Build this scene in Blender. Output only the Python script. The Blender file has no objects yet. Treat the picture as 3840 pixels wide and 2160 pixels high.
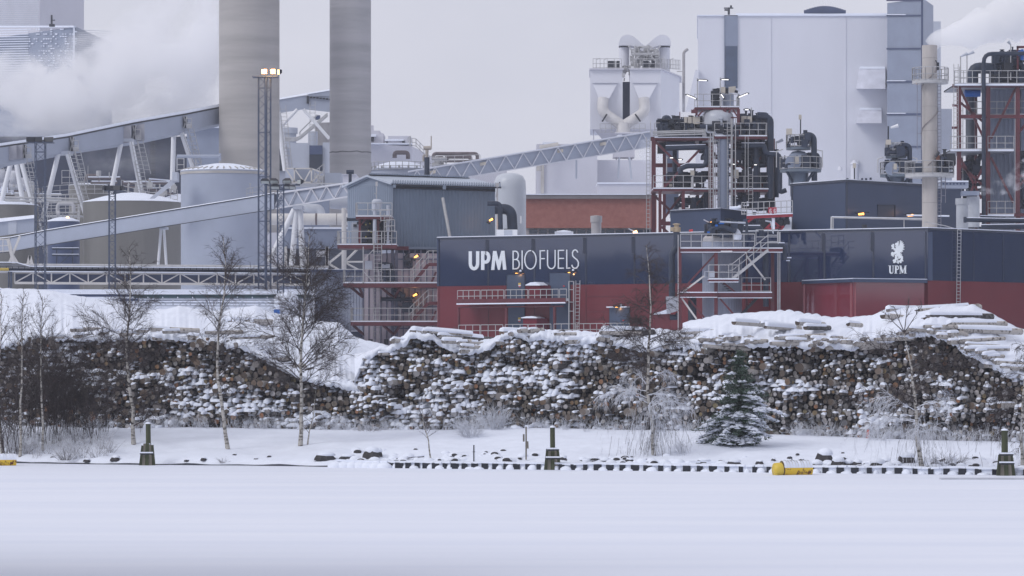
import bpy, math, random
from mathutils import Vector, Matrix, noise

sc = bpy.context.scene
# ---------------------------------------------------------------- camera, sky, sun, exposure
F = 12750.0      # focal length in photo pixels (3840 wide)
H = 4.2          # camera height above the ice
Y0 = 1356.0      # horizon row
cam_d = bpy.data.cameras.new('camera')
cam = bpy.data.objects.new('camera', cam_d)
sc.collection.objects.link(cam)
sc.camera = cam
cam.location = (0, 0, H)
cam.rotation_euler = (math.radians(90), 0, 0)
cam_d.sensor_width = 36.0
cam_d.lens = 36.0 * F / 3840.0
cam_d.shift_y = (Y0 - 1080.0) / 3840.0
cam_d.clip_start = 1.0
cam_d.clip_end = 9000.0

SUN_EL, SUN_AZ = math.radians(40), math.radians(-55)
world = bpy.data.worlds.new('World')
sc.world = world
world.use_nodes = True
nt = world.node_tree
for n in list(nt.nodes): nt.nodes.remove(n)
out = nt.nodes.new('ShaderNodeOutputWorld')
bg = nt.nodes.new('ShaderNodeBackground')
sky = nt.nodes.new('ShaderNodeTexSky')
sky.sky_type = 'NISHITA'
sky.sun_disc = False
sky.sun_elevation = SUN_EL
sky.sun_rotation = SUN_AZ
sky.dust_density = 4.0
tc = nt.nodes.new('ShaderNodeTexCoord')
mp = nt.nodes.new('ShaderNodeMapping'); mp.inputs['Scale'].default_value = (1, 1, 2.2)
nz = nt.nodes.new('ShaderNodeTexNoise'); nz.inputs['Scale'].default_value = 6.0; nz.inputs['Detail'].default_value = 5.0
nz.inputs['Roughness'].default_value = 0.55
cr = nt.nodes.new('ShaderNodeValToRGB')
cr.color_ramp.elements[0].position = 0.25; cr.color_ramp.elements[0].color = (5.5, 5.65, 6.6, 1)
cr.color_ramp.elements[1].position = 0.75; cr.color_ramp.elements[1].color = (6.7, 6.75, 7.6, 1)
mx = nt.nodes.new('ShaderNodeMixRGB'); mx.inputs[0].default_value = 0.93
nt.links.new(tc.outputs['Generated'], mp.inputs[0]); nt.links.new(mp.outputs[0], nz.inputs['Vector'])
nt.links.new(nz.outputs['Fac'], cr.inputs[0])
nt.links.new(sky.outputs[0], mx.inputs[1]); nt.links.new(cr.outputs[0], mx.inputs[2])
nt.links.new(mx.outputs[0], bg.inputs['Color'])
bg.inputs['Strength'].default_value = 0.10
nt.links.new(bg.outputs[0], out.inputs['Surface'])

sun_d = bpy.data.lights.new('sun', 'SUN')
sun_d.energy = 1.15
sun_d.angle = math.radians(25)
sun_d.color = (1.0, 0.985, 0.975)
sun = bpy.data.objects.new('sun', sun_d)
sc.collection.objects.link(sun)
d = Vector((math.sin(SUN_AZ) * math.cos(SUN_EL), -math.cos(SUN_AZ) * math.cos(SUN_EL), math.sin(SUN_EL)))
sun.rotation_euler = d.to_track_quat('Z', 'Y').to_euler()
sun.location = (0, 0, 60)

sc.view_settings.view_transform = 'Standard'
sc.view_settings.look = 'None'
sc.view_settings.gamma = 1.0
sc.view_settings.exposure = 0.12
sc.cycles.volume_bounces = 8
sc.cycles.max_bounces = 12
sc.cycles.diffuse_bounces = 3
sc.cycles.volume_step_rate = 2.0
sc.cycles.volume_max_steps = 128

# ---------------------------------------------------------------- helpers
def P(px, py, D):
    return Vector(((px - 1920.0) * D / F, D, H - (py - Y0) * D / F))
def Z(py, D): return H - (py - Y0) * D / F
def X(px, D): return (px - 1920.0) * D / F
def V(*a): return Vector(a)
def lerp(a, b, t): return a + (b - a) * t
def interp(tab, x):
    if x <= tab[0][0]: return tab[0][1]
    for (x0, y0), (x1, y1) in zip(tab, tab[1:]):
        if x <= x1: return y0 + (y1 - y0) * (x - x0) / (x1 - x0)
    return tab[-1][1]
def nz3(x, y, z): return noise.noise(Vector((x, y, z)))

class Wall:
    """an upright plane through two corners; takes photo columns and rows, gives points on it"""
    def __init__(s, p0, D0, p1, D1):
        s.p0, s.D0, s.p1, s.D1 = p0, D0, p1, D1
        a, b = P(p0, 0, D0), P(p1, 0, D1)
        t = Vector((b.x - a.x, b.y - a.y, 0)).normalized()
        n = Vector((t.y, -t.x, 0))
        if n.y > 0: n = -n
        s.t, s.n = t, n
    def D(s, px): return 1.0 / lerp(1 / s.D0, 1 / s.D1, (px - s.p0) / (s.p1 - s.p0))
    def pt(s, px, py, off=0.0): return P(px, py, s.D(px)) + s.n * off

class MB:
    def __init__(s): s.v, s.f, s.m, s.s = [], [], [], []
    def add(s, vs, fs, m=0, smooth=False):
        o = len(s.v); s.v += [tuple(p) for p in vs]
        for f in fs:
            s.f.append(tuple(i + o for i in f)); s.m.append(m); s.s.append(smooth)
    def hexa(s, p, m=0):
        s.add(p, [(0, 3, 2, 1), (4, 5, 6, 7), (0, 1, 5, 4), (1, 2, 6, 5), (2, 3, 7, 6), (3, 0, 4, 7)], m)
    def box(s, a, b, m=0):
        x0, x1 = sorted((a[0], b[0])); y0, y1 = sorted((a[1], b[1])); z0, z1 = sorted((a[2], b[2]))
        s.hexa([(x0, y0, z0), (x1, y0, z0), (x1, y1, z0), (x0, y1, z0), (x0, y0, z1), (x1, y0, z1), (x1, y1, z1), (x0, y1, z1)], m)
    def pbox(s, x0, y0, x1, y1, D, dep, m=0):
        """box whose front face covers these photo pixels at distance D, dep metres deep"""
        a = P(x0, y0, D); b = P(x1, y1, D)
        s.box(a, (b.x, D + dep, b.z), m)
    def beam(s, a, b, w=0.1, h=None, m=0):
        a, b = Vector(a), Vector(b); h = w if h is None else h
        t = b - a
        if t.length < 1e-5: return
        t.normalize()
        up = Vector((0, 0, 1)) if abs(t.z) < 0.95 else Vector((0, 1, 0))
        sd = t.cross(up).normalized() * (w / 2); u = sd.cross(t).normalized() * (h / 2)
        s.hexa([a - sd - u, a + sd - u, a + sd + u, a - sd + u, b - sd - u, b + sd - u, b + sd + u, b - sd + u], m)
    def tube(s, pts, r, n=8, m=0, cap=True, smooth=True):
        pts = [Vector(p) for p in pts]; k = len(pts)
        rs = r if isinstance(r, (list, tuple)) else [r] * k
        t0 = (pts[1] - pts[0]).normalized()
        up = Vector((0, 0, 1)) if abs(t0.z) < 0.9 else Vector((0, 1, 0))
        a = t0.cross(up).normalized()
        vs = []
        for i in range(k):
            if i == 0: t = pts[1] - pts[0]
            elif i == k - 1: t = pts[-1] - pts[-2]
            else: t = (pts[i + 1] - pts[i]).normalized() + (pts[i] - pts[i - 1]).normalized()
            if t.length < 1e-6: t = Vector((0, 0, 1))
            t.normalize()
            a = (a - t * a.dot(t))
            if a.length < 1e-5: a = t.orthogonal()
            a.normalize(); b = t.cross(a)
            for j in range(n):
                an = 2 * math.pi * j / n
                vs.append(pts[i] + (a * math.cos(an) + b * math.sin(an)) * rs[i])
        fs = [(i * n + j, i * n + (j + 1) % n, (i + 1) * n + (j + 1) % n, (i + 1) * n + j) for i in range(k - 1) for j in range(n)]
        s.add(vs, fs, m, smooth)
        if cap:
            s.add(vs[:n], [tuple(range(n))[::-1]], m); s.add(vs[-n:], [tuple(range(n))], m)
    def lathe(s, c, prof, n=24, m=0, smooth=True):
        """prof: (radius, z) list going up; each edge its own sharp ring"""
        for (r0, z0), (r1, z1) in zip(prof, prof[1:]):
            vs, fs = [], []
            for j in range(n):
                an = 2 * math.pi * j / n; ca, sa = math.cos(an), math.sin(an)
                vs.append((c[0] + r0 * ca, c[1] + r0 * sa, z0)); vs.append((c[0] + r1 * ca, c[1] + r1 * sa, z1))
            for j in range(n):
                k = (j + 1) % n; fs.append((2 * j, 2 * k, 2 * k + 1, 2 * j + 1))
            s.add(vs, fs, m, smooth)
    def dome(s, c, prof, n=24, m=0):
        """like lathe but one smooth surface"""
        vs = [(c[0] + r * math.cos(2 * math.pi * j / n), c[1] + r * math.sin(2 * math.pi * j / n), z) for r, z in prof for j in range(n)]
        fs = [(i * n + j, i * n + (j + 1) % n, (i + 1) * n + (j + 1) % n, (i + 1) * n + j) for i in range(len(prof) - 1) for j in range(n)]
        s.add(vs, fs, m, True)
    def prism(s, foot, z0, z1, m=0, mt=None):
        n = len(foot)
        area = sum(foot[i][0] * foot[(i + 1) % n][1] - foot[(i + 1) % n][0] * foot[i][1] for i in range(n))
        if area < 0: foot = foot[::-1]
        vs = [(x, y, z0) for x, y in foot] + [(x, y, z1) for x, y in foot]
        s.add(vs, [(i, (i + 1) % n, n + (i + 1) % n, n + i) for i in range(n)] + [tuple(range(n))[::-1]], m)
        s.add(vs[n:], [tuple(range(n))], m if mt is None else mt)
    def plate(s, wall, pts, off, th, m=0):
        """flat shape on a wall: photo-pixel outline, off metres proud, th thick"""
        a = [wall.pt(x, y, off) for x, y in pts]; b = [wall.pt(x, y, off - th) for x, y in pts]
        n = len(a)
        s.add(a + b, [tuple(range(n))] + [(i, (i + 1) % n, n + (i + 1) % n, n + i) for i in range(n)], m)
    def stroke(s, wall, pts, w, off, th, m=0, closed=False):
        pts = [Vector((x, y)) for x, y in pts]; n = len(pts); L, R = [], []
        for i in range(n):
            p = pts[i]
            a = pts[(i - 1) % n] if (closed or i) else None
            b = pts[(i + 1) % n] if (closed or i < n - 1) else None
            ta = (p - a).normalized() if a is not None else (b - p).normalized()
            tb = (b - p).normalized() if b is not None else ta
            na, nb = Vector((-ta.y, ta.x)), Vector((-tb.y, tb.x))
            mm = (na + nb); mm = mm.normalized() if mm.length > 1e-4 else na
            k = (w / 2) / max(0.45, mm.dot(na))
            L.append(p + mm * k); R.append(p - mm * k)
        for i in range(n if closed else n - 1):
            j = (i + 1) % n
            q = [L[i], L[j], R[j], R[i]]
            s.plate(wall, [(v.x, v.y) for v in q], off + 0.0004 * (i % 7), th, m)

def fillet(pts, r, k=5):
    pts = [Vector(p) for p in pts]; out = [pts[0]]
    for a, p, b in zip(pts, pts[1:], pts[2:]):
        u, w = (a - p), (b - p); rr = min(r, u.length * .49, w.length * .49)
        p0, p1 = p + u.normalized() * rr, p + w.normalized() * rr
        for i in range(k + 1):
            t = i / k; out.append(p0 * (1 - t) ** 2 + p * 2 * t * (1 - t) + p1 * t * t)
    out.append(pts[-1]); return out

ORG = {}
def link(o): sc.collection.objects.link(o); return o
def mesh_of(mb, name, mats, org):
    me = bpy.data.meshes.new(name)
    ox, oy, oz = org
    me.from_pydata([(x - ox, y - oy, z - oz) for x, y, z in mb.v], [], mb.f)
    if not isinstance(mats, (list, tuple)): mats = [mats]
    for m in mats: me.materials.append(m)
    me.polygons.foreach_set('material_index', mb.m)
    me.polygons.foreach_set('use_smooth', mb.s)
    me.update(); return me
def props(o, label, cat, group):
    o['label'] = label; o['category'] = cat
    if group: o['group'] = group
def thing(name, label, cat, loc, group=None):
    o = link(bpy.data.objects.new(name, None)); o.location = loc; o.empty_display_size = 0.5
    ORG[o.name] = Vector(loc); props(o, label, cat, group); return o
KEEP = {'valve_cluster', 'pipe_cluster', 'crown', 'frost', 'lettering', 'emblem', 'letter', 'digit', 'snow_cap', 'cladding_lines', 'lattice', 'lattice_side', 'roof_snow', 'window_slots', 'weld_ring', 'louvre', 'snow_line', 'floor_beam_ends'}
def clusters(mb, gap=.3):
    """the far-apart pieces of a mesh, as lists of face numbers"""
    n = len(mb.v); par = list(range(n))
    def fd(i):
        while par[i] != i: par[i] = par[par[i]]; i = par[i]
        return i
    for f in mb.f:
        a = fd(f[0])
        for j in f[1:]: par[fd(j)] = a
    bb = {}
    for i, p in enumerate(mb.v):
        r = fd(i); b = bb.get(r)
        if b is None: bb[r] = [p[0], p[1], p[2], p[0], p[1], p[2]]
        else:
            for k in range(3): b[k] = min(b[k], p[k]); b[k + 3] = max(b[k + 3], p[k])
    ks = list(bb)
    if len(ks) > 700: return None
    g = {k: k for k in ks}
    def fg(k):
        while g[k] != k: k = g[k]
        return k
    for i, a in enumerate(ks):
        A = bb[a]
        for b in ks[i + 1:]:
            B = bb[b]
            if all(A[k] - gap <= B[k + 3] and B[k] - gap <= A[k + 3] for k in range(3)): g[fg(b)] = fg(a)
    out = {}
    for i, f in enumerate(mb.f): out.setdefault(fg(fd(f[0])), []).append(i)
    return list(out.values())
def part(mb, name, mats, parent, label=None):
    if name not in KEEP and len(mb.f) > 8:
        cl = clusters(mb)
        if cl and 1 < len(cl) <= 30:
            res = None
            for fs in cl:
                m2 = MB(); mp = {}
                for i in fs:
                    ff = []
                    for j in mb.f[i]:
                        if j not in mp: mp[j] = len(m2.v); m2.v.append(mb.v[j])
                        ff.append(mp[j])
                    m2.f.append(tuple(ff)); m2.m.append(mb.m[i]); m2.s.append(mb.s[i])
                o = part1(m2, name, mats, parent, label); res = res or o
            return res
    return part1(mb, name, mats, parent, label)
def part1(mb, name, mats, parent, label=None):
    org = ORG[parent.name]
    o = link(bpy.data.objects.new(name, mesh_of(mb, name, mats, org)))
    o.parent = parent; ORG[o.name] = org
    if label: o['label'] = label
    return o
def single(mb, name, label, cat, mats, group=None):
    xs = [p[0] for p in mb.v]; ys = [p[1] for p in mb.v]; zs = [p[2] for p in mb.v]
    org = Vector(((min(xs) + max(xs)) / 2, (min(ys) + max(ys)) / 2, min(zs)))
    o = link(bpy.data.objects.new(name, mesh_of(mb, name, mats, org))); o.location = org
    ORG[o.name] = org; props(o, label, cat, group); return o
def struct(mb, name, mats, kind='structure'):
    o = link(bpy.data.objects.new(name, mesh_of(mb, name, mats, (0, 0, 0)))); o['kind'] = kind; return o

# ---------------------------------------------------------------- materials
def s2l(c): return tuple(((v / 255) / 12.92 if v / 255 <= .04045 else ((v / 255 + .055) / 1.055) ** 2.4) for v in c)
def M(name, col, rough=.6, var=.12, scale=.6, metal=0., ior=None, bump=0., bscale=6., stretch=(1, 1, 1), col2=None, lo=.35, hi=.65, detail=6., spec=None):
    m = bpy.data.materials.new(name); m.use_nodes = True; t = m.node_tree
    b = t.nodes['Principled BSDF']
    b.inputs['Roughness'].default_value = rough; b.inputs['Metallic'].default_value = metal
    if ior: b.inputs['IOR'].default_value = ior
    if spec is not None: b.inputs['Specular IOR Level'].default_value = spec
    c = t.nodes.new('ShaderNodeTexCoord'); mp = t.nodes.new('ShaderNodeMapping'); mp.inputs['Scale'].default_value = stretch
    n = t.nodes.new('ShaderNodeTexNoise'); n.inputs['Scale'].default_value = scale; n.inputs['Detail'].default_value = detail
    n.inputs['Roughness'].default_value = .62
    r = t.nodes.new('ShaderNodeValToRGB')
    c1 = tuple(v * (1 - var) for v in col); c2 = tuple(min(1, v * (1 + var)) for v in col) if col2 is None else col2
    if col2 is not None: c1 = col
    r.color_ramp.elements[0].position = lo; r.color_ramp.elements[0].color = (*c1, 1)
    r.color_ramp.elements[1].position = hi; r.color_ramp.elements[1].color = (*c2, 1)
    t.links.new(c.outputs['Object'], mp.inputs[0]); t.links.new(mp.outputs[0], n.inputs['Vector'])
    t.links.new(n.outputs['Fac'], r.inputs[0]); t.links.new(r.outputs[0], b.inputs['Base Color'])
    if bump:
        n2 = t.nodes.new('ShaderNodeTexNoise'); n2.inputs['Scale'].default_value = bscale; n2.inputs['Detail'].default_value = 4
        bp = t.nodes.new('ShaderNodeBump'); bp.inputs['Strength'].default_value = bump; bp.inputs['Distance'].default_value = .1
        t.links.new(mp.outputs[0], n2.inputs['Vector']); t.links.new(n2.outputs['Fac'], bp.inputs['Height']); t.links.new(bp.outputs[0], b.inputs['Normal'])
    return m
def emit(name, col, st):
    m = bpy.data.materials.new(name); m.use_nodes = True; b = m.node_tree.nodes['Principled BSDF']
    b.inputs['Base Color'].default_value = (*col, 1); b.inputs['Emission Color'].default_value = (*col, 1); b.inputs['Emission Strength'].default_value = st
    return m

SNOW = M('snow', (.78, .82, .915), .75, .03, 1.2, bump=.25, bscale=3.)
SNOWR = M('rough_snow', (.73, .77, .87), .8, .04, 3., bump=.5, bscale=9.)
NAVY = M('navy_cladding', (.018, .030, .074), .05, .06, .3, ior=2.05)
NAVYM = M('navy_matt_cladding', (.032, .050, .100), .45, .08, .3)
NAVYD = M('navy_seam', (.028, .036, .06), .35)
RED = M('red_cladding', (.15, .025, .033), .22, .06, .3, ior=1.5)
REDG = M('glossy_red_cladding', (.18, .03, .045), .06, .06, .3, ior=2.0)
REDD = M('dark_red_seam', (.10, .018, .026), .4)
REDST = M('red_steel', (.105, .018, .026), .45, .25, 1.5)
GALV = M('galvanised_steel', (.42, .42, .43), .45, .12, 2.)
GREYB = M('grey_blue_cladding', (.155, .215, .33), .5, .06, .5)
GREYL = M('light_grey_cladding', (.45, .48, .55), .5, .05, .4)
GREYP = M('pale_blue_grey_cladding', (.335, .37, .455), .5, .05, .4)
GREYM = M('mid_grey_cladding', (.225, .26, .345), .5, .06, .4)
WHITEC = M('white_cladding', (.67, .68, .74), .55, .035, .12, stretch=(1, 1, .3))
WHITEB = M('off_white_cladding', (.56, .56, .62), .55, .04, .2)
PINKT = M('pale_pinkish_cladding', (.42, .37, .42), .5, .08, .4, stretch=(1, 1, .2))
CONC = M('cast_concrete', (.335, .318, .308), .85, .0, .10, stretch=(.5, .5, 6.), col2=(.415, .395, .38), lo=.38, hi=.62, bump=.1, bscale=2., detail=9)
CONC2 = M('cooler_cast_concrete', (.32, .315, .325), .85, .0, .10, stretch=(.5, .5, 6.), col2=(.41, .40, .41), lo=.38, hi=.62, bump=.1, bscale=2., detail=9)
OLIVE = M('olive_grey_tank_plate', (.155, .15, .14), .5, .14, .25, stretch=(1, 1, .15))
STACKM = M('beige_stack_plate', (.42, .39, .37), .5, .14, .5, stretch=(1, 1, .3))
DARKP = M('dark_blue_pipe', (.017, .027, .052), .5, .25, 2.)
DARK = M('near_black_steel', (.013, .016, .025), .5, .2, 2.)
DARKB = M('dark_blue_cladding', (.042, .062, .13), .5, .1, .3)
BEIGE = M('beige_cabinet', (.48, .44, .38), .5, .08, 1.)
BRICK = M('brick_wall', (.25, .092, .072), .85, .0, 2.5, col2=(.31, .125, .10), bump=.2, bscale=12)
BROWNP = M('brown_pipe', (.13, .105, .11), .5, .2, 1.5)
CREAM = M('cream_pipe', (.60, .58, .56), .5, .06, .8)
WHITE = M('white_paint', (.74, .75, .78), .5, .03, 1.)
MASTB = M('blue_grey_mast_steel', (.05, .07, .12), .5, .2, 2.)
GREEN = M('green_strip', (.035, .075, .085), .5, .15, .6)
BLUEV = M('bright_blue_actuator', (.01, .12, .45), .4, .1, 2.)
REDV = M('bright_red_valve', (.55, .03, .03), .4)
YELL = M('yellow_buoy_paint', (.72, .48, .03), .45, .0, 3.2, col2=(.12, .035, .01), lo=.57, hi=.63, detail=8)
YELLC = M('yellow_buoy_end', (.72, .52, .06), .45, .1, 1.)
LAMPO = emit('orange_lamp_glow', (1., .42, .08), 3.5)
LAMPY = emit('yellow_floodlight_glow', (1., .56, .22), 5.)
LAMPW = emit('white_tube_glow', (1., .97, .92), 1.1)
LENS = M('unlit_flood_glass', (.42, .45, .44), .15, .1, 2.)
GLASS = M('dark_window_glass', (.02, .028, .045), .08, .1, 1., ior=1.6)
SIGNW = M('white_sign', (.68, .68, .70), .5, .03, 1.)
SIGNT = M('grey_lettering', (.15, .17, .24), .6)
LETTER = M('pale_sign_lettering', (.70, .74, .78), .5, .02, 1.)
WOODG = M('mossy_timber', (.05, .058, .03), .9, .35, 3., stretch=(1, 1, .2))
WOODW = M('weathered_timber', (.18, .165, .14), .9, .35, 4., stretch=(1, 1, .15))
ROCK = M('wet_dark_rock', (.035, .032, .035), .7, .4, 2., bump=.6, bscale=4)
def railing(mb, pts, h=1.1, step=1.1, r=.022, m=0, rails=(1., .5, .08)):
    pts = [Vector(p) for p in pts]
    for a, b in zip(pts, pts[1:]):
        L = (b - a).length; n = max(1, round(L / step))
        for k in rails: mb.tube([a + V(0, 0, h * k), b + V(0, 0, h * k)], r, 4, m, False)
        for i in range(n + 1):
            p = a.lerp(b, i / n); mb.tube([p, p + V(0, 0, h)], r, 4, m, False)
def ladder(mb, a, b, w=.5, side=V(1, 0, 0), step=.32, r=.028, m=0, cage=False, out=V(0, -1, 0)):
    a, b = Vector(a), Vector(b); s = side.normalized() * w / 2
    mb.tube([a - s, b - s], r, 4, m, False); mb.tube([a + s, b + s], r, 4, m, False)
    n = int((b - a).length / step)
    for i in range(1, n): p = a.lerp(b, i / n); mb.tube([p - s, p + s], r * .8, 4, m, False)
    if cage:
        o = out.normalized()
        hp = [(math.cos(t), math.sin(t)) for t in [math.pi * i / 6 for i in range(7)]]
        k = int((b - a).length / .9)
        for i in range(3, k + 1) if k > 3 else range(0, k + 1):
            p = a.lerp(b, i / max(1, k)); mb.tube([p + s * 1.3 * c + o * .7 * q for c, q in hp], r * .7, 4, m, False)
        for c, q in hp[1:-1:2]: mb.tube([a.lerp(b, min(.9, 2.4 / (b - a).length)) + s * 1.3 * c + o * .7 * q, b + s * 1.3 * c + o * .7 * q], r * .7, 4, m, False)
def truss(mb, a0, b0, a1, b1, n, w=.1, m=0, posts=True):
    """a0->b0 top chord, a1->b1 bottom chord"""
    a0, b0, a1, b1 = map(Vector, (a0, b0, a1, b1))
    mb.beam(a0, b0, w, w, m); mb.beam(a1, b1, w, w, m)
    for i in range(n):
        t0, t1 = i / n, (i + 1) / n; tm = (t0 + t1) / 2
        mb.beam(a1.lerp(b1, t0), a0.lerp(b0, tm), w * .8, w * .8, m); mb.beam(a0.lerp(b0, tm), a1.lerp(b1, t1), w * .8, w * .8, m)
def clutter(mb, x0, y0, x1, y1, D0, D1, n, seed, ms=(0,), rmin=.04, rmax=.16):
    """pipes, valves, flanges and boxes crowded on a platform"""
    R = random.Random(seed)
    for i in range(n):
        D = R.uniform(D0, D1); px, py = R.uniform(x0, x1), R.uniform(y0, y1)
        k = R.random(); r = R.uniform(rmin, rmax); m = R.choice(ms)
        if k < .45:
            pts = [P(px, py, D)]
            for j in range(R.choice((1, 2, 3))):
                q = pts[-1].copy(); a = R.choice((0, 0, 1, 2, 2)); L = R.choice((-1, 1)) * R.uniform(.4, 2.2)
                q[a if a != 1 else 1] += L * (.4 if a == 1 else 1)
                lo, hi = P(x0, y1, D), P(x1, y0, D)
                q.x = min(max(q.x, lo.x), hi.x); q.z = min(max(q.z, lo.z), hi.z)
                if (q - pts[-1]).length > .15: pts.append(q)
            if len(pts) > 1: mb.tube(fillet(pts, r * 2.2, 3), r, 7, m)
        elif k < .7:
            p = P(px, py, D); q = p + V(0, 0, R.uniform(.2, .6)); mb.tube([p, q], r * 1.3, 8, m); mb.tube([q, q + V(0, 0, .05)], r * 2, 8, m)
            if R.random() < .5: mb.tube([p + V(-r * 2, 0, .15), p + V(r * 2, 0, .15)], r * .9, 6, m)
        else:
            p = P(px, py, D); s = R.uniform(.12, .35); mb.box(p - V(s, s, s * 1.2), p + V(s, s, s * 1.2), m)
def lampglow(pos, col=(1, .55, .2), e=60., size=.15):
    l = bpy.data.lights.new('lamp_light', 'POINT'); l.energy = e; l.color = col; l.shadow_soft_size = size
    o = link(bpy.data.objects.new('lamp_light', l)); o.location = pos; return o
# ================================================================ ICE, BANK AND GROUND
def Dshore(x): return 133.4 - 0.366 * max(-60, min(60, x)) + .5 * nz3(x * .15, 3, 0) + .25 * nz3(x * .6, 7, 0)
def Dpile(x): return 147.3 - 0.14 * max(-60, min(60, x))
BASEROW = [(-60, 1585), (150, 1600), (400, 1607), (700, 1603), (1300, 1612), (1700, 1612), (2000, 1604), (2300, 1612), (2600, 1615), (2850, 1628), (3100, 1636), (3450, 1650), (3700, 1655), (3900, 1660)]
def zbase(x):
    D = Dpile(x); px = 1920 + max(-25, min(25, x)) * F / D
    return Z(interp(BASEROW, px), D)
def gz(x, D):
    ds, dp = Dshore(x), Dpile(x) - 2.2
    if D <= ds - .6: return -.9
    zb = zbase(x)
    if D < ds: return lerp(-.9, .07, (D - ds + .6) / .6)
    if D >= dp: 
        return zb + (0.35 - 0 if D > dp + 60 else 0.35 * (D - dp) / 60)
    t = (D - ds) / (dp - ds); u = t ** .62 if t > 0 else 0
    bump = .16 * nz3(x * .35, D * .5, 1) + .10 * nz3(x * 1.3, D * 1.5, 4)
    px = 1920 + x * F / D
    rk = .22 * max(0, nz3(x * 2.1, D * 2.2, 9)) * (1.0 if px > 1500 else .35) * max(0, 1 - t * 2.2)
    return max(.07, .07 + (zb - .07) * (u * .8 + .2 * t * t * (3 - 2 * t)) + (bump * min(1, t * 5) + rk * 1.6) * (1 - t * .5))

mb = MB()
xs = [-2500, -900, -400, -200, -120, -70, -50, -40] + [-34 + i * .3 for i in range(int(68 / .3) + 1)] + [40, 50, 70, 120, 200, 400, 900, 2500]
ds = [118, 121] + [122 + i * .3 for i in range(int(30 / .3) + 1)] + [154, 158, 165, 180, 200, 230, 270, 330, 420, 600, 900, 1500, 3500]
nx = len(xs)
vs = [(x, D, gz(x, D)) for D in ds for x in xs]
mb.add(vs, [(j * nx + i, j * nx + i + 1, (j + 1) * nx + i + 1, (j + 1) * nx + i) for j in range(len(ds) - 1) for i in range(nx - 1)], 0, True)
struct(mb, 'snowy_ground', SNOW)

ICE = M('snow_on_ice', (.735, .772, .872), .6, .0, .5, stretch=(.05, .6, 1), col2=(.80, .828, .91), lo=.38, hi=.62, bump=.22, bscale=1.6, detail=9)
mb = MB()
xi = [-2500, -600, -200, -100, -60] + [-45 + 2 * i for i in range(46)] + [60, 100, 200, 600, 2500]
yi = [-400, -50, 0, 40, 60] + [62 + i * 1.0 for i in range(93)]
vs = [(x, y, .018 * nz3(x * .04, y * .22, 2) + .012 * nz3(x * .2, y * .5, 6) if 61 < y < 124 else 0) for y in yi for x in xi]
mb.add(vs, [(j * len(xi) + i, j * len(xi) + i + 1, (j + 1) * len(xi) + i + 1, (j + 1) * len(xi) + i) for j in range(len(yi) - 1) for i in range(len(xi) - 1)], 0, True)
struct(mb, 'frozen_water', ICE)
# dark wet edge where the ice meets the left bank
mb = MB()
WET = M('wet_dark_ice_edge', (.03, .035, .05), .25)
pts = [(-30 + i * .35) for i in range(int(50 / .35))]
for a, b in zip(pts, pts[1:]):
    ha = .03 + .05 * max(0, nz3(a * .8, 0, 5) + .3); hb = .03 + .05 * max(0, nz3(b * .8, 0, 5) + .3)
    ya, yb = Dshore(a) - .32, Dshore(b) - .32
    mb.hexa([(a, ya, .0), (b, yb, .0), (b, yb + .3, .0), (a, ya + .3, .0), (a, ya, ha), (b, yb, hb), (b, yb + .3, hb), (a, ya + .3, ha)])
struct(mb, 'water_edge', WET)

# far treeline on the shore behind the camera (what the glossy walls mirror)
mb = MB(); R = random.Random(5)
FOR = M('dark_far_forest', (.035, .045, .04), .9, .5, .08)
for k in range(220):
    a = math.radians(lerp(150, 262, k / 219)) ; rr = R.uniform(185, 200)
    cx, cy = 12 + rr * math.cos(a) , 250 + rr * math.sin(a)
    if cy > 62 and cx > -110: continue
    h = 17.6 + R.uniform(-.8, 1.0)
    mb.lathe((cx, cy), [(5.5, 0), (5.0, h * .75), (2.8, h * .93), (1.2, h)], 7)
for k in range(150):   # more unseen trees, added at right so the walls there mirror something dark
    a = math.radians(lerp(-62, 34, k / 149)); rr = R.uniform(185, 200); hh = 12.4 if a < math.radians(-14) else 27
    cx, cy = 30 + rr * math.cos(a), 243 + rr * math.sin(a); h = hh + R.uniform(-.8, .8)
    mb.lathe((cx, cy), [(6, 0), (5.4, h * .75), (3, h * .93), (1.2, h)], 7)
struct(mb, 'offscreen_forest', FOR, 'stuff')

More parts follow.
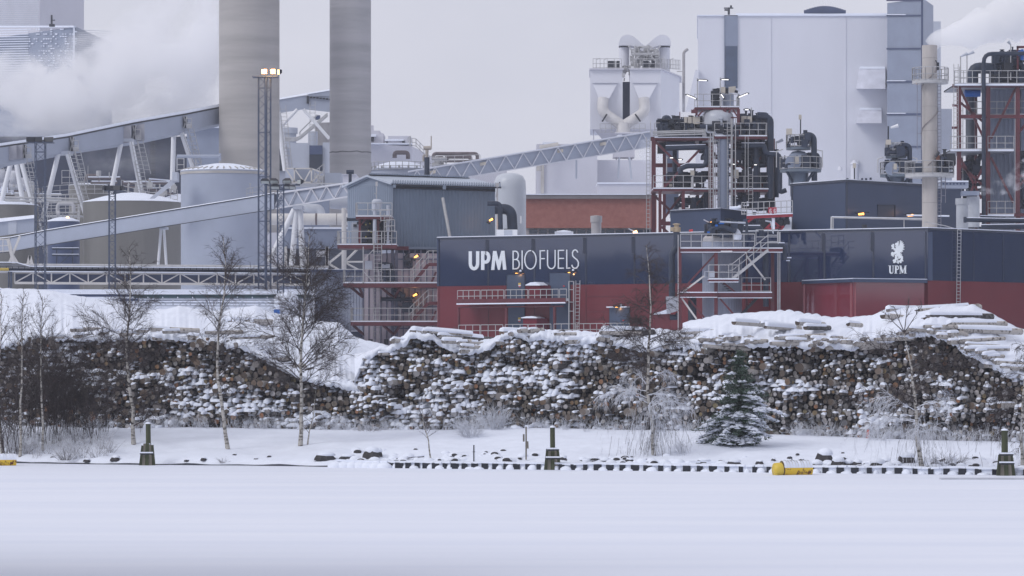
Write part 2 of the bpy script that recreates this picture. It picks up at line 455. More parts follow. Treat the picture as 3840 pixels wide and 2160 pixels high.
# ================================================================ LOG PILES
BARK = M('log_bark', (.045, .040, .038), .9, .0, 9., col2=(.20, .19, .19), lo=.45, hi=.68)
BIRB = M('birch_bark', (.46, .43, .40), .8, .0, 6., col2=(.10, .085, .08), lo=.52, hi=.62, stretch=(1, 1, 1))
LSNOW = SNOW
def endmat(name, usecol):
    m = bpy.data.materials.new(name); m.use_nodes = True; t = m.node_tree; b = t.nodes['Principled BSDF']
    b.inputs['Roughness'].default_value = .85
    if usecol:
        a = t.nodes.new('ShaderNodeVertexColor'); a.layer_name = 'Col'; src = a.outputs['Color']
    else:
        oi = t.nodes.new('ShaderNodeObjectInfo'); r = t.nodes.new('ShaderNodeValToRGB')
        cols = [(0, (.075, .058, .048)), (.3, (.12, .095, .078)), (.5, (.16, .11, .075)), (.65, (.17, .155, .15)), (.85, (.24, .225, .22)), (1, (.30, .30, .32))]
        r.color_ramp.elements[0].position = 0; r.color_ramp.elements[0].color = (*cols[0][1], 1)
        r.color_ramp.elements[1].position = 1; r.color_ramp.elements[1].color = (*cols[-1][1], 1)
        for p, c in cols[1:-1]: e = r.color_ramp.elements.new(p); e.color = (*c, 1)
        t.links.new(oi.outputs['Random'], r.inputs[0]); src = r.outputs[0]
    c = t.nodes.new('ShaderNodeTexCoord'); n = t.nodes.new('ShaderNodeTexNoise'); n.inputs['Scale'].default_value = 7.; n.inputs['Detail'].default_value = 4
    rr = t.nodes.new('ShaderNodeValToRGB'); rr.color_ramp.elements[0].position = .35; rr.color_ramp.elements[0].color = (.7, .7, .7, 1); rr.color_ramp.elements[1].position = .7; rr.color_ramp.elements[1].color = (1.25, 1.22, 1.2, 1)
    mx = t.nodes.new('ShaderNodeMixRGB'); mx.blend_type = 'MULTIPLY'; mx.inputs[0].default_value = 1
    t.links.new(c.outputs['Object'], n.inputs['Vector']); t.links.new(n.outputs['Fac'], rr.inputs[0])
    t.links.new(src, mx.inputs[1]); t.links.new(rr.outputs[0], mx.inputs[2]); t.links.new(mx.outputs[0], b.inputs['Base Color'])
    return m
ENDC, ENDO = endmat('sawn_log_end_mixed', True), endmat('sawn_log_end', False)

def log_geo(mb, c, dr, r, L, cap, n=9, snow_w=1., wob=0.0, R=rnd if False else random):
    """one log: front end centred at c, running back along dr; cap = snow thickness on top (0 none). mats: 0 bark, 1 sawn end, 2 snow"""
    c, dr = Vector(c), Vector(dr).normalized()
    s = dr.cross(V(0, 0, 1)).normalized(); u = s.cross(dr).normalized()
    ring = [(math.cos(2 * math.pi * j / n), math.sin(2 * math.pi * j / n)) for j in range(n)]
    el = R.uniform(.86, 1.1)
    f = [c + s * (r * a * el) + u * (r * b) for a, b in ring]; k = [p + dr * L for p in f]
    mb.add(f + k, [(j, (j + 1) % n, n + (j + 1) % n, n + j) for j in range(n)], 0, True)
    mb.add(f + [c - dr * r * .02], [((j + 1) % n, j, n) for j in range(n)], 1)
    if cap > 0:
        q = 6; A = R.uniform(.22, .42) * math.pi * snow_w; off = R.uniform(-.35, .35)
        segs = [(-.06, .15), (-.02, .7), (.12, 1.), (L * .6, 1.), (L, .9)]
        vs = []
        for (dl, ft) in segs:
            for j in range(q + 1):
                t = -1 + 2 * j / q; an = math.pi / 2 + off + t * A
                th = cap * ft * 1.35 * (1 - abs(t) ** 1.6) * (1 + .25 * R.uniform(-1, 1))
                rad = r * 1.01 + th - (r * .25 if ft < .3 else 0)
                vs.append(c + dr * (dl * min(1, cap * 12)) * (1 if dl > 0.1 else 1) + s * (rad * math.cos(an)) + u * (rad * math.sin(an)))
        w = q + 1
        fs = [(i * w + j, i * w + j + 1, (i + 1) * w + j + 1, (i + 1) * w + j) for i in range(len(segs) - 1) for j in range(q)]
        fs.append(tuple(range(w - 1, -1, -1)))
        mb.add(vs, fs, 2, True)

FACE_A = [(-80, 1290), (60, 1272), (170, 1250), (330, 1250), (500, 1258), (560, 1248), (650, 1248), (800, 1268), (900, 1283), (960, 1308), (1020, 1345), (1100, 1385), (1180, 1412), (1250, 1425), (1330, 1440), (1400, 1500), (1450, 1600)]
FACE_B = [(1240, 1600), (1280, 1500), (1320, 1440), (1350, 1375), (1365, 1325), (1420, 1305), (1520, 1275), (1540, 1240), (1620, 1255), (1680, 1285), (1760, 1305), (1830, 1290), (1880, 1250), (1930, 1238), (2000, 1255), (2060, 1248), (2150, 1268), (2240, 1258), (2262, 1240), (2300, 1268), (2400, 1292), (2500, 1285), (2560, 1275), (2650, 1300)]
FACE_C = [(2560, 1300), (2620, 1262), (2700, 1266), (2850, 1275), (3150, 1280), (3200, 1290), (3250, 1275), (3320, 1262), (3400, 1240), (3490, 1232), (3560, 1262), (3620, 1300), (3700, 1345), (3760, 1375), (3830, 1400), (3950, 1420)]
def face_top(px, tabs):
    return min(interp(t, px) for t in tabs if t[0][0] <= px <= t[-1][0])
TABS = (FACE_A, FACE_B, FACE_C)
def gen_logs():
    R = random.Random(11); out = []
    z = -.05; row = 0
    while z < 6.2:
        x = -23.5 + (row % 2) * .13
        while x < 24.5:
            r = R.choice((.072, .08, .088, .095, .102, .11, .12, .135)) * R.uniform(.9, 1.08)
            if R.random() < .03: r *= 1.35
            x += r
            D = Dpile(x); px = 1920 + x * F / D
            zb = zbase(x); zt = Z(face_top(max(-79, min(3949, px)), TABS), D)
            zz = zb + z + R.uniform(-.05, .05) + .12 * nz3(x * .5, z * .8, 3)
            if zz + r * .6 < zt and -40 < px < 3960:
                # slope of the face (bottom logs lie further forward) and uneven protrusion
                t = (zz - zb) / max(.5, zt - zb)
                lean = 1.5 * t
                bulge = .8 * nz3(x * .55, zz * 1.1, 0) + .35 * nz3(x * 1.9, zz * 2.6, 8)
                y = D + lean - bulge * 1.1 + R.uniform(-.34, .34)
                out.append([x, y, zz, r, px, t, bulge, zt - zz])
            x += r * R.uniform(.92, 1.22)
        z += .192; row += 1
    return out
LOGS = gen_logs()
print('logs', len(LOGS))
def log_dir(R, px):
    a = math.radians(lerp(14, 28, max(0, min(1, px / 2600))) if px < 2600 else R.choice((20, 26, 30))) + R.gauss(0, .09)
    return V(math.sin(a) , math.cos(a), R.gauss(0, .05))
def snowiness(x, z, px, t):
    v = 1.35 * nz3(x * .28, z * .75, 20) + .8 * nz3(x * .9, z * 1.6, 31)
    v += interp([(0, -.12), (500, -.02), (800, .12), (1400, .32), (1850, .22), (2300, .06), (2700, -.06), (3000, -.12), (3800, -.06)], px)
    if px > 2700 and t > .55: v -= .5
    if px > 2500 and t < .55: v += .20
    if px < 1000 and t > .7: v -= .2
    return v
def end_col(R, px, t, sn):
    k = R.random()
    fr = .30 + .45 * max(0, sn) + (.25 if px > 2400 and t < .62 else 0)
    if k < fr: c = lerp(.18, .46, R.random()); return (c, c * .96, c * .97)
    if k < fr + .16: return (.22 * R.uniform(.7, 1.2), .13, .075)
    c = R.uniform(.06, .18); return (c, c * .85, c * .71)
EDGE = []
def make_logs():
    R = random.Random(23)
    order = sorted(range(len(LOGS)), key=lambda i: -(LOGS[i][3] - .25 * 0 + .03 * LOGS[i][6]))
    big = []
    for i in order:
        x, y, z, r, px, t, b, top = LOGS[i]
        if 0 < px < 3840 and b > -.25: big.append(i)
        if len(big) >= 286: break
    bigs = set(big)
    mb = MB(); cols = []
    def paint(c):
        cols.extend([c] * (len(mb.f) - len(cols)))
    for i, (x, y, z, r, px, t, b, top) in enumerate(LOGS):
        if i in bigs: continue
        sn = snowiness(x, z, px, t)
        cap = 0
        if sn > .06 and R.random() < .5 + .5 * sn: cap = min(.12, .04 + .11 * sn) * R.uniform(.5, 1.3)
        elif R.random() < .26: cap = R.uniform(.012, .03)
        dr = log_dir(R, px)
        log_geo(mb, (x, y, z), dr, r, 1.5, cap, 8, 1.0, R=R)
        paint(end_col(R, px, t, sn))
        if sn > .2 and R.random() < .16 + .6 * (sn - .2):   # clumps that bridge neighbouring logs
            rr = R.uniform(.10, .27); q = 8; c = V(x, y + .12, z + r * .7)
            vs = []; prof = [(1.0, -.10), (.96, .10), (.7, .34), (.35, .48)]
            for pr, pz in prof:
                for j in range(q):
                    an = 2 * math.pi * j / q; w = R.uniform(.85, 1.15)
                    vs.append(c + V(math.cos(an) * rr * pr * w * 1.2, math.sin(an) * rr * pr * .7, pz * rr * w))
            vs.append(c + V(0, 0, .52 * rr))
            fs = [(k * q + j, k * q + (j + 1) % q, (k + 1) * q + (j + 1) % q, (k + 1) * q + j) for k in range(3) for j in range(q)]
            fs += [(3 * q + j, 3 * q + (j + 1) % q, 4 * q) for j in range(q)]
            mb.add(vs, fs, 2, True); paint((.8, .8, .8))
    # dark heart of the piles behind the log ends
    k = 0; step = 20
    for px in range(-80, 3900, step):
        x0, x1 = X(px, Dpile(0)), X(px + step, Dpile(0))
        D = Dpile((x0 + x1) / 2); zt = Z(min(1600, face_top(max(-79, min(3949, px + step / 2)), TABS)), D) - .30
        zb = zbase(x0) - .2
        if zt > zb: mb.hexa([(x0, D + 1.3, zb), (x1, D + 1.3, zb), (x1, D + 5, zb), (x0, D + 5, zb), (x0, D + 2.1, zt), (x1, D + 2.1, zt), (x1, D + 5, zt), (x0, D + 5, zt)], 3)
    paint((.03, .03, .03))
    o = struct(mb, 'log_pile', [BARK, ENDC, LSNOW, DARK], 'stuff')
    me = o.data; ca = me.color_attributes.new('Col', 'BYTE_COLOR', 'CORNER')
    buf = []
    for p, c in zip(me.polygons, cols): buf += [c[0], c[1], c[2], 1.0] * p.loop_total
    ca.data.foreach_set('color', buf)
    o['label'] = 'huge stacks of snowy cut logs along the frozen bank'
    # ---- individual logs
    V_ = []
    for k in range(14):
        m2 = MB(); cap = (0, .07, .05, .02, .09, .06, .03)[k % 7]
        log_geo(m2, (0, 0, 0), (0, 1, 0), 1.0, 14, cap * 7, 14, 1.0, R=R)
        V_.append((mesh_of(m2, 'log', [BARK if k % 3 else BIRB, ENDO, LSNOW], (0, 0, 0)), cap))
    zones = [(0, 'left of the yellow-ended buoy pole'), ]
    place = [(0, 60, 'at the far left edge of the stack'), (60, 170, 'behind the two slim birches'), (170, 330, 'behind the bare thicket'), (330, 440, 'left of the first tall birch'), (440, 560, 'behind the first tall birch'), (560, 680, 'right of the first tall birch'),
             (680, 790, 'left of the leaning birch'), (790, 890, 'behind the leaning birch'), (890, 1000, 'right of the leaning birch'), (1000, 1080, 'left of the wide-crowned birch'), (1080, 1190, 'behind the wide-crowned birch'), (1190, 1300, 'right of the wide-crowned birch'),
             (1300, 1400, 'in the dip between two stacks'), (1400, 1500, 'below the stair platforms'), (1500, 1600, 'at the middle stack raised tip'), (1600, 1700, 'behind the small bank sapling'), (1700, 1800, 'above the frosted bush'), (1800, 1900, 'above the tallest frosted bush'), (1900, 2000, 'above the slim signal post'), (2000, 2120, 'above the middle mooring post'),
             (2120, 2220, 'below the wall railing end'), (2220, 2320, 'below the wall ladder'), (2320, 2400, 'left of the frost-bottomed birch'), (2400, 2490, 'behind the frost-bottomed birch'), (2490, 2600, 'right of the frost-bottomed birch'), (2600, 2700, 'left of the green spruce'), (2700, 2860, 'beside the green spruce'),
             (2860, 2960, 'above the yellow buoy, left half'), (2960, 3060, 'above the yellow buoy, right half'), (3060, 3160, 'below the red annex corner'), (3160, 3240, 'left of the orange marker'), (3240, 3330, 'above the orange marker'), (3330, 3400, 'left of the forked birch'), (3400, 3480, 'behind the forked birch'), (3480, 3560, 'right of the forked birch'),
             (3560, 3640, 'below the navy wall ladder'), (3640, 3720, 'left of the last mooring post'), (3720, 3800, 'above the last mooring post'), (3800, 3841, 'at the far right edge of the stack')]
    used = {}
    hb = lambda t: 'top rows' if t > .8 else 'upper half' if t > .58 else 'middle' if t > .38 else 'lower half' if t > .18 else 'bottom rows'
    first = {}
    for i in sorted(big, key=lambda i: LOGS[i][4]):
        x, y, z, r, px, t, b, top = LOGS[i]
        sn = snowiness(x, z, px, t)
        want = 0 if sn < .0 or R.random() < .35 else min(.09, .02 + .14 * max(0, sn))
        me, cap = min(V_, key=lambda q: abs(q[1] - want) + R.random() * .02)
        o = link(bpy.data.objects.new('log', me)); o.location = (x, y - .12, z); o.scale = (r, r * .9, r)
        dr = log_dir(R, px); o.rotation_euler = dr.to_track_quat('Y', 'Z').to_euler()
        pl = next((q[2] for q in place if q[0] <= px < q[1]), 'in the stack')
        look = 'large log end' if r > .145 else 'log end'
        look = ('thick-capped ' if cap > .06 else 'snow-dusted ' if cap > 0 else 'snowless ') + look
        lab = '%s, %s, %s' % (look, hb(t), pl)
        used.setdefault(lab, []).append(o); o['category'] = 'log'; o['group'] = 'cut logs in the stacks along the bank'
    ordn = ['first', 'second', 'third', 'fourth', 'fifth', 'sixth', 'seventh', 'eighth']
    for lab, os_ in used.items():
        os_.sort(key=lambda o: o.location.x)
        for k, o in enumerate(os_): o['label'] = lab if len(os_) == 1 else lab + ', %s from the left' % ordn[k % 8]
make_logs()

# ---- snow lying on the piles
SKY_A = [(-80, 1075), (0, 1083), (150, 1088), (200, 1092), (330, 1118), (450, 1135), (560, 1165), (625, 1158), (670, 1145), (730, 1160), (800, 1170), (900, 1155), (960, 1150), (1000, 1172), (1100, 1185), (1200, 1205), (1270, 1212), (1300, 1238), (1335, 1268), (1380, 1278), (1440, 1292), (1500, 1305), (1560, 1330)]
SKY_B = [(1380, 1330), (1480, 1300), (1535, 1236), (1600, 1245), (1700, 1262), (1850, 1272), (1900, 1248), (1930, 1237), (2100, 1242), (2240, 1248), (2262, 1233), (2400, 1236), (2500, 1240), (2600, 1245)]
SKY_C = [(2480, 1245), (2560, 1212), (2640, 1195), (2720, 1180), (2850, 1172), (2960, 1170), (3012, 1180), (3100, 1192), (3200, 1190), (3270, 1184), (3330, 1158), (3500, 1156), (3650, 1146), (3680, 1160), (3720, 1176), (3780, 1212), (3830, 1235), (3950, 1250)]
def snow_sheet(name, front, sky, x0, x1, depth, seed, nt_=14, lum=.12, dip=14):
    mb = MB(); R = random.Random(seed); step = 6
    cols = list(range(x0, x1 + 1, step)); vs = []
    for px in cols:
        xw = X(px, 150.); D0 = Dpile(xw) + 1.0; zf = Z(interp(front, px) - dip + 14, D0) - .02 + .16 * nz3(px * .025, seed, 1) + .12 * nz3(px * .09, seed, 2); zk = Z(interp(sky, px), D0 + depth)
        vs.append(V(X(px, D0), D0 - .05, zf - .30))
        vs.append(V(X(px, D0), D0 - .22 - .35 * nz3(px * .04, seed, 9), zf - .14 + .10 * nz3(px * .02, seed, 0) + .10 * nz3(px * .07, seed, 3)))
        for j in range(nt_ + 1):
            t = j / nt_; D = D0 + depth * t; x = X(px, D)
            z = lerp(zf, zk, t ** .8)
            a = .35   # ridges run along the logs
            q = (x * math.cos(a) - (D - D0) * math.sin(a))
            z += lum * (abs(nz3(q * 1.6, (D) * .12, seed)) * 1.4 + .8 * nz3(x * .5, D * .4, seed + 5)) * min(1, .35 + t * 3) * (1 - .6 * t if t > .6 else 1)
            rg = abs(math.sin(q * 8.2 + 2.2 * nz3(q * .6, D * .05, seed))) ** .7 * max(0, .5 + 1.6 * nz3(q * 1.1, D * .25, seed + 2))
            z += (.03 if depth > 20 else .085) * rg * min(1, .4 + t * 3)
            vs.append(V(x, D - (.12 * rg if j == 0 else 0), z))
        vs.append(V(X(px, D0 + depth + .6), D0 + depth + .6, zk - 1.2))
    w = nt_ + 4
    mb.add(vs, [(i * w + j, (i + 1) * w + j, (i + 1) * w + j + 1, i * w + j + 1) for i in range(len(cols) - 1) for j in range(w - 1)], 0, True)
    return struct(mb, name, SNOW, 'stuff')
def off(tab, d): return [(x, y + d) for x, y in tab]
snow_sheet('snow_cover', FACE_A, SKY_A, -80, 1560, 40, 1, 40, .22)
snow_sheet('snow_cover', FACE_B, SKY_B, 1330, 2650, 5.5, 2, 14, .12)
snow_sheet('snow_cover', FACE_C, SKY_C, 2560, 3950, 7, 3, 18, .13)

# ---- loose logs lying on top, seen from the side
def lie_log(pa, pb, r, bark, cap, lab, seed):
    R = random.Random(seed); mb = MB()
    a, b = Vector(pa), Vector(pb)
    log_geo(mb, a, b - a, r, (b - a).length, cap * .9, 12, 1.1, R=R)
    o = single(mb, 'log', lab, 'log', [bark, ENDO, SNOW], 'loose logs lying on top of the stacks')
TOPLOGS = [((1548, 1238), (1700, 1262), 3, .16, 'long snow-covered log jutting out at the peak left of the red wall'), ((1612, 1250), (1850, 1275), 3, .17, 'longest white-capped log sloping down towards the red wall railings'),
           ((1468, 1276), (1540, 1290), 1.5, .10, 'thin pale birch log lying before the stair platform feet'), ((1880, 1243), (2080, 1252), 3, .15, 'snow-buried log below the railing next to the grey door'), ((2262, 1238), (2450, 1244), 3, .16, 'thick log tip under the snow right of the ladder'),
           ((2560, 1245), (2680, 1240), 2, .11, 'slim birch log at the foot of the steel stair tower'), ((2752, 1204), (2860, 1212), 2, .12, 'lone log poking from smooth snow below the silo tank'), ((2860, 1213), (2960, 1222), 2, .12, 'log poking out of snow just right of the silo tank foot'),
           ((2870, 1218), (3000, 1228), 2, .13, 'long birch log on the stack left of the red annex'), ((2990, 1206), (3090, 1214), 2, .12, 'birch log lying just left under the red annex'), ((3020, 1224), (3110, 1226), 2, .11, 'pale birch log in front of the red annex base'),
           ((3180, 1211), (3230, 1216), 1.5, .10, 'short birch tip in clean snow under the red annex'), ((3310, 1180), (3400, 1190), 2, .14, 'snowy log by the crown of the forked birch'), ((3462, 1190), (3540, 1197), 1.5, .13, 'dark log end poking from the snow ridge under the navy ladder'),
           ((3330, 1158), (3460, 1160), 3, .13, 'snow-topped log crowning the right stack, left piece'), ((3440, 1165), (3672, 1148), 3, .16, 'long log at the very top of the right stack, tip raised'), ((3480, 1182), (3720, 1184), 3, .15, 'second log below the raised tip on the right stack'),
           ((3560, 1212), (3770, 1212), 3, .14, 'third log down the stepped right end of the stack'), ((3590, 1232), (3830, 1240), 3, .14, 'lowest long log stepping down the right end'), ((3590, 1278), (3740, 1262), 2, .14, 'pale birch log on the right snow slope, upper'),
           ((3620, 1325), (3760, 1310), 2, .13, 'pale birch log on the right snow slope, lower'), ((3530, 1258), (3600, 1265), 2, .13, 'dark log under the stepped right end of snow')]
for k, ((xa, ya), (xb, yb), dd, r, lab) in enumerate(TOPLOGS):
    D = Dpile(X(xa, 150)) + (1.0 if ya > 1200 else 3.4) + (3.2 if ya < 1170 else 0)
    if xa >= 3560: D += 1.2
    lie_log(P(xa, ya + 4, D), P(xb, yb + 4, D + dd), r, BIRB if k % 3 != 1 else BARK, .075 if k not in (12, 13) else .02, lab, k)
R = random.Random(77)
mb = MB()
def many(x0, x1, ytab, n, dD, cap):
    for k in range(n):
        px = R.uniform(x0, x1); py = interp(ytab, px) + R.uniform(-12, 26); D = Dpile(X(px, 150)) + dD + R.uniform(-.3, .6)
        L = R.uniform(1.0, 2.4); a = R.uniform(.35, 1.2)
        log_geo(mb, P(px, py, D), (math.sin(a), math.cos(a), R.uniform(-.08, .05)), R.uniform(.07, .12), L, cap * R.uniform(.6, 1.8), 9, .95, R=R)
many(2620, 3240, FACE_C, 46, .35, .03)
many(3560, 3880, FACE_C, 20, .5, .05)
many(3200, 3560, FACE_C, 26, .5, .04)
many(1850, 2640, FACE_B, 16, .4, .04)
many(1340, 1850, FACE_B, 10, .4, .05)
many(150, 1000, off(FACE_A, -6), 18, .5, .05)
for (x0, y0, n) in ((700, 1215, 26), (840, 1215, 18), (400, 1225, 12)):   # second row of ends behind the left stack
    for k in range(n):
        px = x0 + R.uniform(-10, 130); py = y0 + R.uniform(-14, 10); D = 168
        log_geo(mb, P(px, py, D), (.4, .9, 0), R.uniform(.09, .13), 2, .06, 9, .9, R=R)
struct(mb, 'log_heap', [BIRB, ENDO, SNOW], 'stuff')
# ================================================================ LEFT HALF OF THE PLANT
GZ = 1.2
LATT = M('pale_lattice_steel', (.56, .57, .62), .5, .08, 1.)
def foot(*pp): return [(X(px, D), D) for px, D in pp]
def seams_v(mb, wall, xs_, y0, y1, w=.06, m=0, o=.02):
    for x in xs_:
        a, b = wall.pt(x, y0, o), wall.pt(x, y1, o); mb.beam(a, b, w, .03, m)
def corr(mb, a, b, z0, z1, pitch=.28, dep=.05, m=0):
    """trapezoid corrugated sheet between plan points a and b"""
    a, b = Vector((a[0], a[1])), Vector((b[0], b[1])); L = (b - a).length; t = (b - a) / L; n = Vector((t.y, -t.x))
    if n.y > 0: n = -n
    k = int(L / pitch); pitch = L / k; pts = []
    for i in range(k):
        s = i * pitch
        for f, o in ((0, 0), (.4, 0), (.5, dep), (.9, dep)): pts.append(a + t * (s + f * pitch) + n * o)
    pts.append(b)
    vs = [(p.x, p.y, z0) for p in pts] + [(p.x, p.y, z1) for p in pts]; q = len(pts)
    mb.add(vs, [(i, i + 1, q + i + 1, q + i) for i in range(q - 1)], m)

# --- far tall buildings in the upper left
t = thing('boiler_house', 'tall off-white building in the far upper left corner above the steam', 'building', V(X(100, 640), 650, GZ))
mb = MB(); w1 = Wall(-120, 660, 148, 640); w2 = Wall(148, 640, 315, 655)
mb.prism(foot((-120, 660), (148, 640), (315, 655), (315, 690), (-120, 690)), GZ, Z(-60, 640)); part(mb, 'wall', WHITEB, t)
mb = MB()
for y in range(-40, 100, 7): mb.beam(w1.pt(-110, y, .05), w1.pt(146, y, .05), .08, .12)
part(mb, 'cladding_lines', GREYL, t)
t = thing('clad_building', 'grey-blue ribbed building half swallowed by steam at the upper left', 'building', V(X(140, 570), 580, GZ))
mb = MB(); w1 = Wall(-160, 600, 285, 570); w2 = Wall(285, 570, 420, 600)
mb.prism(foot((-160, 600), (285, 570), (420, 600), (420, 625), (-160, 625)), GZ, Z(100, 570)); part(mb, 'wall', GREYM, t)
mb = MB(); R = random.Random(3)
for y in range(110, 330, 9):
    mb.beam(w1.pt(-150, y + 4, .12), w1.pt(110, y, .12), .22, .12)
    for x in range(112, 284, 9):
        if R.random() < .35: mb.beam(w1.pt(x, y, .16), w1.pt(x + R.uniform(4, 9), y, .16), .14, R.uniform(.08, .2))
mb.beam(w1.pt(-150, 100, .2), w1.pt(285, 100, .2), .5, .3); mb.beam(w1.pt(282, 100, .2), w1.pt(281, 320, .2), .3, .3)
part(mb, 'frost', SNOWR, t)
mb = MB()
for y in range(112, 330, 8): mb.beam(w2.pt(288, y, .08), w2.pt(415, y + 6, .08), .1, .1)
part(mb, 'cladding_lines', GREYL, t)
mb = MB(); mb.pbox(190, 56, 196, 98, 569, .6); mb.pbox(184, 90, 204, 99, 568.6, .8); mb.pbox(196, 74, 206, 77, 568.4, .3)
part(mb, 'roof_vent', DARK, t)

# --- dark building behind the big conveyor
t = thing('process_hall', 'dark blue-grey hall in haze behind the sloping conveyor legs', 'building', V(X(530, 500), 510, GZ))
mb = MB(); mb.pbox(-260, 512, 790, 1300, 500, 30); part(mb, 'wall', M('deep_blue_cladding', (.018, .028, .062), .5), t)
mb = MB(); mb.pbox(700, 478, 880, 1300, 480, 18); part(mb, 'wall', GREYM, t)
mb = MB(); mb.prism(foot((705, 479), (880, 479), (880, 497), (760, 497)), Z(480, 480), Z(472, 480)); part(mb, 'roof_snow', SNOW, t)
mb = MB()
for x in (566, 572, 578): mb.pbox(x - 1.5, 500, x + 1.5, 760, 498, .2)
for y in range(505, 760, 12): mb.pbox(560, y, 584, y + 3, 497.6, .3)
part(mb, 'stair_tower', DARK, t)

# --- the two big concrete chimneys
def chimney(px0, px1, D, mat, lab, crack):
    r = (X(px1, D) - X(px0, D)) / 2; c = (X((px0 + px1) / 2, D), D + r)
    t = thing('chimney', lab, 'chimney', V(c[0], c[1], GZ), 'round concrete chimneys')
    mb = MB(); zt = Z(-260, D); mb.lathe(c, [(r * 1.004, GZ), (r, zt), (r * .8, zt)], 72); part(mb, 'shaft', mat, t)
    mb = MB()
    for k in range(14 if crack else 0):
        a = math.radians(lerp(185, 355, k / 13)); z = Z(568 + 5 * nz3(k * .7, 1, D), D); rr = r * 1.002
        a2 = math.radians(lerp(185, 355, (k + 1) / 13)); z2 = Z(568 + 5 * nz3((k + 1) * .7, 1, D), D)
        for j in range(4):
            u0, u1 = lerp(a, a2, j / 4), lerp(a, a2, (j + 1) / 4); zz = lerp(z, z2, j / 4) + .1 * nz3(k + j * .4, 5, 5)
            mb.beam((c[0] + rr * math.cos(u0), c[1] + rr * math.sin(u0), zz), (c[0] + rr * math.cos(u1), c[1] + rr * math.sin(u1), zz), .06, .14)
    if crack: part(mb, 'casting_joint', M('dark_joint_stain', (.14, .14, .145), .9, .3, 3.), t)
    return c, r
chimney(812, 1040, 420, CONC, 'wide grey-brown concrete chimney behind the lit floodlight mast', 0)
chimney(1232, 1388, 430, CONC2, 'narrower bluish-grey concrete chimney right of the lit mast', 1)

# --- main sloping conveyor with A-frame legs
t = thing('conveyor', 'long snow-topped grey conveyor gallery rising behind the wide chimney on white A-frame legs', 'conveyor', V(X(400, 400), 400, GZ))
mb = MB(); dcv = lambda px: lerp(372, 452, px / 1240)
segs = [(-90, 573, 660), (0, 553, 617), (250, 517, 570), (500, 465, 533), (700, 430, 491), (860, 398, 455)]
for (x0, a0, b0), (x1, a1, b1) in zip(segs, segs[1:]):
    D0, D1 = dcv(x0), dcv(x1)
    mb.hexa([P(x0, b0, D0), P(x1, b1, D1), P(x1, b1, D1) + V(0, 4, 0), P(x0, b0, D0) + V(0, 4, 0), P(x0, a0, D0), P(x1, a1, D1), P(x1, a1, D1) + V(0, 4, 0), P(x0, a0, D0) + V(0, 4, 0)], 0)
    mb.hexa([P(x0, a0, D0 - .15), P(x1, a1, D1 - .15), P(x1, a1, D1) + V(0, 4.2, 0), P(x0, a0, D0) + V(0, 4.2, 0), P(x0, a0 - 5, D0 - .15), P(x1, a1 - 5, D1 - .15), P(x1, a1 - 5, D1) + V(0, 4.2, .1), P(x0, a0 - 5, D0) + V(0, 4.2, .1)], 1)
    mb.hexa([P(x0, a0 - 6, D0 - .1), P(x1, a1 - 6, D1 - .1), P(x1, a1, D1) + V(0, 4.2, .3), P(x0, a0, D0) + V(0, 4.2, .3), P(x0, a0 - 16, D0 + .3), P(x1, a1 - 16, D1 + .3), P(x1, a1 - 12, D1) + V(0, 4, .3), P(x0, a0 - 12, D0) + V(0, 4, .3)], 2)
part(mb, 'gallery', [GREYP, DARK, SNOW], t)
mb = MB()
for x, y0, y1 in ((40, 552, 605), (63, 550, 602), (470, 478, 540), (520, 472, 535)):
    D = dcv(x) - .5; mb.hexa([P(x - 22, y1, D), P(x + 22, y1 - 8, D), P(x + 22, y1 - 8, D + 4.6), P(x - 22, y1, D + 4.6), P(x - 22, y0, D), P(x + 22, y0 - 8, D), P(x + 22, y0 - 8, D + 4.6), P(x - 22, y0, D + 4.6)])
part(mb, 'drive_housing', M('warm_grey_housing', (.33, .33, .37), .5), t)
for x, y0, y1 in ((92, 543, 592), (270, 514, 566), (504, 470, 522), (695, 437, 480)):
    D = dcv(x) - .7; mb = MB()
    mb.pbox(x - 6, y0, x + 6, y1, D, .6, 0); mb.beam(P(x - 6, y0, D - .05), P(x + 6, y1, D - .05), .12, .1, 1); mb.beam(P(x + 6, y0, D - .05), P(x - 6, y1, D - .05), .12, .1, 1)
    mb.pbox(x + 4, y1 - 16, x + 22, y1, D - .6, 1.0, 1)
    railing(mb, [P(x + 4, y1 - 2, D - .6), P(x + 24, y1 - 2, D - .6)], 1.1, .5, .04, 1)
    ladder(mb, P(x + 20, y1, D), P(x + 20 + (30 if x > 100 else 22), y1 + 130, D), .7, step=.5, r=.05, m=1)
    part(mb, 'service_platform', [DARK, GALV], t)
def legs(pairs, D, r, mat, t):
    for (xa, ya), (xb, yb) in pairs:
        mb = MB(); mb.tube([P(xa, ya, D), P(xb, yb, D)], r, 12); part(mb, 'leg', mat, t)
legs([((42, 606), (-10, 815)), ((60, 606), (130, 1010)), ((78, 600), (190, 1010))], 385, .28, WHITE, t)
legs([((219, 574), (158, 830)), ((252, 574), (382, 1010))], 387, .28, WHITE, t)
legs([((456, 526), (414, 730)), ((490, 524), (532, 735))], 402, .28, WHITE, t)
legs([((652, 490), (645, 720)), ((678, 488), (745, 690))], 417, .30, WHITE, t)
mb = MB()
for x, y, D in ((60, 606, 385), (236, 574, 387), (474, 527, 402), (664, 492, 417)):
    mb.pbox(x - 24, y - 8, x + 24, y + 4, D - .3, 3)
part(mb, 'leg_head', GREYL, t)
mb = MB()
for (x0, y0, x1, y1, D) in ((100, 600, 200, 1010, 384), (268, 566, 392, 1010, 386), (505, 530, 545, 735, 401), (700, 505, 750, 640, 416)):
    ladder(mb, P(x0, y0, D), P(x1, y1, D), .8, step=.45, r=.04, cage=True)
part(mb, 'access_ladder', GALV, t)

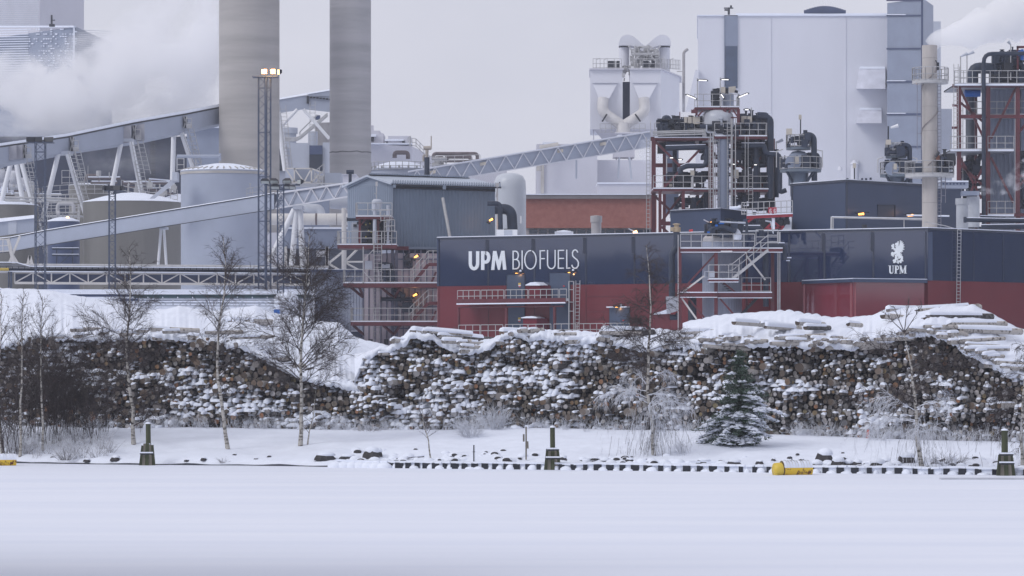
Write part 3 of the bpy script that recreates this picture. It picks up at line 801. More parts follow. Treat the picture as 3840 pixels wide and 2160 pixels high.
# --- its upper end between the two chimneys
t = thing('transfer_conveyor', 'kinked grey gallery spanning between the two concrete chimneys', 'conveyor', V(X(1135, 455), 460, GZ))
mb = MB()
for (x0, a0, b0), (x1, a1, b1) in zip([(1020, 378, 428), (1140, 358, 410)], [(1140, 358, 410), (1270, 352, 424)]):
    D = 455
    mb.hexa([P(x0, b0, D), P(x1, b1, D), P(x1, b1, D + 4), P(x0, b0, D + 4), P(x0, a0, D), P(x1, a1, D), P(x1, a1, D + 4), P(x0, a0, D + 4)], 0)
mb.hexa([P(1140, 362, 454.9), P(1270, 360, 454.9), P(1270, 360, 460), P(1140, 362, 460), P(1160, 352, 454.9), P(1270, 332, 454.9), P(1270, 332, 460), P(1160, 352, 460)], 0)
part(mb, 'gallery', [GREYP], t)
mb = MB(); mb.hexa([P(1020, 378, 454.8), P(1150, 354, 454.8), P(1150, 354, 460), P(1020, 378, 460), P(1020, 372, 455), P(1150, 349, 455), P(1150, 349, 460), P(1020, 372, 460)])
mb.hexa([P(1150, 354, 454.8), P(1270, 334, 454.8), P(1270, 334, 460), P(1150, 354, 460), P(1150, 349, 455), P(1270, 328, 455), P(1270, 328, 460), P(1150, 349, 460)]); part(mb, 'roof_snow', SNOW, t)
mb = MB(); mb.pbox(1150, 360, 1158, 388, 454.7, .3)
for x in range(1162, 1240, 12): mb.pbox(x, 362 + (x - 1160) * .1, x + 9, 367 + (x - 1160) * .1, 454.7, .3)
part(mb, 'window_slots', DARK, t)
legs([((1042, 420), (1072, 640))], 452, .42, WHITE, t)
legs([((1115, 410), (1050, 480)), ((1138, 410), (1235, 520))], 452, .22, WHITE, t)
mb = MB(); ladder(mb, P(1060, 395, 451), P(1085, 640, 451), .8, step=.5, r=.04, cage=True); ladder(mb, P(1172, 380, 453), P(1172, 540, 453), .7, step=.5, r=.04)
part(mb, 'access_ladder', GALV, t)
mb = MB()
for o in (0, 5, 9): mb.tube(fillet([P(1040, 516 + o, 470), P(1115, 520 + o, 470), P(1228, 425 + o, 470)], .8), .14, 6)
mb.tube(fillet([P(1124, 505, 470), P(1124, 494, 470), P(1190, 430, 470)], .5), .1, 6)
single(mb, 'pipe_run', 'bundle of thin pipes bending upward between the two chimneys', 'pipes', GALV)

# --- building band between and right of the chimneys
t = thing('service_building', 'pale building with tall dark window strips between the chimneys', 'building', V(X(1135, 490), 495, GZ))
mb = MB(); mb.pbox(1000, 545, 1250, 1300, 490, 20, 0); mb.pbox(1030, 536, 1160, 700, 489.4, 3, 1); mb.pbox(1210, 534, 1250, 700, 489.4, 3, 1); part(mb, 'wall', [GREYM, GREYL], t)
for x0, x1 in ((1040, 1072), (1160, 1209)):
    mb = MB(); mb.pbox(x0, 580, x1, 640, 488.9, .4)
    f = part(mb, 'window_strip', GLASS, t)
    mb = MB(); mb.pbox(x0, 546, x1, 579, 488.9, .4); part(mb, 'window_head', DARKB, t)
mb = MB()
c = (X(1085, 495), 496)
mb.lathe(c, [(.95, Z(540, 495)), (.95, Z(500, 495)), (1.15, Z(500, 495)), (1.15, Z(478, 495)), (0, Z(477, 495))], 16); part(mb, 'roof_exhaust', GREYL, t)
c = (X(1172, 495), 496); mb = MB(); mb.lathe(c, [(.7, Z(545, 495)), (.7, Z(492, 495)), (0, Z(490, 495))], 14); part(mb, 'roof_exhaust', GREYL, t)
mb = MB(); c = (X(1225, 500), 506); mb.lathe(c, [(2.0, Z(560, 500)), (2.0, Z(452, 500)), (0, Z(448, 500))], 24)
single(mb, 'storage_silo', 'squat grey silo peeking out left of the narrower chimney', 'silo', M('dull_grey_silo', (.28, .27, .28), .6))
mb = MB(); mb.pbox(1183, 432, 1200, 448, 494, 1.2); single(mb, 'control_cabin', 'small dark cabin on stairs beside the narrower chimney', 'cabin', DARKB)

t = thing('factory_block', 'beige-grey block with snowy rooflights just right of the narrower chimney', 'building', V(X(1500, 520), 530, GZ))
mb = MB(); mb.prism(foot((1360, 520), (1545, 525), (1640, 560), (1640, 600), (1360, 600)), GZ, Z(540, 520))
part(mb, 'wall', WHITEB, t)
mb = MB(); mb.pbox(1370, 500, 1438, 537, 525, 8); mb.pbox(1385, 490, 1425, 502, 527, 6); mb.pbox(1388, 470, 1400, 490, 528, 1.6); part(mb, 'penthouse', WHITEB, t)
mb = MB(); mb.pbox(1455, 510, 1540, 540, 524, 8, 0); mb.pbox(1388, 514, 1402, 530, 524.6, 1, 1); mb.pbox(1508, 528, 1518, 538, 523.6, 1, 1); mb.pbox(1378, 504, 1410, 512, 524, 2, 2); mb.pbox(1443, 522, 1514, 528, 523.6, 6, 2); mb.pbox(1360, 536, 1545, 540, 519.8, 2, 2)
part(mb, 'rooflight', [WHITEB, DARK, SNOW], t)
mb = MB(); railing(mb, [P(1530, 545, 520), P(1560, 550, 520), P(1590, 580, 520)], 1.2, .8, .05); mb.tube([P(1538, 550, 519), P(1538, 510, 519)], .12, 6); part(mb, 'roof_railing', GALV, t)

t = thing('domed_tank', 'round tank with snowy ribbed dome beside the narrower chimney', 'tank', V(X(1492, 440), 446, GZ))
c = (X(1492, 440), 449); r = 3.9
mb = MB(); mb.lathe(c, [(r, GZ), (r, Z(626, 440)), (r * 1.03, Z(626, 440)), (r * 1.03, Z(620, 440))], 40); part(mb, 'shell', GREYP, t)
mb = MB(); mb.dome(c, [(r * 1.02, Z(622, 440)), (r * .7, Z(602, 440)), (r * .35, Z(592, 440)), (.1, Z(588, 440))], 40); part(mb, 'roof', SNOW, t)
mb = MB()
for k in range(20):
    a = math.pi * 2 * k / 20; mb.pbox(0, 0, 1, 1, 1, .01) if 0 else mb.box((c[0] + r * math.cos(a) - .12, c[1] + r * math.sin(a) - .12, Z(622, 440)), (c[0] + r * math.cos(a) + .12, c[1] + r * math.sin(a) + .12, Z(610, 440)))
railing(mb, [V(c[0] + r * 1.05 * math.cos(a), c[1] + r * 1.05 * math.sin(a), Z(628, 440)) for a in [math.radians(180 + 12 * k) for k in range(16)]], 1.1, 1., .04)
part(mb, 'rim', GALV, t)
mb = MB(); mb.tube(fillet([P(1480, 592, 438), P(1480, 572, 438), P(1530, 572, 438), P(1530, 596, 438)], .7), .28, 10); part(mb, 'vent_pipe', BROWNP, t)
t = thing('pipe_bridge', 'brown insulated pipes looping along the roofline behind the black flue', 'pipes', V(X(1700, 430), 432, Z(640, 430)))
for pts, r in (([(1625, 600), (1625, 576), (1790, 576), (1790, 600)], .22), ([(1675, 606), (1675, 588), (1764, 588), (1764, 600)], .25), ([(1675, 604), (1790, 604)], .18), ([(1640, 600), (1640, 590), (1660, 590), (1660, 604)], .2)):
    mb = MB(); mb.tube(fillet([P(x, y, 430) for x, y in pts], .5), r, 8); part(mb, 'pipe', BROWNP, t)
mb = MB(); clutter(mb, 1620, 585, 1680, 640, 430, 433, 22, 5, (0,), .08, .2); railing(mb, [P(1610, 622, 429), P(1800, 616, 429)], 1.2, 1., .04); part(mb, 'pipe_supports', GALV, t)
mb = MB(); mb.pbox(1590, 615, 1900, 700, 436, 10); single(mb, 'pump_building', 'low pale building under the brown pipe loops', 'building', WHITEB)
mb = MB(); mb.pbox(1360, 628, 1620, 700, 470, 10); single(mb, 'annex_building', 'low grey building behind the snowy domed tank', 'building', GREYL)

# --- tanks on the left
def tank(px0, px1, ytop, yapex, D, mat, lab, ribs=0, overhang=1.0, base=None, grp=None, nm='storage_tank'):
    r = (X(px1, D) - X(px0, D)) / 2; c = (X((px0 + px1) / 2, D), D + r)
    t = thing(nm, lab, 'tank', V(c[0], c[1], GZ), grp)
    zt = Z(ytop, D); ro = r * overhang
    mb = MB(); mb.lathe(c, [(r, GZ), (r, zt)], 64, 0); mb.lathe(c, [(ro, zt), (ro, zt + .16)], 64, 0); part(mb, 'shell', mat, t)
    mb = MB(); za = Z(yapex, D) + (zt - Z(ytop, D)); mb.dome(c, [(ro * 1.01, zt + .15), (ro * .99, zt + .26), (ro * .6, lerp(zt, za, .48) + .2), (ro * .25, lerp(zt, za, .85) + .1), (.1, za)], 64, 0)
    part(mb, 'snowy_roof', SNOW, t)
    if ribs:
        mb = MB()
        for k in range(ribs):
            a = 2 * math.pi * (k + .5) / ribs
            p = [V(c[0] + q * ro * math.cos(a), c[1] + q * ro * math.sin(a), z) for q, z in ((1.0, zt + .22), (.6, lerp(zt, za, .48) + .19), (.25, lerp(zt, za, .85) + .09))]
            mb.beam(p[0], p[0].lerp(p[1], .45), .13, .2)
        part(mb, 'roof_rib', M('beige_rib', (.42, .40, .38), .6), t)
    return t, c, r, zt
t, c, r, zt = tank(663, 990, 640, 603, 340, GREYP, 'huge pale blue-grey tank with ribbed snowy cone roof and small sign', 40, 1.012)
mb = MB(); mb.lathe(c, [(r * 1.013, zt - .22), (r * 1.013, zt + .03)], 64); part(mb, 'eaves_band', M('beige_band', (.42, .40, .38), .6), t)
# small sign on its shell
mb = MB(); ws = Wall(795, 340.3, 857, 340.3); mb.plate(ws, [(796, 857), (855, 857), (855, 875), (796, 875)], .12, .06, 0)
sg = part(mb, 'sign', SIGNW, t)
mb = MB()
def glyphrow(x0, x1, y0, y1, words, seed):
    R = random.Random(seed); n = sum(words) + (len(words) - 1); w = (x1 - x0) / n; x = x0
    for wd in words:
        for k in range(wd):
            kind = R.choice('ILTEHUAN'); a, b = x + w * .12, x + w * .82; q = .55
            st = {'I': [((a + b) / 2, y0, (a + b) / 2, y1)], 'L': [(a, y0, a, y1), (a, y1, b, y1)], 'T': [(a, y0, b, y0), ((a + b) / 2, y0, (a + b) / 2, y1)], 'E': [(a, y0, a, y1), (a, y0, b, y0), (a, y1, b, y1)], 'H': [(a, y0, a, y1), (b, y0, b, y1), (a, (y0 + y1) / 2, b, (y0 + y1) / 2)],
                  'U': [(a, y0, a, y1), (b, y0, b, y1), (a, y1, b, y1)], 'A': [(a, y1, (a + b) / 2, y0), ((a + b) / 2, y0, b, y1)], 'N': [(a, y0, a, y1), (b, y0, b, y1), (a, y0, b, y1)]}[kind]
            for (p, r_, u, v_) in st: mb.stroke(ws, [(p, r_), (u, v_)], q, .135, .01)
            x += w
        x += w
glyphrow(798, 852, 859.2, 862.4, (7, 11), 1); glyphrow(811, 841, 864.6, 867.4, (2, 4, 5), 2); glyphrow(817, 834, 870, 872.6, (6,), 3)
part(mb, 'lettering', SIGNT, sg)
mb = MB(); mb.stroke(ws, [(800, 872.5), (803, 868.5), (806, 872.5)], 1.2, .135, .01); mb.stroke(ws, [(846, 872.5), (849, 868.5), (852, 872.5)], 1.2, .135, .01); part(mb, 'hazard_symbol', M('olive_symbol', (.25, .26, .12), .6), sg)
mb = MB(); mb.tube([P(664, 586, 345), P(825, 586, 345)], .17, 8); mb.tube([P(825, 575, 345), P(825, 603, 345)], .12, 8)
mb.tube([P(664, 586, 345), P(664, 640, 345)], .06, 6); mb.tube([P(690, 588, 345), P(690, 625, 345)], .05, 6)
part(mb, 'top_pipe', GREYP, t)
mb = MB(); railing(mb, [P(664, 640, 343), P(690, 640, 343)], 1.2, .5, .04); mb.tube([P(735, 600, 342), P(735, 630, 342)], .04, 5); mb.tube([P(938, 689, 339.5), P(938, 740, 339.5)], .035, 5); mb.pbox(934, 688, 942, 692, 339.4, .1); railing(mb, [P(926, 745, 335), P(990, 735, 335)], 1., .6, .03)
part(mb, 'roof_railing', GALV, t)

tank(288, 668, 757, 712, 372, OLIVE, 'broad olive-grey tank with snowy cone roof behind the lower conveyor')
tank(250, 395, 697, 684, 420, OLIVE, 'small far olive-grey tank under pipework, left of the second A-frame')
tank(-110, 128, 771, 749, 380, OLIVE, 'olive-grey snow-roofed tank cut by the left picture edge')
tank(560, 760, 767, 722, 402, OLIVE, 'half-hidden olive tank squeezed between the broad tank and the pale blue one')
t2, c2, r2, z2 = tank(170, 291, 834, 812, 352, DARKB, 'small dark blue tank with a thick snow cap and yellow lamp')
mb = MB(); railing(mb, [V(c2[0] + r2 * math.cos(a), c2[1] + r2 * math.sin(a), z2 + .1) for a in [math.radians(20 * k) for k in range(10)]], 1.1, .8, .035); part(mb, 'roof_railing', GALV, t2)
mb = MB(); mb.tube(fillet([P(216, 800, 356), P(216, 764, 356), P(276, 764, 356), P(276, 800, 356)], .4), .2, 8); mb.tube([P(212, 800, 355), P(224, 800, 355)], .25, 8); part(mb, 'pipe', M('frosted_pipe', (.4, .4, .42), .7), t2)
mb = MB(); mb.tube([P(251, 829, 353), P(251, 816, 353)], .04, 5, 1); mb.lathe((X(254, 353), 353), [(.02, Z(819, 353)), (.13, Z(817, 353)), (.13, Z(813, 353)), (.02, Z(811, 353))], 10)
single(mb, 'lamp', 'small glowing yellow lamp on the small dark blue tank', 'lamp', [LAMPY, GALV])
for k, y in enumerate(range(770, 815, 9)):
    pass
mb = MB(); railing(mb, [P(165, 805, 362), P(300, 800, 362)], 1.2, .8, .035); railing(mb, [P(165, 775, 365), P(300, 772, 365)], 1.2, .8, .035); mb.pbox(160, 806, 300, 810, 361, 3)
for y in (740, 752): mb.tube([P(20, y, 366), P(290, y + 6, 366)], .12, 6)
mb.pbox(165, 770, 170, 1010, 365, .3); mb.pbox(291, 765, 296, 1010, 365, .3)
single(mb, 'walkway', 'railed pipe walkway over the small dark blue tank', 'walkway', GALV)
mb = MB()
for y in (933, 957): mb.tube([P(195, y, 350), P(295, y, 350)], .12, 6, 0); mb.pbox(195, y - 5, 295, y - 3, 349.8, .3, 1)
for x in (210, 270): mb.pbox(x, 925, x + 4, 1010, 350, .2, 0)
mb.beam(P(215, 1000, 350), P(275, 945, 350), .1, .1, 0)
single(mb, 'pipe_rack', 'low snow-lined pipe rack in the dark gap under the lower conveyor', 'pipes', [DARKP, SNOW])

# horizontal vessels far left
R = random.Random(4)
for k, (x0, x1, y, rr, lab) in enumerate(((-60, 22, 663, .85, 'frosted horizontal vessel at the left edge, rounded end visible'), (38, 66, 668, .9, 'small frosted vessel behind the first A-frame legs'), (-60, 28, 695, .6, 'lower frosted pipe vessel at the left edge'), (34, 128, 696, .55, 'long white frosted vessel behind the first A-frame'), (44, 110, 682, .5, 'grey frosted vessel between the first A-frame legs'))):
    D = 398; mb = MB(); a, b = P(x0, y, D), P(x1, y, D)
    mb.tube([a, a + V(.15, 0, 0), b - V(.15, 0, 0), b], [rr * .7, rr, rr, rr * .7], 16); single(mb, 'horizontal_vessel', lab, 'vessel', [M('frosted_white_vessel', (.5, .51, .56), .7, .15, 2.)], 'frosted vessels at the left edge')
mb = MB(); mb.pbox(-80, 700, 132, 760, 402, 5, 0)
for y in (725, 740, 748): mb.tube([P(-60, y, 397), P(230, y + 6, 397)], .15, 6, 1); mb.tube([P(-60, y - 3, 397), P(230, y + 3, 397)], .1, 6, 2)
clutter(mb, 0, 700, 130, 745, 396, 399, 26, 8, (1, 2), .05, .14); railing(mb, [P(-60, 655, 402), P(60, 655, 402)], 1.3, .8, .04, 1)
single(mb, 'vessel_platform', 'cluttered platform with pipes under the frosted vessels', 'platform', [M('dark_brown_base', (.08, .06, .06), .7), GALV, SNOWR])
# pipes above the tanks, middle
t = thing('rooftop_pipework', 'snowy pipes and railings between the second and fourth A-frames', 'pipes', V(X(450, 410), 412, Z(760, 410)))
mb = MB()
for pts, r in (([(322, 680), (322, 658), (372, 658), (372, 690)], .2), ([(326, 668), (452, 668)], .2), ([(340, 684), (440, 684)], .18), ([(555, 690), (555, 675), (640, 682)], .22), ([(460, 686), (640, 686)], .25), ([(470, 700), (560, 708), (650, 730)], .14)):
    mb.tube(fillet([P(x, y, 405) for x, y in pts], .6), r, 8, 0)
    mb.tube([P(pts[-2][0] + 4, pts[-2][1] - 4, 404.9), P(pts[-1][0] - 2, (pts[-1][1] if abs(pts[-1][1] - pts[-2][1]) < 20 else pts[-2][1]) - 4, 404.9)], r * .6, 6, 1)
part(mb, 'pipe', [BROWNP, SNOWR], t)
mb = MB(); railing(mb, [P(232, 690, 404), P(318, 690, 404)], 1.6, .8, .04); railing(mb, [P(160, 738, 404), P(290, 728, 404), P(420, 728, 404)], 1.2, 1., .035)
mb.tube([P(370, 660, 404), P(370, 640, 404)], .3, 8); mb.tube([P(410, 668, 404), P(410, 645, 404)], .06, 5); mb.tube([P(330, 660, 404), P(330, 622, 404)], .04, 5)
railing(mb, [P(455, 715, 385), P(560, 740, 385), P(665, 752, 385)], 1.2, .9, .035)
clutter(mb, 480, 690, 660, 745, 384, 390, 26, 18, (0,), .04, .12)
part(mb, 'railing', GALV, t)
mb = MB(); mb.hexa([P(560, 745, 338), P(580, 745, 338), P(580, 745, 340), P(560, 745, 340), P(650, 668, 338), P(664, 680, 338), P(664, 680, 340), P(650, 668, 340)]); mb.pbox(646, 645, 665, 680, 337.9, 2)
single(mb, 'inclined_duct', 'short slanting grey duct against the left side of the pale blue tank', 'duct', GREYL)

# --- lower conveyor
t = thing('lower_conveyor', 'lower grey-blue conveyor gallery climbing across the tanks to the ribbed steel-blue hall', 'conveyor', V(X(600, 325), 326, GZ))
mb = MB(); segs = [(-80, 905, 955), (40, 893, 943), (170, 867, 919), (966, 738, 793), (1028, 727, 785)]
DL = lambda x: lerp(330, 298, max(0, x) / 1300)
for (x0, a0, b0), (x1, a1, b1) in zip(segs, segs[1:]):
    D0, D1 = DL(x0), DL(x1)
    mb.hexa([P(x0, b0, D0), P(x1, b1, D1), P(x1, b1, D1 + 3), P(x0, b0, D0 + 3), P(x0, a0, D0), P(x1, a1, D1), P(x1, a1, D1 + 3), P(x0, a0, D0 + 3)], 0)
    mb.hexa([P(x0, a0, D0 - .1), P(x1, a1, D1 - .1), P(x1, a1, D1 + 3), P(x0, a0, D0 + 3), P(x0, a0 - 3, D0 - .1), P(x1, a1 - 3, D1 - .1), P(x1, a1 - 3, D1 + 3), P(x0, a0 - 3, D0 + 3)], 1)
    mb.hexa([P(x0, a0 - 3.2, D0), P(x1, a1 - 3.2, D1), P(x1, a1 - 3.2, D1 + 3), P(x0, a0 - 3.2, D0 + 3), P(x0, a0 - 5, D0 + .1), P(x1, a1 - 5, D1 + .1), P(x1, a1 - 6, D1 + 3), P(x0, a0 - 6, D0 + 3)], 2)
    mb.hexa([P(x0, b0 + 2.5, D0 - .1), P(x1, b1 + 2.5, D1 - .1), P(x1, b1 + 2.5, D1 + 3), P(x0, b0 + 2.5, D0 + 3), P(x0, b0, D0 - .1), P(x1, b1, D1 - .1), P(x1, b1, D1 + 3), P(x0, b0, D0 + 3)], 1)
part(mb, 'gallery', [GREYP, DARK, SNOW], t)
def truss_gallery(t, x0, a0, b0, D0, x1, a1, b1, D1, n, nm='lattice_side'):
    mb = MB(); mb.hexa([P(x0, b0, D0 + .3), P(x1, b1, D1 + .3), P(x1, b1, D1 + 3), P(x0, b0, D0 + 3), P(x0, a0, D0 + .3), P(x1, a1, D1 + .3), P(x1, a1, D1 + 3), P(x0, a0, D0 + 3)]); part(mb, 'gallery', GREYP, t)
    mb = MB(); truss(mb, P(x0, a0, D0), P(x1, a1, D1), P(x0, b0, D0), P(x1, b1, D1), n, .12); part(mb, nm, LATT, t)
    mb = MB(); mb.hexa([P(x0, a0 - 2, D0), P(x1, a1 - 2, D1), P(x1, a1 - 2, D1 + 3), P(x0, a0 - 2, D0 + 3), P(x0, a0 - 4, D0), P(x1, a1 - 4, D1), P(x1, a1 - 4, D1 + 3), P(x0, a0 - 4, D0 + 3)]); part(mb, 'roof_snow', SNOW, t)
truss_gallery(t, 1028, 727, 783, 305, 1312, 686, 736, 297, 5)
legs([((604, 852), (592, 1010)), ((614, 852), (625, 1010))], 318, .13, WHITE, t)
legs([((1104, 785), (1008, 985)), ((1112, 782), (1093, 1010)), ((1125, 782), (1136, 1010))], 303, .26, WHITE, t)
mb = MB(); mb.pbox(598, 848, 620, 857, 316, 3); mb.pbox(1098, 770, 1134, 784, 302, 3); part(mb, 'leg_head', GREYL, t)
# enclosed conveyor stub at left
t = thing('covered_bridge', 'short enclosed gallery with snowy roof at the left edge below the first A-frame', 'conveyor', V(X(40, 316), 318, GZ))
mb = MB(); a, b = 316, 316
mb.hexa([P(-90, 897, a), P(128, 868, a), P(128, 868, a + 4), P(-90, 897, a + 4), P(-90, 842, a), P(128, 818, a), P(128, 818, a + 4), P(-90, 842, a + 4)], 0)
mb.hexa([P(-90, 842, a - .2), P(128, 818, a - .2), P(128, 818, a + 4), P(-90, 842, a + 4), P(-90, 834, a + .1), P(128, 811, a + .1), P(128, 806, a + 3.8), P(-90, 828, a + 3.8)], 1)
mb.hexa([P(31, 880, a - .05), P(62, 876, a - .05), P(62, 876, a + 1), P(31, 880, a + 1), P(31, 832, a - .05), P(62, 828, a - .05), P(62, 828, a + 1), P(31, 832, a + 1)], 2)
part(mb, 'gallery', [GREYP, SNOW, GREYL], t)
mb = MB(); mb.pbox(-60, 895, 30, 899, 315.8, 1); railing(mb, [P(-60, 950, 314), P(35, 945, 314)], 1.2, .6, .04)
mb.beam(P(30, 895, 315), P(55, 1000, 315), .3, .3); mb.beam(P(75, 885, 315), P(35, 985, 315), .2, .2); mb.beam(P(38, 940, 315), P(65, 985, 315), .2, .2)
mb.beam(P(112, 960, 315), P(100, 1010, 315), .25, .25); mb.beam(P(112, 960, 315), P(125, 1010, 315), .25, .25)
part(mb, 'trestle', CREAM, t)

# --- right truss conveyor rising to the baghouse
t = thing('truss_conveyor', 'pale lattice-sided conveyor rising right towards the red steel tower', 'conveyor', V(X(2000, 390), 392, GZ))
truss_gallery(t, 1530, 645, 700, 385, 2440, 494, 551, 402, 14)
mb = MB()
for x in (1612, 1800, 2090, 2250):
    tt = (x - 1530) / 910; y = lerp(645, 494, tt); D = lerp(385, 402, tt); mb.hexa([P(x, y + 22, D + .1), P(x + 22, y + 18, D + .1), P(x + 22, y + 18, D + .29), P(x, y + 22, D + .29), P(x, y + 10, D + .1), P(x + 22, y + 6, D + .1), P(x + 22, y + 6, D + .29), P(x, y + 10, D + .29)])
part(mb, 'panel', BEIGE, t)
legs([((2161, 600), (2161, 670)), ((2322, 590), (2318, 670)), ((2360, 590), (2368, 672))], 400, .12, GREYL, t)

# --- floodlight masts
def mast(px0, px1, ytop, ybot, D, lab, pole=None, grp='lattice floodlight masts'):
    t = thing('floodlight_mast', lab, 'light mast', V(X((px0 + px1) / 2, D), D + .5, GZ), grp)
    w = X(px1, D) - X(px0, D); x0, x1 = X(px0, D), X(px1, D); z0, z1 = min(GZ, Z(ybot, D)), Z(ytop, D); mb = MB()
    cs = [(x0, D), (x1, D), (x1, D + w), (x0, D + w)]
    for c in cs: mb.beam((c[0], c[1], z0), (c[0], c[1], z1), .07, .07)
    n = int((z1 - z0) / (w * .9))
    for i in range(n):
        za, zb = lerp(z0, z1, i / n), lerp(z0, z1, (i + 1) / n)
        for j in range(4):
            a, b = cs[j], cs[(j + 1) % 4]
            if i % 2: a, b = b, a
            mb.beam((a[0], a[1], za), (b[0], b[1], zb), .034, .034)
            if i % 4 == 0: mb.beam((a[0], a[1], za), (b[0], b[1], za), .045, .045)
    part(mb, 'lattice', MASTB, t)
    if pole:
        mb = MB(); mb.tube([P(pole, ybot, D - .1), P(pole, ytop + 6, D - .1)], .12, 8); part(mb, 'cable_duct', MASTB, t)
    return t
def flood(t, px, py, D, w=26, h=14, ax=0, lit=False, lab=None, tilt=.5, lens=True):
    mb = MB(); c = P(px, py, D); ww = w * D / F / 2; hh = h * D / F / 2
    up = V(0, -math.sin(tilt), math.cos(tilt)); s = V(math.cos(ax), math.sin(ax) , 0); n = s.cross(up); n = -n if n.y > 0 else n
    q = [c + s * a * ww + up * b * hh for a, b in ((-1, -1), (1, -1), (1, 1), (-1, 1))]
    k = [c - n * .3 + s * a * ww * .55 + up * b * hh * .55 for a, b in ((-1, -1), (1, -1), (1, 1), (-1, 1))]
    mb.hexa([k[0], k[1], k[2], k[3], q[0], q[1], q[2], q[3]])
    o = part(mb, 'floodlight', DARK, t)
    if not lens: return
    mb = MB(); qq = [c + n * .03 + s * a * ww * .86 + up * b * hh * .8 for a, b in ((-1, -1), (1, -1), (1, 1), (-1, 1))]; mb.add(qq + [p - n * .02 for p in qq], [(0, 1, 2, 3), (0, 1, 5, 4), (1, 2, 6, 5), (2, 3, 7, 6), (3, 0, 4, 7)])
    part(mb, 'lens', LAMPY if lit else LENS, o)
D = 275
t = mast(968, 1013, 287, 1180, D, 'tallest lattice mast with glowing floodlights in front of the wide chimney', 997)
for x, y, w in ((991, 268, 25), (1024, 268, 22), (1045, 270, 12)):
    flood(t, x, y, D - .5, w, 22, -.35 if x < 1040 else -.9, True, tilt=.35)
mb = MB(); mb.pbox(945, 284, 1042, 288, D - .3, 1.4); mb.tube([P(997, 288, D), P(997, 310, D)], .15, 8); part(mb, 'head_frame', MASTB, t)
lg = lampglow(P(1005, 262, D - 1.6), (1, .6, .25), 300, .3); lg.parent = t; lg.location = lg.location - ORG[t.name]
D = 262
t = mast(1040, 1063, 690, 1180, D, 'shorter pale mast with unlit angled floodlights right of the tallest mast')
for x, y, ax, tl in ((994, 683, .2, 1.0), (1028, 682, .3, .9), (1076, 682, -.2, .9), (1122, 682, -1.1, .3), (1032, 704, .2, 1.0), (1080, 703, .5, 1.1), (1096, 704, .8, .9)): flood(t, x, y, D - .4, 34, 20, ax, tilt=tl)
mb = MB(); mb.beam(P(990, 694, D), P(1125, 694, D), .09, .09); mb.beam(P(1012, 710, D), P(1100, 710, D), .09, .09); mb.beam(P(1040, 710, D), P(995, 688, D), .07, .07); mb.beam(P(1062, 710, D), P(1120, 688, D), .07, .07)
part(mb, 'head_frame', MASTB, t)
D = 285
t = mast(131, 167, 536, 1200, D, 'lattice mast at left with three dark unlit lamps above the conveyor')
for x, w, ax in ((116, 34, .5), (145, 24, 0), (182, 40, -.5)): flood(t, x, 523, D - .3, w * 1.1, 19, ax, tilt=-.3, lens=False)
mb = MB(); mb.pbox(104, 531, 198, 535, D - .2, 1.2); part(mb, 'head_frame', MASTB, t)
D = 280
t = mast(408, 431, 716, 1200, D, 'slim lattice mast with a cluster of dark lamps before the broad olive tank')
for x, w, ax in ((395, 16, .9), (412, 24, .2), (436, 26, -.2), (454, 20, -.8)): flood(t, x, 704, D - .3, w * 1.1, 18, ax, tilt=-.3, lens=False)
mb = MB(); mb.pbox(390, 711, 456, 715, D - .2, 1.0); part(mb, 'head_frame', MASTB, t)

# --- pipe bridge, low walls and band in front
t = thing('pipe_bridge', 'long low snow-lined truss bridge with pipes crossing the left half', 'pipe bridge', V(X(500, 292), 293, GZ))
D = 292; mb = MB()
x = -20; n = 17; k = 0
for i in range(n):
    xa, xb = 55 + i * 69, 55 + (i + 1) * 69; yt = lambda x: 1022 + (x - 55) * .006; yb = lambda x: 1060 + (x - 55) * .006
    mb.beam(P(xa, yt(xa), D), P(xa, yb(xa), D), .11, .11)
    a, b = ((xa, yt(xa)), (xb, yb(xb))) if i % 2 else ((xa, yb(xa)), (xb, yt(xb)))
    mb.beam(P(*a, D), P(*b, D), .1, .1)
mb.beam(P(-30, 1020, D), P(1230, 1029, D), .16, .16); mb.beam(P(55, 1061, D), P(1230, 1068, D), .2, .2)
part(mb, 'lattice_side', CREAM, t)
mb = MB(); mb.hexa([P(55, 1062, D + .4), P(1230, 1068, D + .4), P(1230, 1068, D + 3), P(55, 1062, D + 3), P(55, 1028, D + .4), P(1230, 1034, D + .4), P(1230, 1034, D + 3), P(55, 1028, D + 3)]); part(mb, 'dark_floor_channel', DARKB, t)
mb = MB()
for y, r, m in ((993, .12, 0), (1003, .1, 0), (1012, .13, 1)): mb.tube([P(-40, y, D + .6), P(40, y, D + .6), P(1230, y + 9, D + .6)], r, 8, m)
for i in range(0, 1200, 23): mb.pbox(i, 1000, i + 2, 1024, D + .5, .1, 1)
part(mb, 'pipe', [GALV, DARKP], t)
mb = MB(); 
for pts in ([(-40, 983), (62, 984), (115, 999), (1230, 1007)], [(-40, 1017), (1230, 1026)]):
    for p, q in zip(pts, pts[1:]): mb.beam(P(*p, D + .2), P(*q, D + .2), 1.2, .07)
part(mb, 'snow_line', SNOW, t)
mb = MB(); mb.tube([P(-30, 1010, D - .5), P(33, 1010, D - .5)], .13, 8); part(mb, 'yellow_pipe', M('yellow_pipe', (.45, .33, .06), .5), t)
mb = MB(); mb.pbox(38, 1015, 44, 1080, D - .3, .3); mb.pbox(30, 1015, 34, 1080, D - .3, .3); part(mb, 'support_post', MASTB, t)
mb = MB(); mb.prism(foot((-60, 268), (1180, 268), (1180, 290), (-60, 290)), GZ, Z(1085, 268)); o = single(mb, 'loading_platform', 'long low white snow-covered platform wall below the truss bridge', 'platform', SNOWR)
mb = MB(); mb.pbox(20, 1104, 1160, 1112, 262, 1.5, 1)
for i in range(12): mb.pbox(500 + i * 56, 1104, 500 + i * 56 + 52, 1118, 261.8, .2, 0)
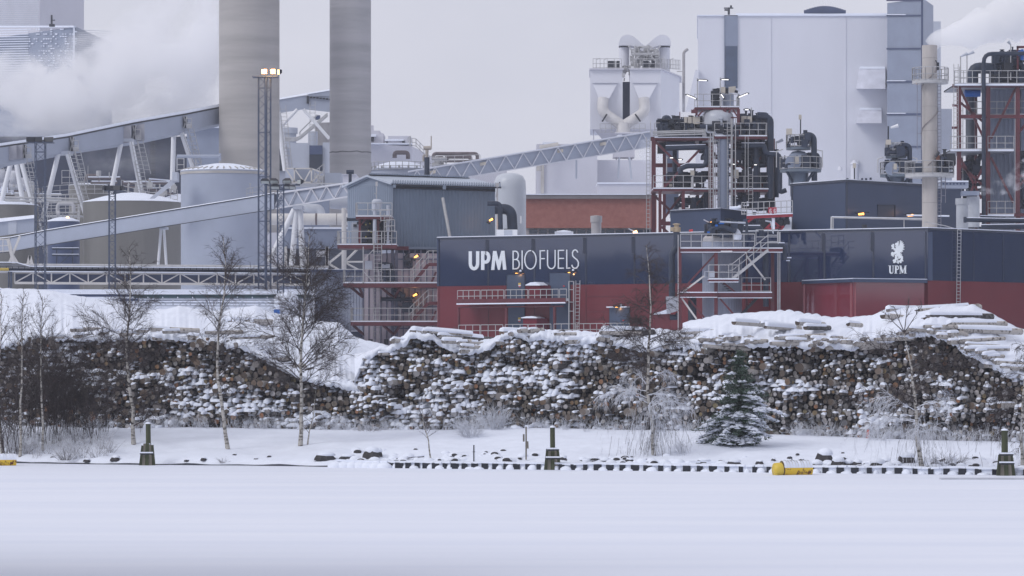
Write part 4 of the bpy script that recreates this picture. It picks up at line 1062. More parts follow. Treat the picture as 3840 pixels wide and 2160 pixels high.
mb.pbox(480, 1100, 1180, 1104, 261.6, 2, 2); mb.pbox(20, 1098, 480, 1103, 261.6, 2, 2)
single(mb, 'conveyor_belt', 'dark green belt line edged with snow behind the left log stack', 'conveyor', [GREEN, DARKB, SNOW])
mb = MB(); 
mb.pbox(450, 1119, 1170, 1128, 258, 1.5, 1); railing(mb, [P(520, 1148, 254), P(1165, 1150, 254)], .5, 1.3, .05, 0)
for i in range(9): mb.beam(P(520 + i * 75, 1148, 254), P(536 + i * 75, 1130, 254), .07, .07, 0); mb.beam(P(552 + i * 75, 1148, 254), P(536 + i * 75, 1130, 254), .07, .07, 0)
mb.pbox(520, 1128, 1170, 1131, 253.8, .8, 2)
single(mb, 'guard_fence', 'low snow-lined trestle fence in front of the dark green belt', 'fence', [GREYL, DARKB, SNOW])
# white wrapped thing with blue foot
mb = MB(); c = (X(1072, 250), 250.5)
mb.dome(c, [(.88, Z(1180, 250)), (.9, Z(1130, 250)), (.86, Z(1112, 250)), (.55, Z(1100, 250)), (.05, Z(1096, 250))], 20, 0); mb.pbox(1027, 1160, 1048, 1180, 249, .6, 1)
single(mb, 'frosted_tank', 'white frosted bullet-shaped tank with a bright blue foot by the masts', 'tank', [SNOWR, BLUEV])

# --- buildings behind the masts, centre-left
t = thing('low_hall', 'grey-blue low hall with open posts behind the pale trestle legs', 'building', V(X(1150, 322), 325, GZ))
mb = MB(); mb.pbox(1060, 858, 1420, 925, 320, 10, 0); mb.pbox(998, 872, 1062, 1010, 324, 10, 1); mb.pbox(1060, 852, 1420, 858, 319.8, 10.2, 2); part(mb, 'wall', [GREYM, WHITEB, SNOW], t)
mb = MB(); mb.pbox(1062, 925, 1420, 1030, 326, 4, 0); part(mb, 'dark_bay', M('grey_bay', (.11, .12, .15), .7), t)
mb = MB()
for x in (1066, 1140, 1220, 1222): mb.pbox(x, 925, x + 10, 1030, 319.9, .4)
mb.beam(P(1235, 985, 319), P(1310, 925, 319), .2, .2); mb.beam(P(1235, 990, 319), P(1300, 1030, 319), .2, .2); part(mb, 'post', CREAM, t)
mb = MB(); w_ = Wall(1180, 319.5, 1225, 319.5); mb.plate(w_, [(1187, 940), (1218, 940), (1218, 963), (1187, 963)], 0, .05); sg = part(mb, 'sign', SIGNW, t)
mb = MB(); ws = w_; glyphrow(1190, 1215, 943, 946.5, (1, 6), 5); glyphrow(1190, 1215, 949.5, 953, (7,), 6); glyphrow(1190, 1215, 956, 959.5, (2, 4), 7); part(mb, 'lettering', SIGNT, sg)
t = thing('insulated_main', 'thick cream horizontal pipe with dark joint behind the trestle legs', 'pipe', V(X(1150, 318), 318, Z(845, 318)))
mb = MB(); mb.tube([P(1014, 822, 318), P(1330, 822, 318)], .54, 20); part(mb, 'pipe', CREAM, t)
mb = MB(); mb.tube([P(1183, 822, 318), P(1190, 822, 318)], .57, 20); mb.tube([P(1262, 822, 318), P(1264, 822, 318)], .57, 20); part(mb, 'joint_ring', BROWNP, t)
mb = MB(); mb.tube(fillet([P(1135, 790, 330), P(1135, 782, 330), P(1200, 782, 330), P(1204, 815, 330)], .8), .45, 12); mb.tube([P(1240, 748, 335), P(1330, 752, 335)], [.9, 1.0], 16)
single(mb, 'bent_duct', 'pale bent duct above the thick cream pipe', 'duct', M('pale_frosted_duct', (.45, .47, .52), .6))
mb = MB(); mb.tube([P(1290, 780, 312), P(1290, 1010, 312)], .22, 8); mb.tube([P(1290, 985, 312), P(1345, 930, 312)], .12, 6); mb.tube([P(1290, 982, 312), P(1380, 982, 312)], .1, 6); mb.tube([P(1295, 985, 312), P(1345, 1012, 312)], .1, 6)
single(mb, 'support_column', 'pale steel column with braces left of the ribbed steel-blue hall', 'column', CREAM)
t = thing('transfer_station', 'pale lattice-faced transfer cabin behind the unlit floodlights', 'cabin', V(X(1170, 355), 358, GZ))
mb = MB(); mb.prism(foot((1070, 352), (1105, 350), (1165, 352), (1210, 362), (1210, 370), (1070, 370)), Z(682, 352), Z(632, 352)); mb.pbox(1216, 648, 1278, 690, 353, 4); part(mb, 'cabin_wall', GREYP, t)
mb = MB(); 
for a, b in (((1070, 632), (1104, 682)), ((1104, 682), (1104, 632)), ((1104, 632), (1140, 682)), ((1140, 682), (1168, 632)), ((1168, 632), (1168, 684)), ((1168, 684), (1206, 645)), ((1070, 632), (1168, 632)), ((1070, 682), (1168, 684)), ((1168, 632), (1210, 648))): mb.beam(P(*a, 349.5), P(*b, 349.5), .14, .14)
part(mb, 'lattice_side', CREAM, t)
mb = MB(); railing(mb, [P(1180, 690, 348), P(1215, 662, 348)], 1.3, .6, .035); clutter(mb, 1170, 655, 1215, 700, 348, 350, 14, 6, (0,), .03, .08); mb.pbox(1070, 686, 1290, 690, 348, 6); part(mb, 'walkway', GALV, t)
mb = MB(); mb.pbox(1275, 655, 1335, 700, 365, 8); mb.pbox(1275, 652, 1335, 655, 364.8, 8.2); single(mb, 'small_annex', 'small pale annex beside the T-shaped roof vent', 'building', WHITEB)
mb = MB(); mb.tube([P(1313, 638, 296), P(1313, 690, 296)], .14, 10); mb.tube([P(1299, 645, 296), P(1327, 645, 296)], .19, 12)
single(mb, 'roof_vent', 'dark T-shaped vent pipe left of the ribbed steel-blue hall roof', 'vent', DARKP)
mb = MB(); mb.tube([P(1601, 590, 300), P(1601, 680, 300)], .23, 14, 0); mb.tube([P(1601, 562, 300), P(1601, 590, 300)], [.15, .13], 12, 1); mb.tube([P(1588, 555, 300), P(1616, 555, 300)], .18, 14, 1); mb.tube([P(1617, 510, 300.5), P(1617, 560, 300.5)], .05, 6, 1); mb.tube(fillet([P(1594, 580, 300.4), P(1588, 585, 300.4), P(1588, 605, 300.4)], .2), .1, 8, 1)
single(mb, 'flue_pipe', 'black flue with beige T-shaped head rising over the ribbed steel-blue hall', 'flue', [DARKP, M('beige_flue', (.4, .36, .32), .6)])
# ================================================================ CENTRE: RIBBED HALL AND PINK TOWER
A_, B_, C_ = (X(1303, 285), 285), (X(1470, 280), 280), (X(1857, 285), 285)
D_ = (A_[0] + C_[0] - B_[0], A_[1] + C_[1] - B_[1])
t = thing('ribbed_hall', 'steel-blue ribbed metal hall with gable roof standing on the pinkish tower', 'building', V(B_[0], B_[1], Z(925, 280)))
zb_, ze_, za_ = Z(924, 280), Z(691, 280), Z(662, 281)
LB = M('blue_ribbed_sheet', (.165, .215, .29), .45, .06, .3); LBL = M('lit_blue_ribbed_sheet', (.20, .245, .32), .45, .06, .3)  # paler copy has the brighter light on the left-facing gable in its colour
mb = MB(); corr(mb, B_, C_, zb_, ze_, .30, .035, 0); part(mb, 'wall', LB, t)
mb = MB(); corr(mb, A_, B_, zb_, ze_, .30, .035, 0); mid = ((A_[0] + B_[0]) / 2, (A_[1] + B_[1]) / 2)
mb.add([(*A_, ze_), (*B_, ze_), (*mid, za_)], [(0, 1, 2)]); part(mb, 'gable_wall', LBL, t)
mb = MB(); mb.prism([(A_[0] + .1, A_[1] + .3), (B_[0], B_[1] + .3), (C_[0] - .1, C_[1] + .3), (D_[0], D_[1])], zb_, ze_ - .1); part(mb, 'inner_walls', LB, t)
mid2 = ((D_[0] + C_[0]) / 2, (D_[1] + C_[1]) / 2)
mb = MB(); o_ = V(.25, -.35, 0)
def q3(p, z): return V(p[0], p[1], z)
for e0, e1, m0, m1 in ((q3(B_, ze_) + V(-.1, -.5, -.05), q3(C_, ze_) + V(.5, -.45, -.05), q3(mid, za_ + .05) + V(-.25, -.3, 0), q3(mid2, za_ + .05)), (q3(A_, ze_) + V(-.5, .1, -.05), q3(D_, ze_), q3(mid, za_ + .05) + V(-.25, -.3, 0), q3(mid2, za_ + .05))):
    u = V(0, 0, .16); mb.hexa([e0, e1, m1, m0, e0 + u, e1 + u, m1 + u, m0 + u], 0)
e0, e1 = q3(B_, ze_) + V(0, -.52, .0), q3(C_, ze_) + V(.5, -.47, .0)
part(mb, 'roof', [M('pale_frosted_roof_sheet', (.42, .47, .55), .45, .08, 1.)], t)
mb = MB()
n = 46
for i in range(n):
    p = e0.lerp(e1, (i + .5) / n); mb.tube([p + V(0, -.02, .07), p + V(0, .9, .35)], .06, 6)
r0, r1 = q3(mid, za_ + .28) + V(0, -.5, 0), q3(mid2, za_ + .28) + V(-.3, -.2, 0)
for i in range(62):
    p = r0.lerp(r1, (i + .5) / 62); mb.tube([p + V(0, -.3, .0), p + V(0, .3, .05)], .065, 6)
part(mb, 'corrugation_ends', LBL, t)
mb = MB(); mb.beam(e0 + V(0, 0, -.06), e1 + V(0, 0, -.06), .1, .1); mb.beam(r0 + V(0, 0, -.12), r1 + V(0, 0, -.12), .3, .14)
mb.beam(q3(B_, ze_ - .25) + V(0.2, -.12, 0), q3(C_, ze_ - .25) + V(0, -.12, 0), .05, .22); part(mb, 'eaves_shade_strip', DARK, t)  # near-black strips stand in for the shade under eaves and ridge
mb = MB(); mb.beam(q3(B_, zb_) + V(0, -.12, 0), q3(B_, ze_) + V(0, -.12, 0), .22, .2); mb.beam(q3(A_, ze_ + .02) + V(0, -.2, 0), q3(mid, za_ + .08) + V(0, -.3, 0), .12, .2); mb.beam(q3(mid, za_ + .08) + V(0, -.3, 0), q3(B_, ze_ + .02) + V(0, -.2, 0), .12, .2)
mb.pbox(1474, 692, 1484, 704, 279.2, .3); mb.pbox(1660, 696, 1672, 710, 281, .4); mb.beam(P(1482, 929, 279.6), P(1860, 934, 284), .2, .2); part(mb, 'corner_trim', LBL, t)
mb = MB(); ww = Wall(1470, 279.5, 1857, 284.5)
for k in range(30): mb.beam(ww.pt(1476 + k * 12.6, 935, -.4), ww.pt(1476 + k * 12.6, 927, -.4), .5, .3)
mb.prism([(B_[0] + .3, B_[1] + .8), (C_[0], C_[1] + .8), (C_[0], C_[1] + 3), (B_[0] + .3, B_[1] + 3)], Z(955, 280), zb_); part(mb, 'floor_beam', DARKB, t)
mb = MB(); mb.tube([P(1660, 742, 280.6), P(1688, 895, 279.6)], .13, 10, 0); mb.pbox(1656, 888, 1700, 893, 279, .8, 1); single(mb, 'strut', 'pale leaning strut pole against the ribbed steel-blue hall', 'pole', [GALV, REDST])
mb = MB(); mb.tube([P(1412, 700, 277), P(1412, 760, 277)], .04, 6); mb.pbox(1408, 681, 1416, 698, 276.9, .25); mb.pbox(1404, 724, 1412, 727, 276.9, .1)
single(mb, 'antenna_pole', 'thin white-tipped pole in front of the gable wall', 'pole', GALV)

t = thing('process_tower', 'pinkish panelled tower with red stair platforms under the ribbed hall', 'tower', V(X(1500, 278), 279, GZ))
mb = MB(); wl, wr = Wall(1362, 281, 1476, 278.4), Wall(1476, 278.4, 1660, 279.4)
mb.prism(foot((1362, 281), (1476, 278.4), (1660, 279.4), (1660, 285), (1362, 285)), GZ, Z(950, 279)); part(mb, 'wall', PINKT, t)
mb = MB()
for x in (1364, 1385, 1408, 1430, 1452, 1474): mb.beam(wl.pt(x, 938, .05), wl.pt(x, 1290, .05), .09 if x != 1474 else .25, .08)
for x in (1490, 1512, 1534, 1556, 1578, 1600, 1622): mb.beam(wr.pt(x, 938, .05), wr.pt(x, 1290, .05), .08, .08)
for y in (972, 1080, 1150, 1232):
    mb.beam(wr.pt(1478, y, .09), wr.pt(1640, y, .09), .05, .1)
mb.beam(wr.pt(1484, 938, .12), wr.pt(1484, 1290, .12), .16, .1)
part(mb, 'panel_joint', M('bluish_joint', (.14, .15, .22), .5), t)
mb = MB()
for x in (1389, 1448): mb.pbox(x - 8, 1272, x + 8, 1292, 277.6, .4)
part(mb, 'vent_grille', DARK, t)
def deck(t, x0, x1, ytop, D, dep, thick=.28, rail=None, name='platform'):
    mb = MB(); a, b = P(x0, ytop, D), P(x1, ytop, D)
    mb.box(V(a.x, D, a.z - thick), V(b.x, D + dep, a.z), 0); mb.box(V(a.x, D - .03, a.z + .002), V(b.x, D + dep - .05, a.z + .07), 1)
    o = part(mb, name, [REDST, SNOW], t)
    if rail:
        mb = MB(); railing(mb, [V(a.x, D + dep - .1, a.z), V(a.x, D + .04, a.z), V(b.x, D + .04, b.z)] if rail == 1 else [a + V(0, .04, 0), b + V(0, .04, 0)], 1.1, .95, .03); part(mb, 'railing', GALV, o)
    return o
deck(t, 1265, 1487, 918, 275.5, 4, .3, 1); deck(t, 1287, 1640, 1062, 275, 3.5, .34, 1); deck(t, 1315, 1640, 1207, 275, 3.5, .3, 1)
deck(t, 1334, 1470, 812, 276, 3, .2, 1)
mb = MB(); mb.beam(P(1480, 931, 276), P(1530, 931, 276.5), .3, .3)
for pts in (((1311, 1072), (1360, 1114)), ((1345, 1074), (1360, 1105)), ((1425, 1075), (1475, 1115)), ((1500, 1078), (1478, 1120)), ((1322, 1218), (1362, 1253)), ((1437, 1220), (1476, 1254)), ((1500, 1220), (1480, 1250)), ((1635, 1020), (1618, 1060)), ((1635, 1166), (1618, 1206))):
    mb.beam(P(*pts[0], 275.6), P(*pts[1], 277.6 if pts[1][0] < 1600 else 275.6), .16, .16)
for x in (1349, 1418): mb.beam(P(x, 815, 276.5), P(x, 918, 276.5), .18, .18)
mb.beam(P(1345, 855, 276.5), P(1372, 820, 276.5), .1, .1); mb.beam(P(1392, 818, 276.5), P(1418, 850, 276.5), .1, .1); mb.beam(P(1418, 840, 276.5), P(1440, 818, 276.5), .1, .1)
part(mb, 'bracket', REDST, t)
for (x0, y0, x1, y1) in ((1548, 1064, 1606, 992), (1540, 1208, 1606, 1137)):
    mb = MB(); D = 275.2
    for d in (0, .9): mb.beam(P(x0, y0, D + d), P(x1, y1, D + d), .08, .26, 0)
    n = 10
    for i in range(1, n): p = P(lerp(x0, x1, i / n), lerp(y0, y1, i / n), D); mb.box(p + V(-.14, 0, -.02), p + V(.14, .9, .03), 0)
    mb.beam(P(x1, y1, D), P(1645, y1, D), .08, .26, 0)
    a, b = P(x0 - 6, y0, D), P(x1, y1, D)
    for h in (1.1, .6): mb.tube([a + V(0, 0, h), b + V(0, 0, h), P(1645, y1, D) + V(0, 0, h)], .03, 4, 1, False)
    for i in range(5): p = a.lerp(b, i / 4); mb.tube([p, p + V(0, 0, 1.1)], .03, 4, 1, False)
    for x in (1625, 1640): mb.tube([P(x, y1, D), P(x, y1, D) + V(0, 0, 1.1)], .03, 4, 1, False)
    part(mb, 'stairs', [REDST, GALV], t)
mb = MB(); ladder(mb, P(1417, 1062, 275.3), P(1417, 868, 275.3), .6, cage=True); ladder(mb, P(1455, 918, 275.4), P(1455, 800, 275.4), .6)
mb.beam(P(1362, 1062, 275), P(1362, 925, 275), .08, .08); mb.beam(P(1365, 972, 275), P(1400, 937, 275), .06, .06); mb.beam(P(1365, 1020, 275), P(1400, 1058, 275), .06, .06)
ladder(mb, P(1412, 1290, 276.6), P(1412, 1075, 276.6), .5)
railing(mb, [P(1448, 870, 275.3), P(1480, 870, 275.3)], 1.0, .6, .03); railing(mb, [P(1428, 830, 275.3), P(1462, 830, 275.3)], .9, .6, .03)
part(mb, 'access_ladder', GALV, t)
mb = MB(); clutter(mb, 1352, 830, 1400, 912, 277, 279, 34, 21, (0, 0, 0, 1), .05, .16); clutter(mb, 1420, 825, 1456, 912, 277, 279, 30, 22, (0, 0, 1), .06, .2); mb.pbox(1348, 826, 1462, 916, 279.2, .6, 0)
for (x, y) in ((1370, 842), (1385, 838), (1425, 800), (1380, 865), (1390, 870), (1370, 888), (1445, 832), (1400, 880)): mb.tube([P(x, y, 276.7), P(x + 4, y, 276.7)], .07, 6, 2)
part(mb, 'valve_cluster', [DARK, DARKP, M('yellow_valve', (.4, .35, .08), .5)], t)
mb = MB(); mb.tube([P(1405, 918, 276.2), P(1405, 757, 276.2)], .15, 12); mb.lathe((X(1412, 276), 277), [(.42, Z(790, 276)), (.42, Z(752, 276)), (.3, Z(745, 276))], 18); mb.tube([P(1455, 918, 276.9), P(1455, 770, 276.9)], .14, 12); part(mb, 'vessel', GREYL, t)
mb = MB(); mb.pbox(1318, 835, 1343, 916, 280, .4, 0); mb.pbox(1325, 841, 1337, 851, 279.9, .2, 1); part(mb, 'door', [GREYL, DARK], t)
mb = MB(); mb.tube([P(1300, 823, 279), P(1372, 823, 279)], .13, 8); mb.tube([P(1300, 823, 279), P(1302, 823, 279)], .2, 8); clutter(mb, 1520, 965, 1545, 1000, 278, 279, 14, 31, (0,), .05, .14); mb.tube(fillet([P(1427, 1122, 277.5), P(1545, 1122, 277.5)], .3), .16, 8); mb.tube([P(1470, 1080, 277.5), P(1515, 1108, 277.5)], .14, 8); mb.pbox(1500, 1100, 1520, 1125, 277.4, .6)
for x in (1427, 1465, 1500, 1540): mb.tube([P(x, 1122, 277.5), P(x + 4, 1122, 277.5)], .26, 8)
clutter(mb, 1430, 990, 1470, 1050, 277, 278, 16, 33, (0,), .04, .1); clutter(mb, 1500, 1145, 1540, 1155, 277, 278, 8, 34, (0,), .04, .1); mb.tube([P(1443, 1000, 277), P(1443, 1062, 277)], .14, 8)
part(mb, 'pipework', DARKP, t)
mb = MB(); mb.pbox(1368, 978, 1396, 1008, 276.5, .5); mb.pbox(1432, 990, 1462, 1010, 276.8, .5); part(mb, 'cabinet', GREYL, t)
for x, y, lab in ((1560, 962, 'orange bulkhead lamp above the upper stair flight on the pinkish tower'), (1556, 1106, 'orange bulkhead lamp above the lower stair flight on the pinkish tower'), (1841, 824, 'orange lamp on the right end wall of the ribbed hall')):
    D = 277.6 if x < 1700 else 283
    mb = MB(); p = P(x, y, D); mb.tube([p + V(-.14, 0, -.08), p + V(.14, -.05, .07)], [.05, .09], 10, 0); mb.tube([p + V(-.1, .1, -.3), p + V(-.3, .3, -.15)], .09, 8, 1); mb.tube([p + V(.18, -.04, .08), p + V(.28, -.05, .13)], .14, 10, 1)
    o = single(mb, 'lamp', lab, 'lamp', [LAMPO, DARK], 'orange bulkhead lamps')
    lg = lampglow((0, 0, 0), (1, .5, .18), 14, .1); lg.parent = o; lg.location = (0, -.5, .2)
# light ribbed building left of the tower
t = thing('ribbed_shed', 'pale blue finely ribbed shed between the wide-crowned birch and the pinkish tower', 'building', V(X(1260, 286), 288, GZ))
mb = MB(); corr(mb, (X(1166, 286), 286), (X(1370, 284), 284), GZ, Z(1018, 285), .26, .06); part(mb, 'wall', M('pale_blue_ribbed_sheet', (.33, .37, .47), .5), t)
mb = MB(); mb.pbox(1160, 1011, 1372, 1019, 283.5, 9, 0); mb.pbox(1166, 1009, 1360, 1011.5, 283.6, 9, 1); mb.pbox(1316, 1242, 1372, 1262, 283, 1, 0); mb.pbox(1316, 1240, 1372, 1243, 282.8, 1.2, 1); part(mb, 'roof_edge', [DARKB, SNOW], t)

# right of the ribbed hall
mb = MB(); c = (X(1912, 300), 302); r = X(1973, 300) - X(1912, 300)
mb.dome(c, [(r, GZ), (r, Z(700, 300)), (r * .97, Z(675, 300)), (r * .8, Z(655, 300)), (r * .45, Z(646, 300)), (.02, Z(643, 300))], 48, 0); mb.tube([V(c[0] - .9, c[1] - r - .02, Z(690, 300)), V(c[0] - .9, c[1] - r - .25, Z(683, 300))], .06, 6, 1); mb.pbox(1950, 810, 1956, 838, 299.2, .1, 2)
single(mb, 'pressure_vessel', 'smooth pale grey upright vessel with rounded top beside the ribbed hall', 'tank', [M('pale_grey_vessel', (.50, .53, .58), .35, .04, .3), DARK, WHITE])
t = thing('bent_exhaust', 'pair of black elbow pipes by the white rooftop unit', 'pipes', P(1900, 862, 272))
mb = MB(); mb.tube(fillet([P(1828, 763, 274), P(1875, 763, 274), P(1877, 862, 274)], .35), .2, 14); part(mb, 'pipe', DARKP, t)
mb = MB(); mb.tube(fillet([P(1855, 784, 275), P(1918, 784, 275), P(1922, 862, 275)], 1.1, 9), .42, 18); part(mb, 'pipe', DARKP, t)
mb = MB(); mb.pbox(1858, 686, 1872, 700, 283, .8); mb.pbox(1862, 700, 1868, 880, 283.5, .2); mb.tube([P(1864, 708, 282), P(1860, 740, 282)], .04, 5); part(mb, 'bracket', GALV, t)
mb = MB(); mb.pbox(1862, 861, 1940, 888, 262, 1.4, 0); mb.pbox(1890, 863, 1920, 886, 261.95, .1, 1); mb.pbox(1889, 858, 1915, 861, 262.2, .8, 2)
single(mb, 'rooftop_unit', 'white rooftop ventilation unit on the edge of the lettered navy building', 'ventilation unit', [WHITE, GREYL, DARK])

# ================================================================ BRICK BUILDING, BAGHOUSE, BIG WHITE HALL
t = thing('brick_building', 'long red brick building with grey cornice behind the lettered navy building', 'building', V(X(2200, 330), 335, GZ))
mb = MB(); mb.pbox(1968, 745, 2462, 855, 330, 12); part(mb, 'wall', BRICK, t)
mb = MB(); mb.pbox(1965, 730, 2466, 745, 329.6, 12.8); part(mb, 'cornice', M('brown_grey_cornice', (.17, .155, .16), .7), t)
mb = MB(); mb.pbox(1965, 727, 2466, 730.2, 329.5, 13); part(mb, 'roof_snow', SNOW, t)
mb = MB(); mb.pbox(1968, 855, 2462, 900, 330.4, 11); part(mb, 'concrete_band', M('pale_concrete_band', (.36, .33, .33), .8), t)
for x in range(1985, 2440, 36):
    mb = MB(); mb.pbox(x, 861, x + 30, 876, 330.2, .3); part(mb, 'window', GLASS, t)
mb = MB(); c = (X(2237, 300), 301)
mb.lathe(c, [(.45, Z(875, 300)), (.45, Z(832, 300)), (.52, Z(832, 300)), (.52, Z(808, 300)), (.1, Z(806, 300))], 20)
single(mb, 'roof_vent', 'round pale vent cowl in front of the brick building', 'vent', M('pale_vent', (.42, .41, .42), .5))
mb = MB(); mb.prism(foot((2080, 290), (2150, 290), (2150, 293), (2080, 293)), Z(877, 290), Z(868, 290)); mb.dome((X(2116, 290), 291.3), [(.75, Z(870, 290)), (.6, Z(864, 290)), (.1, Z(861, 290))], 12)
single(mb, 'snowy_rooflight', 'small snow-covered hump on the roof before the brick building', 'rooflight', SNOW)

t = thing('bag_filter', 'twin white filter hoppers with a Y-shaped duct and two rounded ducts on top', 'filter plant', V(X(2370, 450), 455, GZ))
D = 450
mb = MB(); mb.prism(foot((2213, 450), (2335, 450), (2335, 462), (2213, 462)), Z(485, D), Z(262, D)); mb.prism(foot((2362, 450), (2478, 450), (2548, 462), (2548, 470), (2362, 470)), Z(485, D), Z(262, D)); part(mb, 'casing', WHITEC, t)
mb = MB(); mb.prism(foot((2333, 453), (2364, 453), (2364, 462), (2333, 462)), Z(485, D), Z(300, D)); part(mb, 'dark_gap', DARKB, t)
mb = MB(); mb.prism(foot((2210, 449.6), (2340, 449.6), (2340, 462.5), (2210, 462.5)), Z(262, D), Z(257, D)); mb.prism(foot((2360, 449.6), (2482, 449.6), (2556, 462), (2556, 471), (2360, 471)), Z(262, D), Z(257, D)); part(mb, 'roof_edge', WHITEB, t)
for x0, s in ((2222, 0), (2372, 0)):
    mb = MB(); w = Wall(x0, 449.9, x0 + 104, 449.9)
    pa, pb, pc, pd = P(x0, 310, 449.9), P(x0 + 95, 310, 449.9), P(x0 + 62, 370, 449.0), P(x0 + 24, 370, 449.0)
    mb.add([pa, pb, pc, pd, pa + V(0, .6, 0), pb + V(0, .6, 0), pc + V(0, 1.5, 0), pd + V(0, 1.5, 0)], [(0, 1, 2, 3), (0, 4, 5, 1), (3, 2, 6, 7), (0, 3, 7, 4), (1, 5, 6, 2)])
    mb.pbox(x0, 307, x0 + 95, 311, 449.6, .4)
    part(mb, 'inlet_hood', WHITEC, t)
mb = MB()
mb.tube(fillet([P(2262, 368, 448.6), P(2258, 420, 448.3), P(2330, 468, 448.3)], 1.2, 6), .72, 14); mb.tube(fillet([P(2414, 368, 448.6), P(2420, 420, 448.3), P(2345, 468, 448.3)], 1.2, 6), .72, 14)
mb.tube([P(2337, 460, 448), P(2337, 500, 448)], [.75, 1.0], 14); part(mb, 'y_duct', M('cream_stained_duct', (.60, .585, .58), .6, .1, .8), t)
mb = MB(); mb.beam(P(2276, 428, 447.3), P(2258, 456, 447.3), .2, .2); mb.beam(P(2382, 428, 447.3), P(2402, 456, 447.3), .2, .2); part(mb, 'joint_gap', DARK, t)
for (x0, x1, x2, y) in ((2225, 2335, 2300, 485), (2362, 2478, 2400, 485)):
    mb = MB(); mb.hexa([P(x0 + 40, 530, 451), P(x1 - 40, 530, 451), P(x1 - 40, 530, 455), P(x0 + 40, 530, 455), P(x0, y, 450), P(x1, y, 450), P(x1, y, 462), P(x0, y, 462)]); part(mb, 'hopper', WHITEB, t)
for s, (xa, xb, xm) in enumerate(((2323, 2362, 2410), (2473, 2515, 2425))):
    c = (X((xa + xb) / 2, 455), 457); r = (X(xb, 455) - X(xa, 455)) / 2
    mb = MB(); mb.lathe(c, [(r, Z(262, 455)), (r, Z(172, 455))], 24); part(mb, 'riser_duct', WHITEC, t)
    mb = MB(); mb.lathe(c, [(r * 1.03, Z(174, 455)), (r * 1.03, Z(167, 455))], 24); part(mb, 'duct_collar', DARK, t)
    pl = [(2322, 170), (2322, 156), (2327, 143), (2337, 134), (2350, 130), (2363, 131), (2377, 138), (2392, 150), (2406, 163), (2419, 172), (2419, 196), (2400, 186), (2385, 176), (2363, 170)]
    if s: pl = [(4838 - x, y) for x, y in pl][::-1]
    wd = Wall(2300, 455.4, 2540, 455.4); mb = MB(); mb.plate(wd, pl, 0, 3.2); part(mb, 'bend_duct', WHITEC, t)
mb = MB(); railing(mb, [P(2224, 257, 449.8), P(2330, 257, 449.8)], 1.3, .9, .035); railing(mb, [P(2365, 257, 449.8), P(2480, 257, 449.8), P(2550, 262, 460)], 1.3, .9, .035)
for x in (2236, 2265, 2383, 2460, 2513): mb.tube([P(x, 257, 450), P(x, 224, 450), P(x + 13, 218, 450)], .05, 5)
clutter(mb, 2365, 170, 2470, 255, 452, 456, 60, 41, (0,), .06, .22); clutter(mb, 2335, 250, 2362, 300, 450, 452, 16, 42, (0,), .05, .15); railing(mb, [P(2250, 498, 447.5), P(2335, 498, 447.5), P(2420, 498, 447.5)], 1.2, .8, .035)
mb.beam(P(2365, 202, 452), P(2470, 202, 452), .3, .3)
for a, b in (((2365, 240), (2400, 205)), ((2470, 240), (2435, 205)), ((2400, 250), (2425, 205)), ((2440, 255), (2415, 205)), ((2355, 170), (2385, 205)), ((2478, 170), (2450, 205))): mb.beam(P(*a, 452), P(*b, 452), .2, .2)
part(mb, 'roof_platform', GALV, t)
mb = MB()
for x0, x1 in ((2280, 2308), (2312, 2324), (2410, 2436), (2444, 2458)): mb.pbox(x0, 228, x1, 254, 450.5, 1.5)
part(mb, 'fan_unit', DARK, t)
mb = MB(); mb.pbox(2224, 485, 2228, 528, 451, .3); mb.tube([P(2306, 500, 447), P(2400, 500, 447)], .15, 6); mb.pbox(2300, 555, 2380, 590, 430, 3); legs_ = [((2310, 590), (2322, 660)), ((2322, 590), (2322, 660)), ((2356, 590), (2366, 660)), ((2368, 590), (2368, 660))]
for a, b in legs_: mb.beam(P(*a, 431), P(*b, 431), .16, .16)
part(mb, 'support_leg', WHITEB, t)
t = thing('white_annex', 'low off-white block under the twin filter hoppers behind the brick building', 'building', V(X(2230, 425), 430, GZ))
mb = MB(); mb.pbox(2012, 540, 2240, 1300, 425, 15, 0); mb.pbox(2240, 600, 2460, 1300, 428, 15, 0); mb.pbox(2240, 688, 2460, 730, 415, 8, 0); part(mb, 'wall', [WHITEB], t)
mb = MB(); mb.pbox(2240, 684, 2460, 689, 414.8, 8.4); mb.pbox(2035, 532, 2090, 541, 424.8, 10); part(mb, 'roof_snow', SNOW, t)
mb = MB(); mb.tube([P(2025, 560, 424), P(2095, 548, 424)], .5, 14); mb.tube(fillet([P(2022, 640, 423), P(2022, 585, 423), P(2040, 572, 423)], .5), .35, 12); mb.pbox(2028, 600, 2040, 725, 424.7, .4); mb.pbox(2096, 543, 2104, 552, 424.5, 1); part(mb, 'pipe', M('beige_duct', (.46, .44, .42), .6), t)
mb = MB(); mb.tube(fillet([P(2564, 420, 470), P(2564, 195, 470), P(2580, 184, 470)], .8), .2, 12, 0); mb.beam(P(2538, 268, 469), P(2566, 268, 469), .1, .1)
single(mb, 'vent_stack', 'thin bent-top grey stack between the filter hoppers and the big white hall', 'stack', M('dull_beige_stack', (.34, .33, .34), .6))

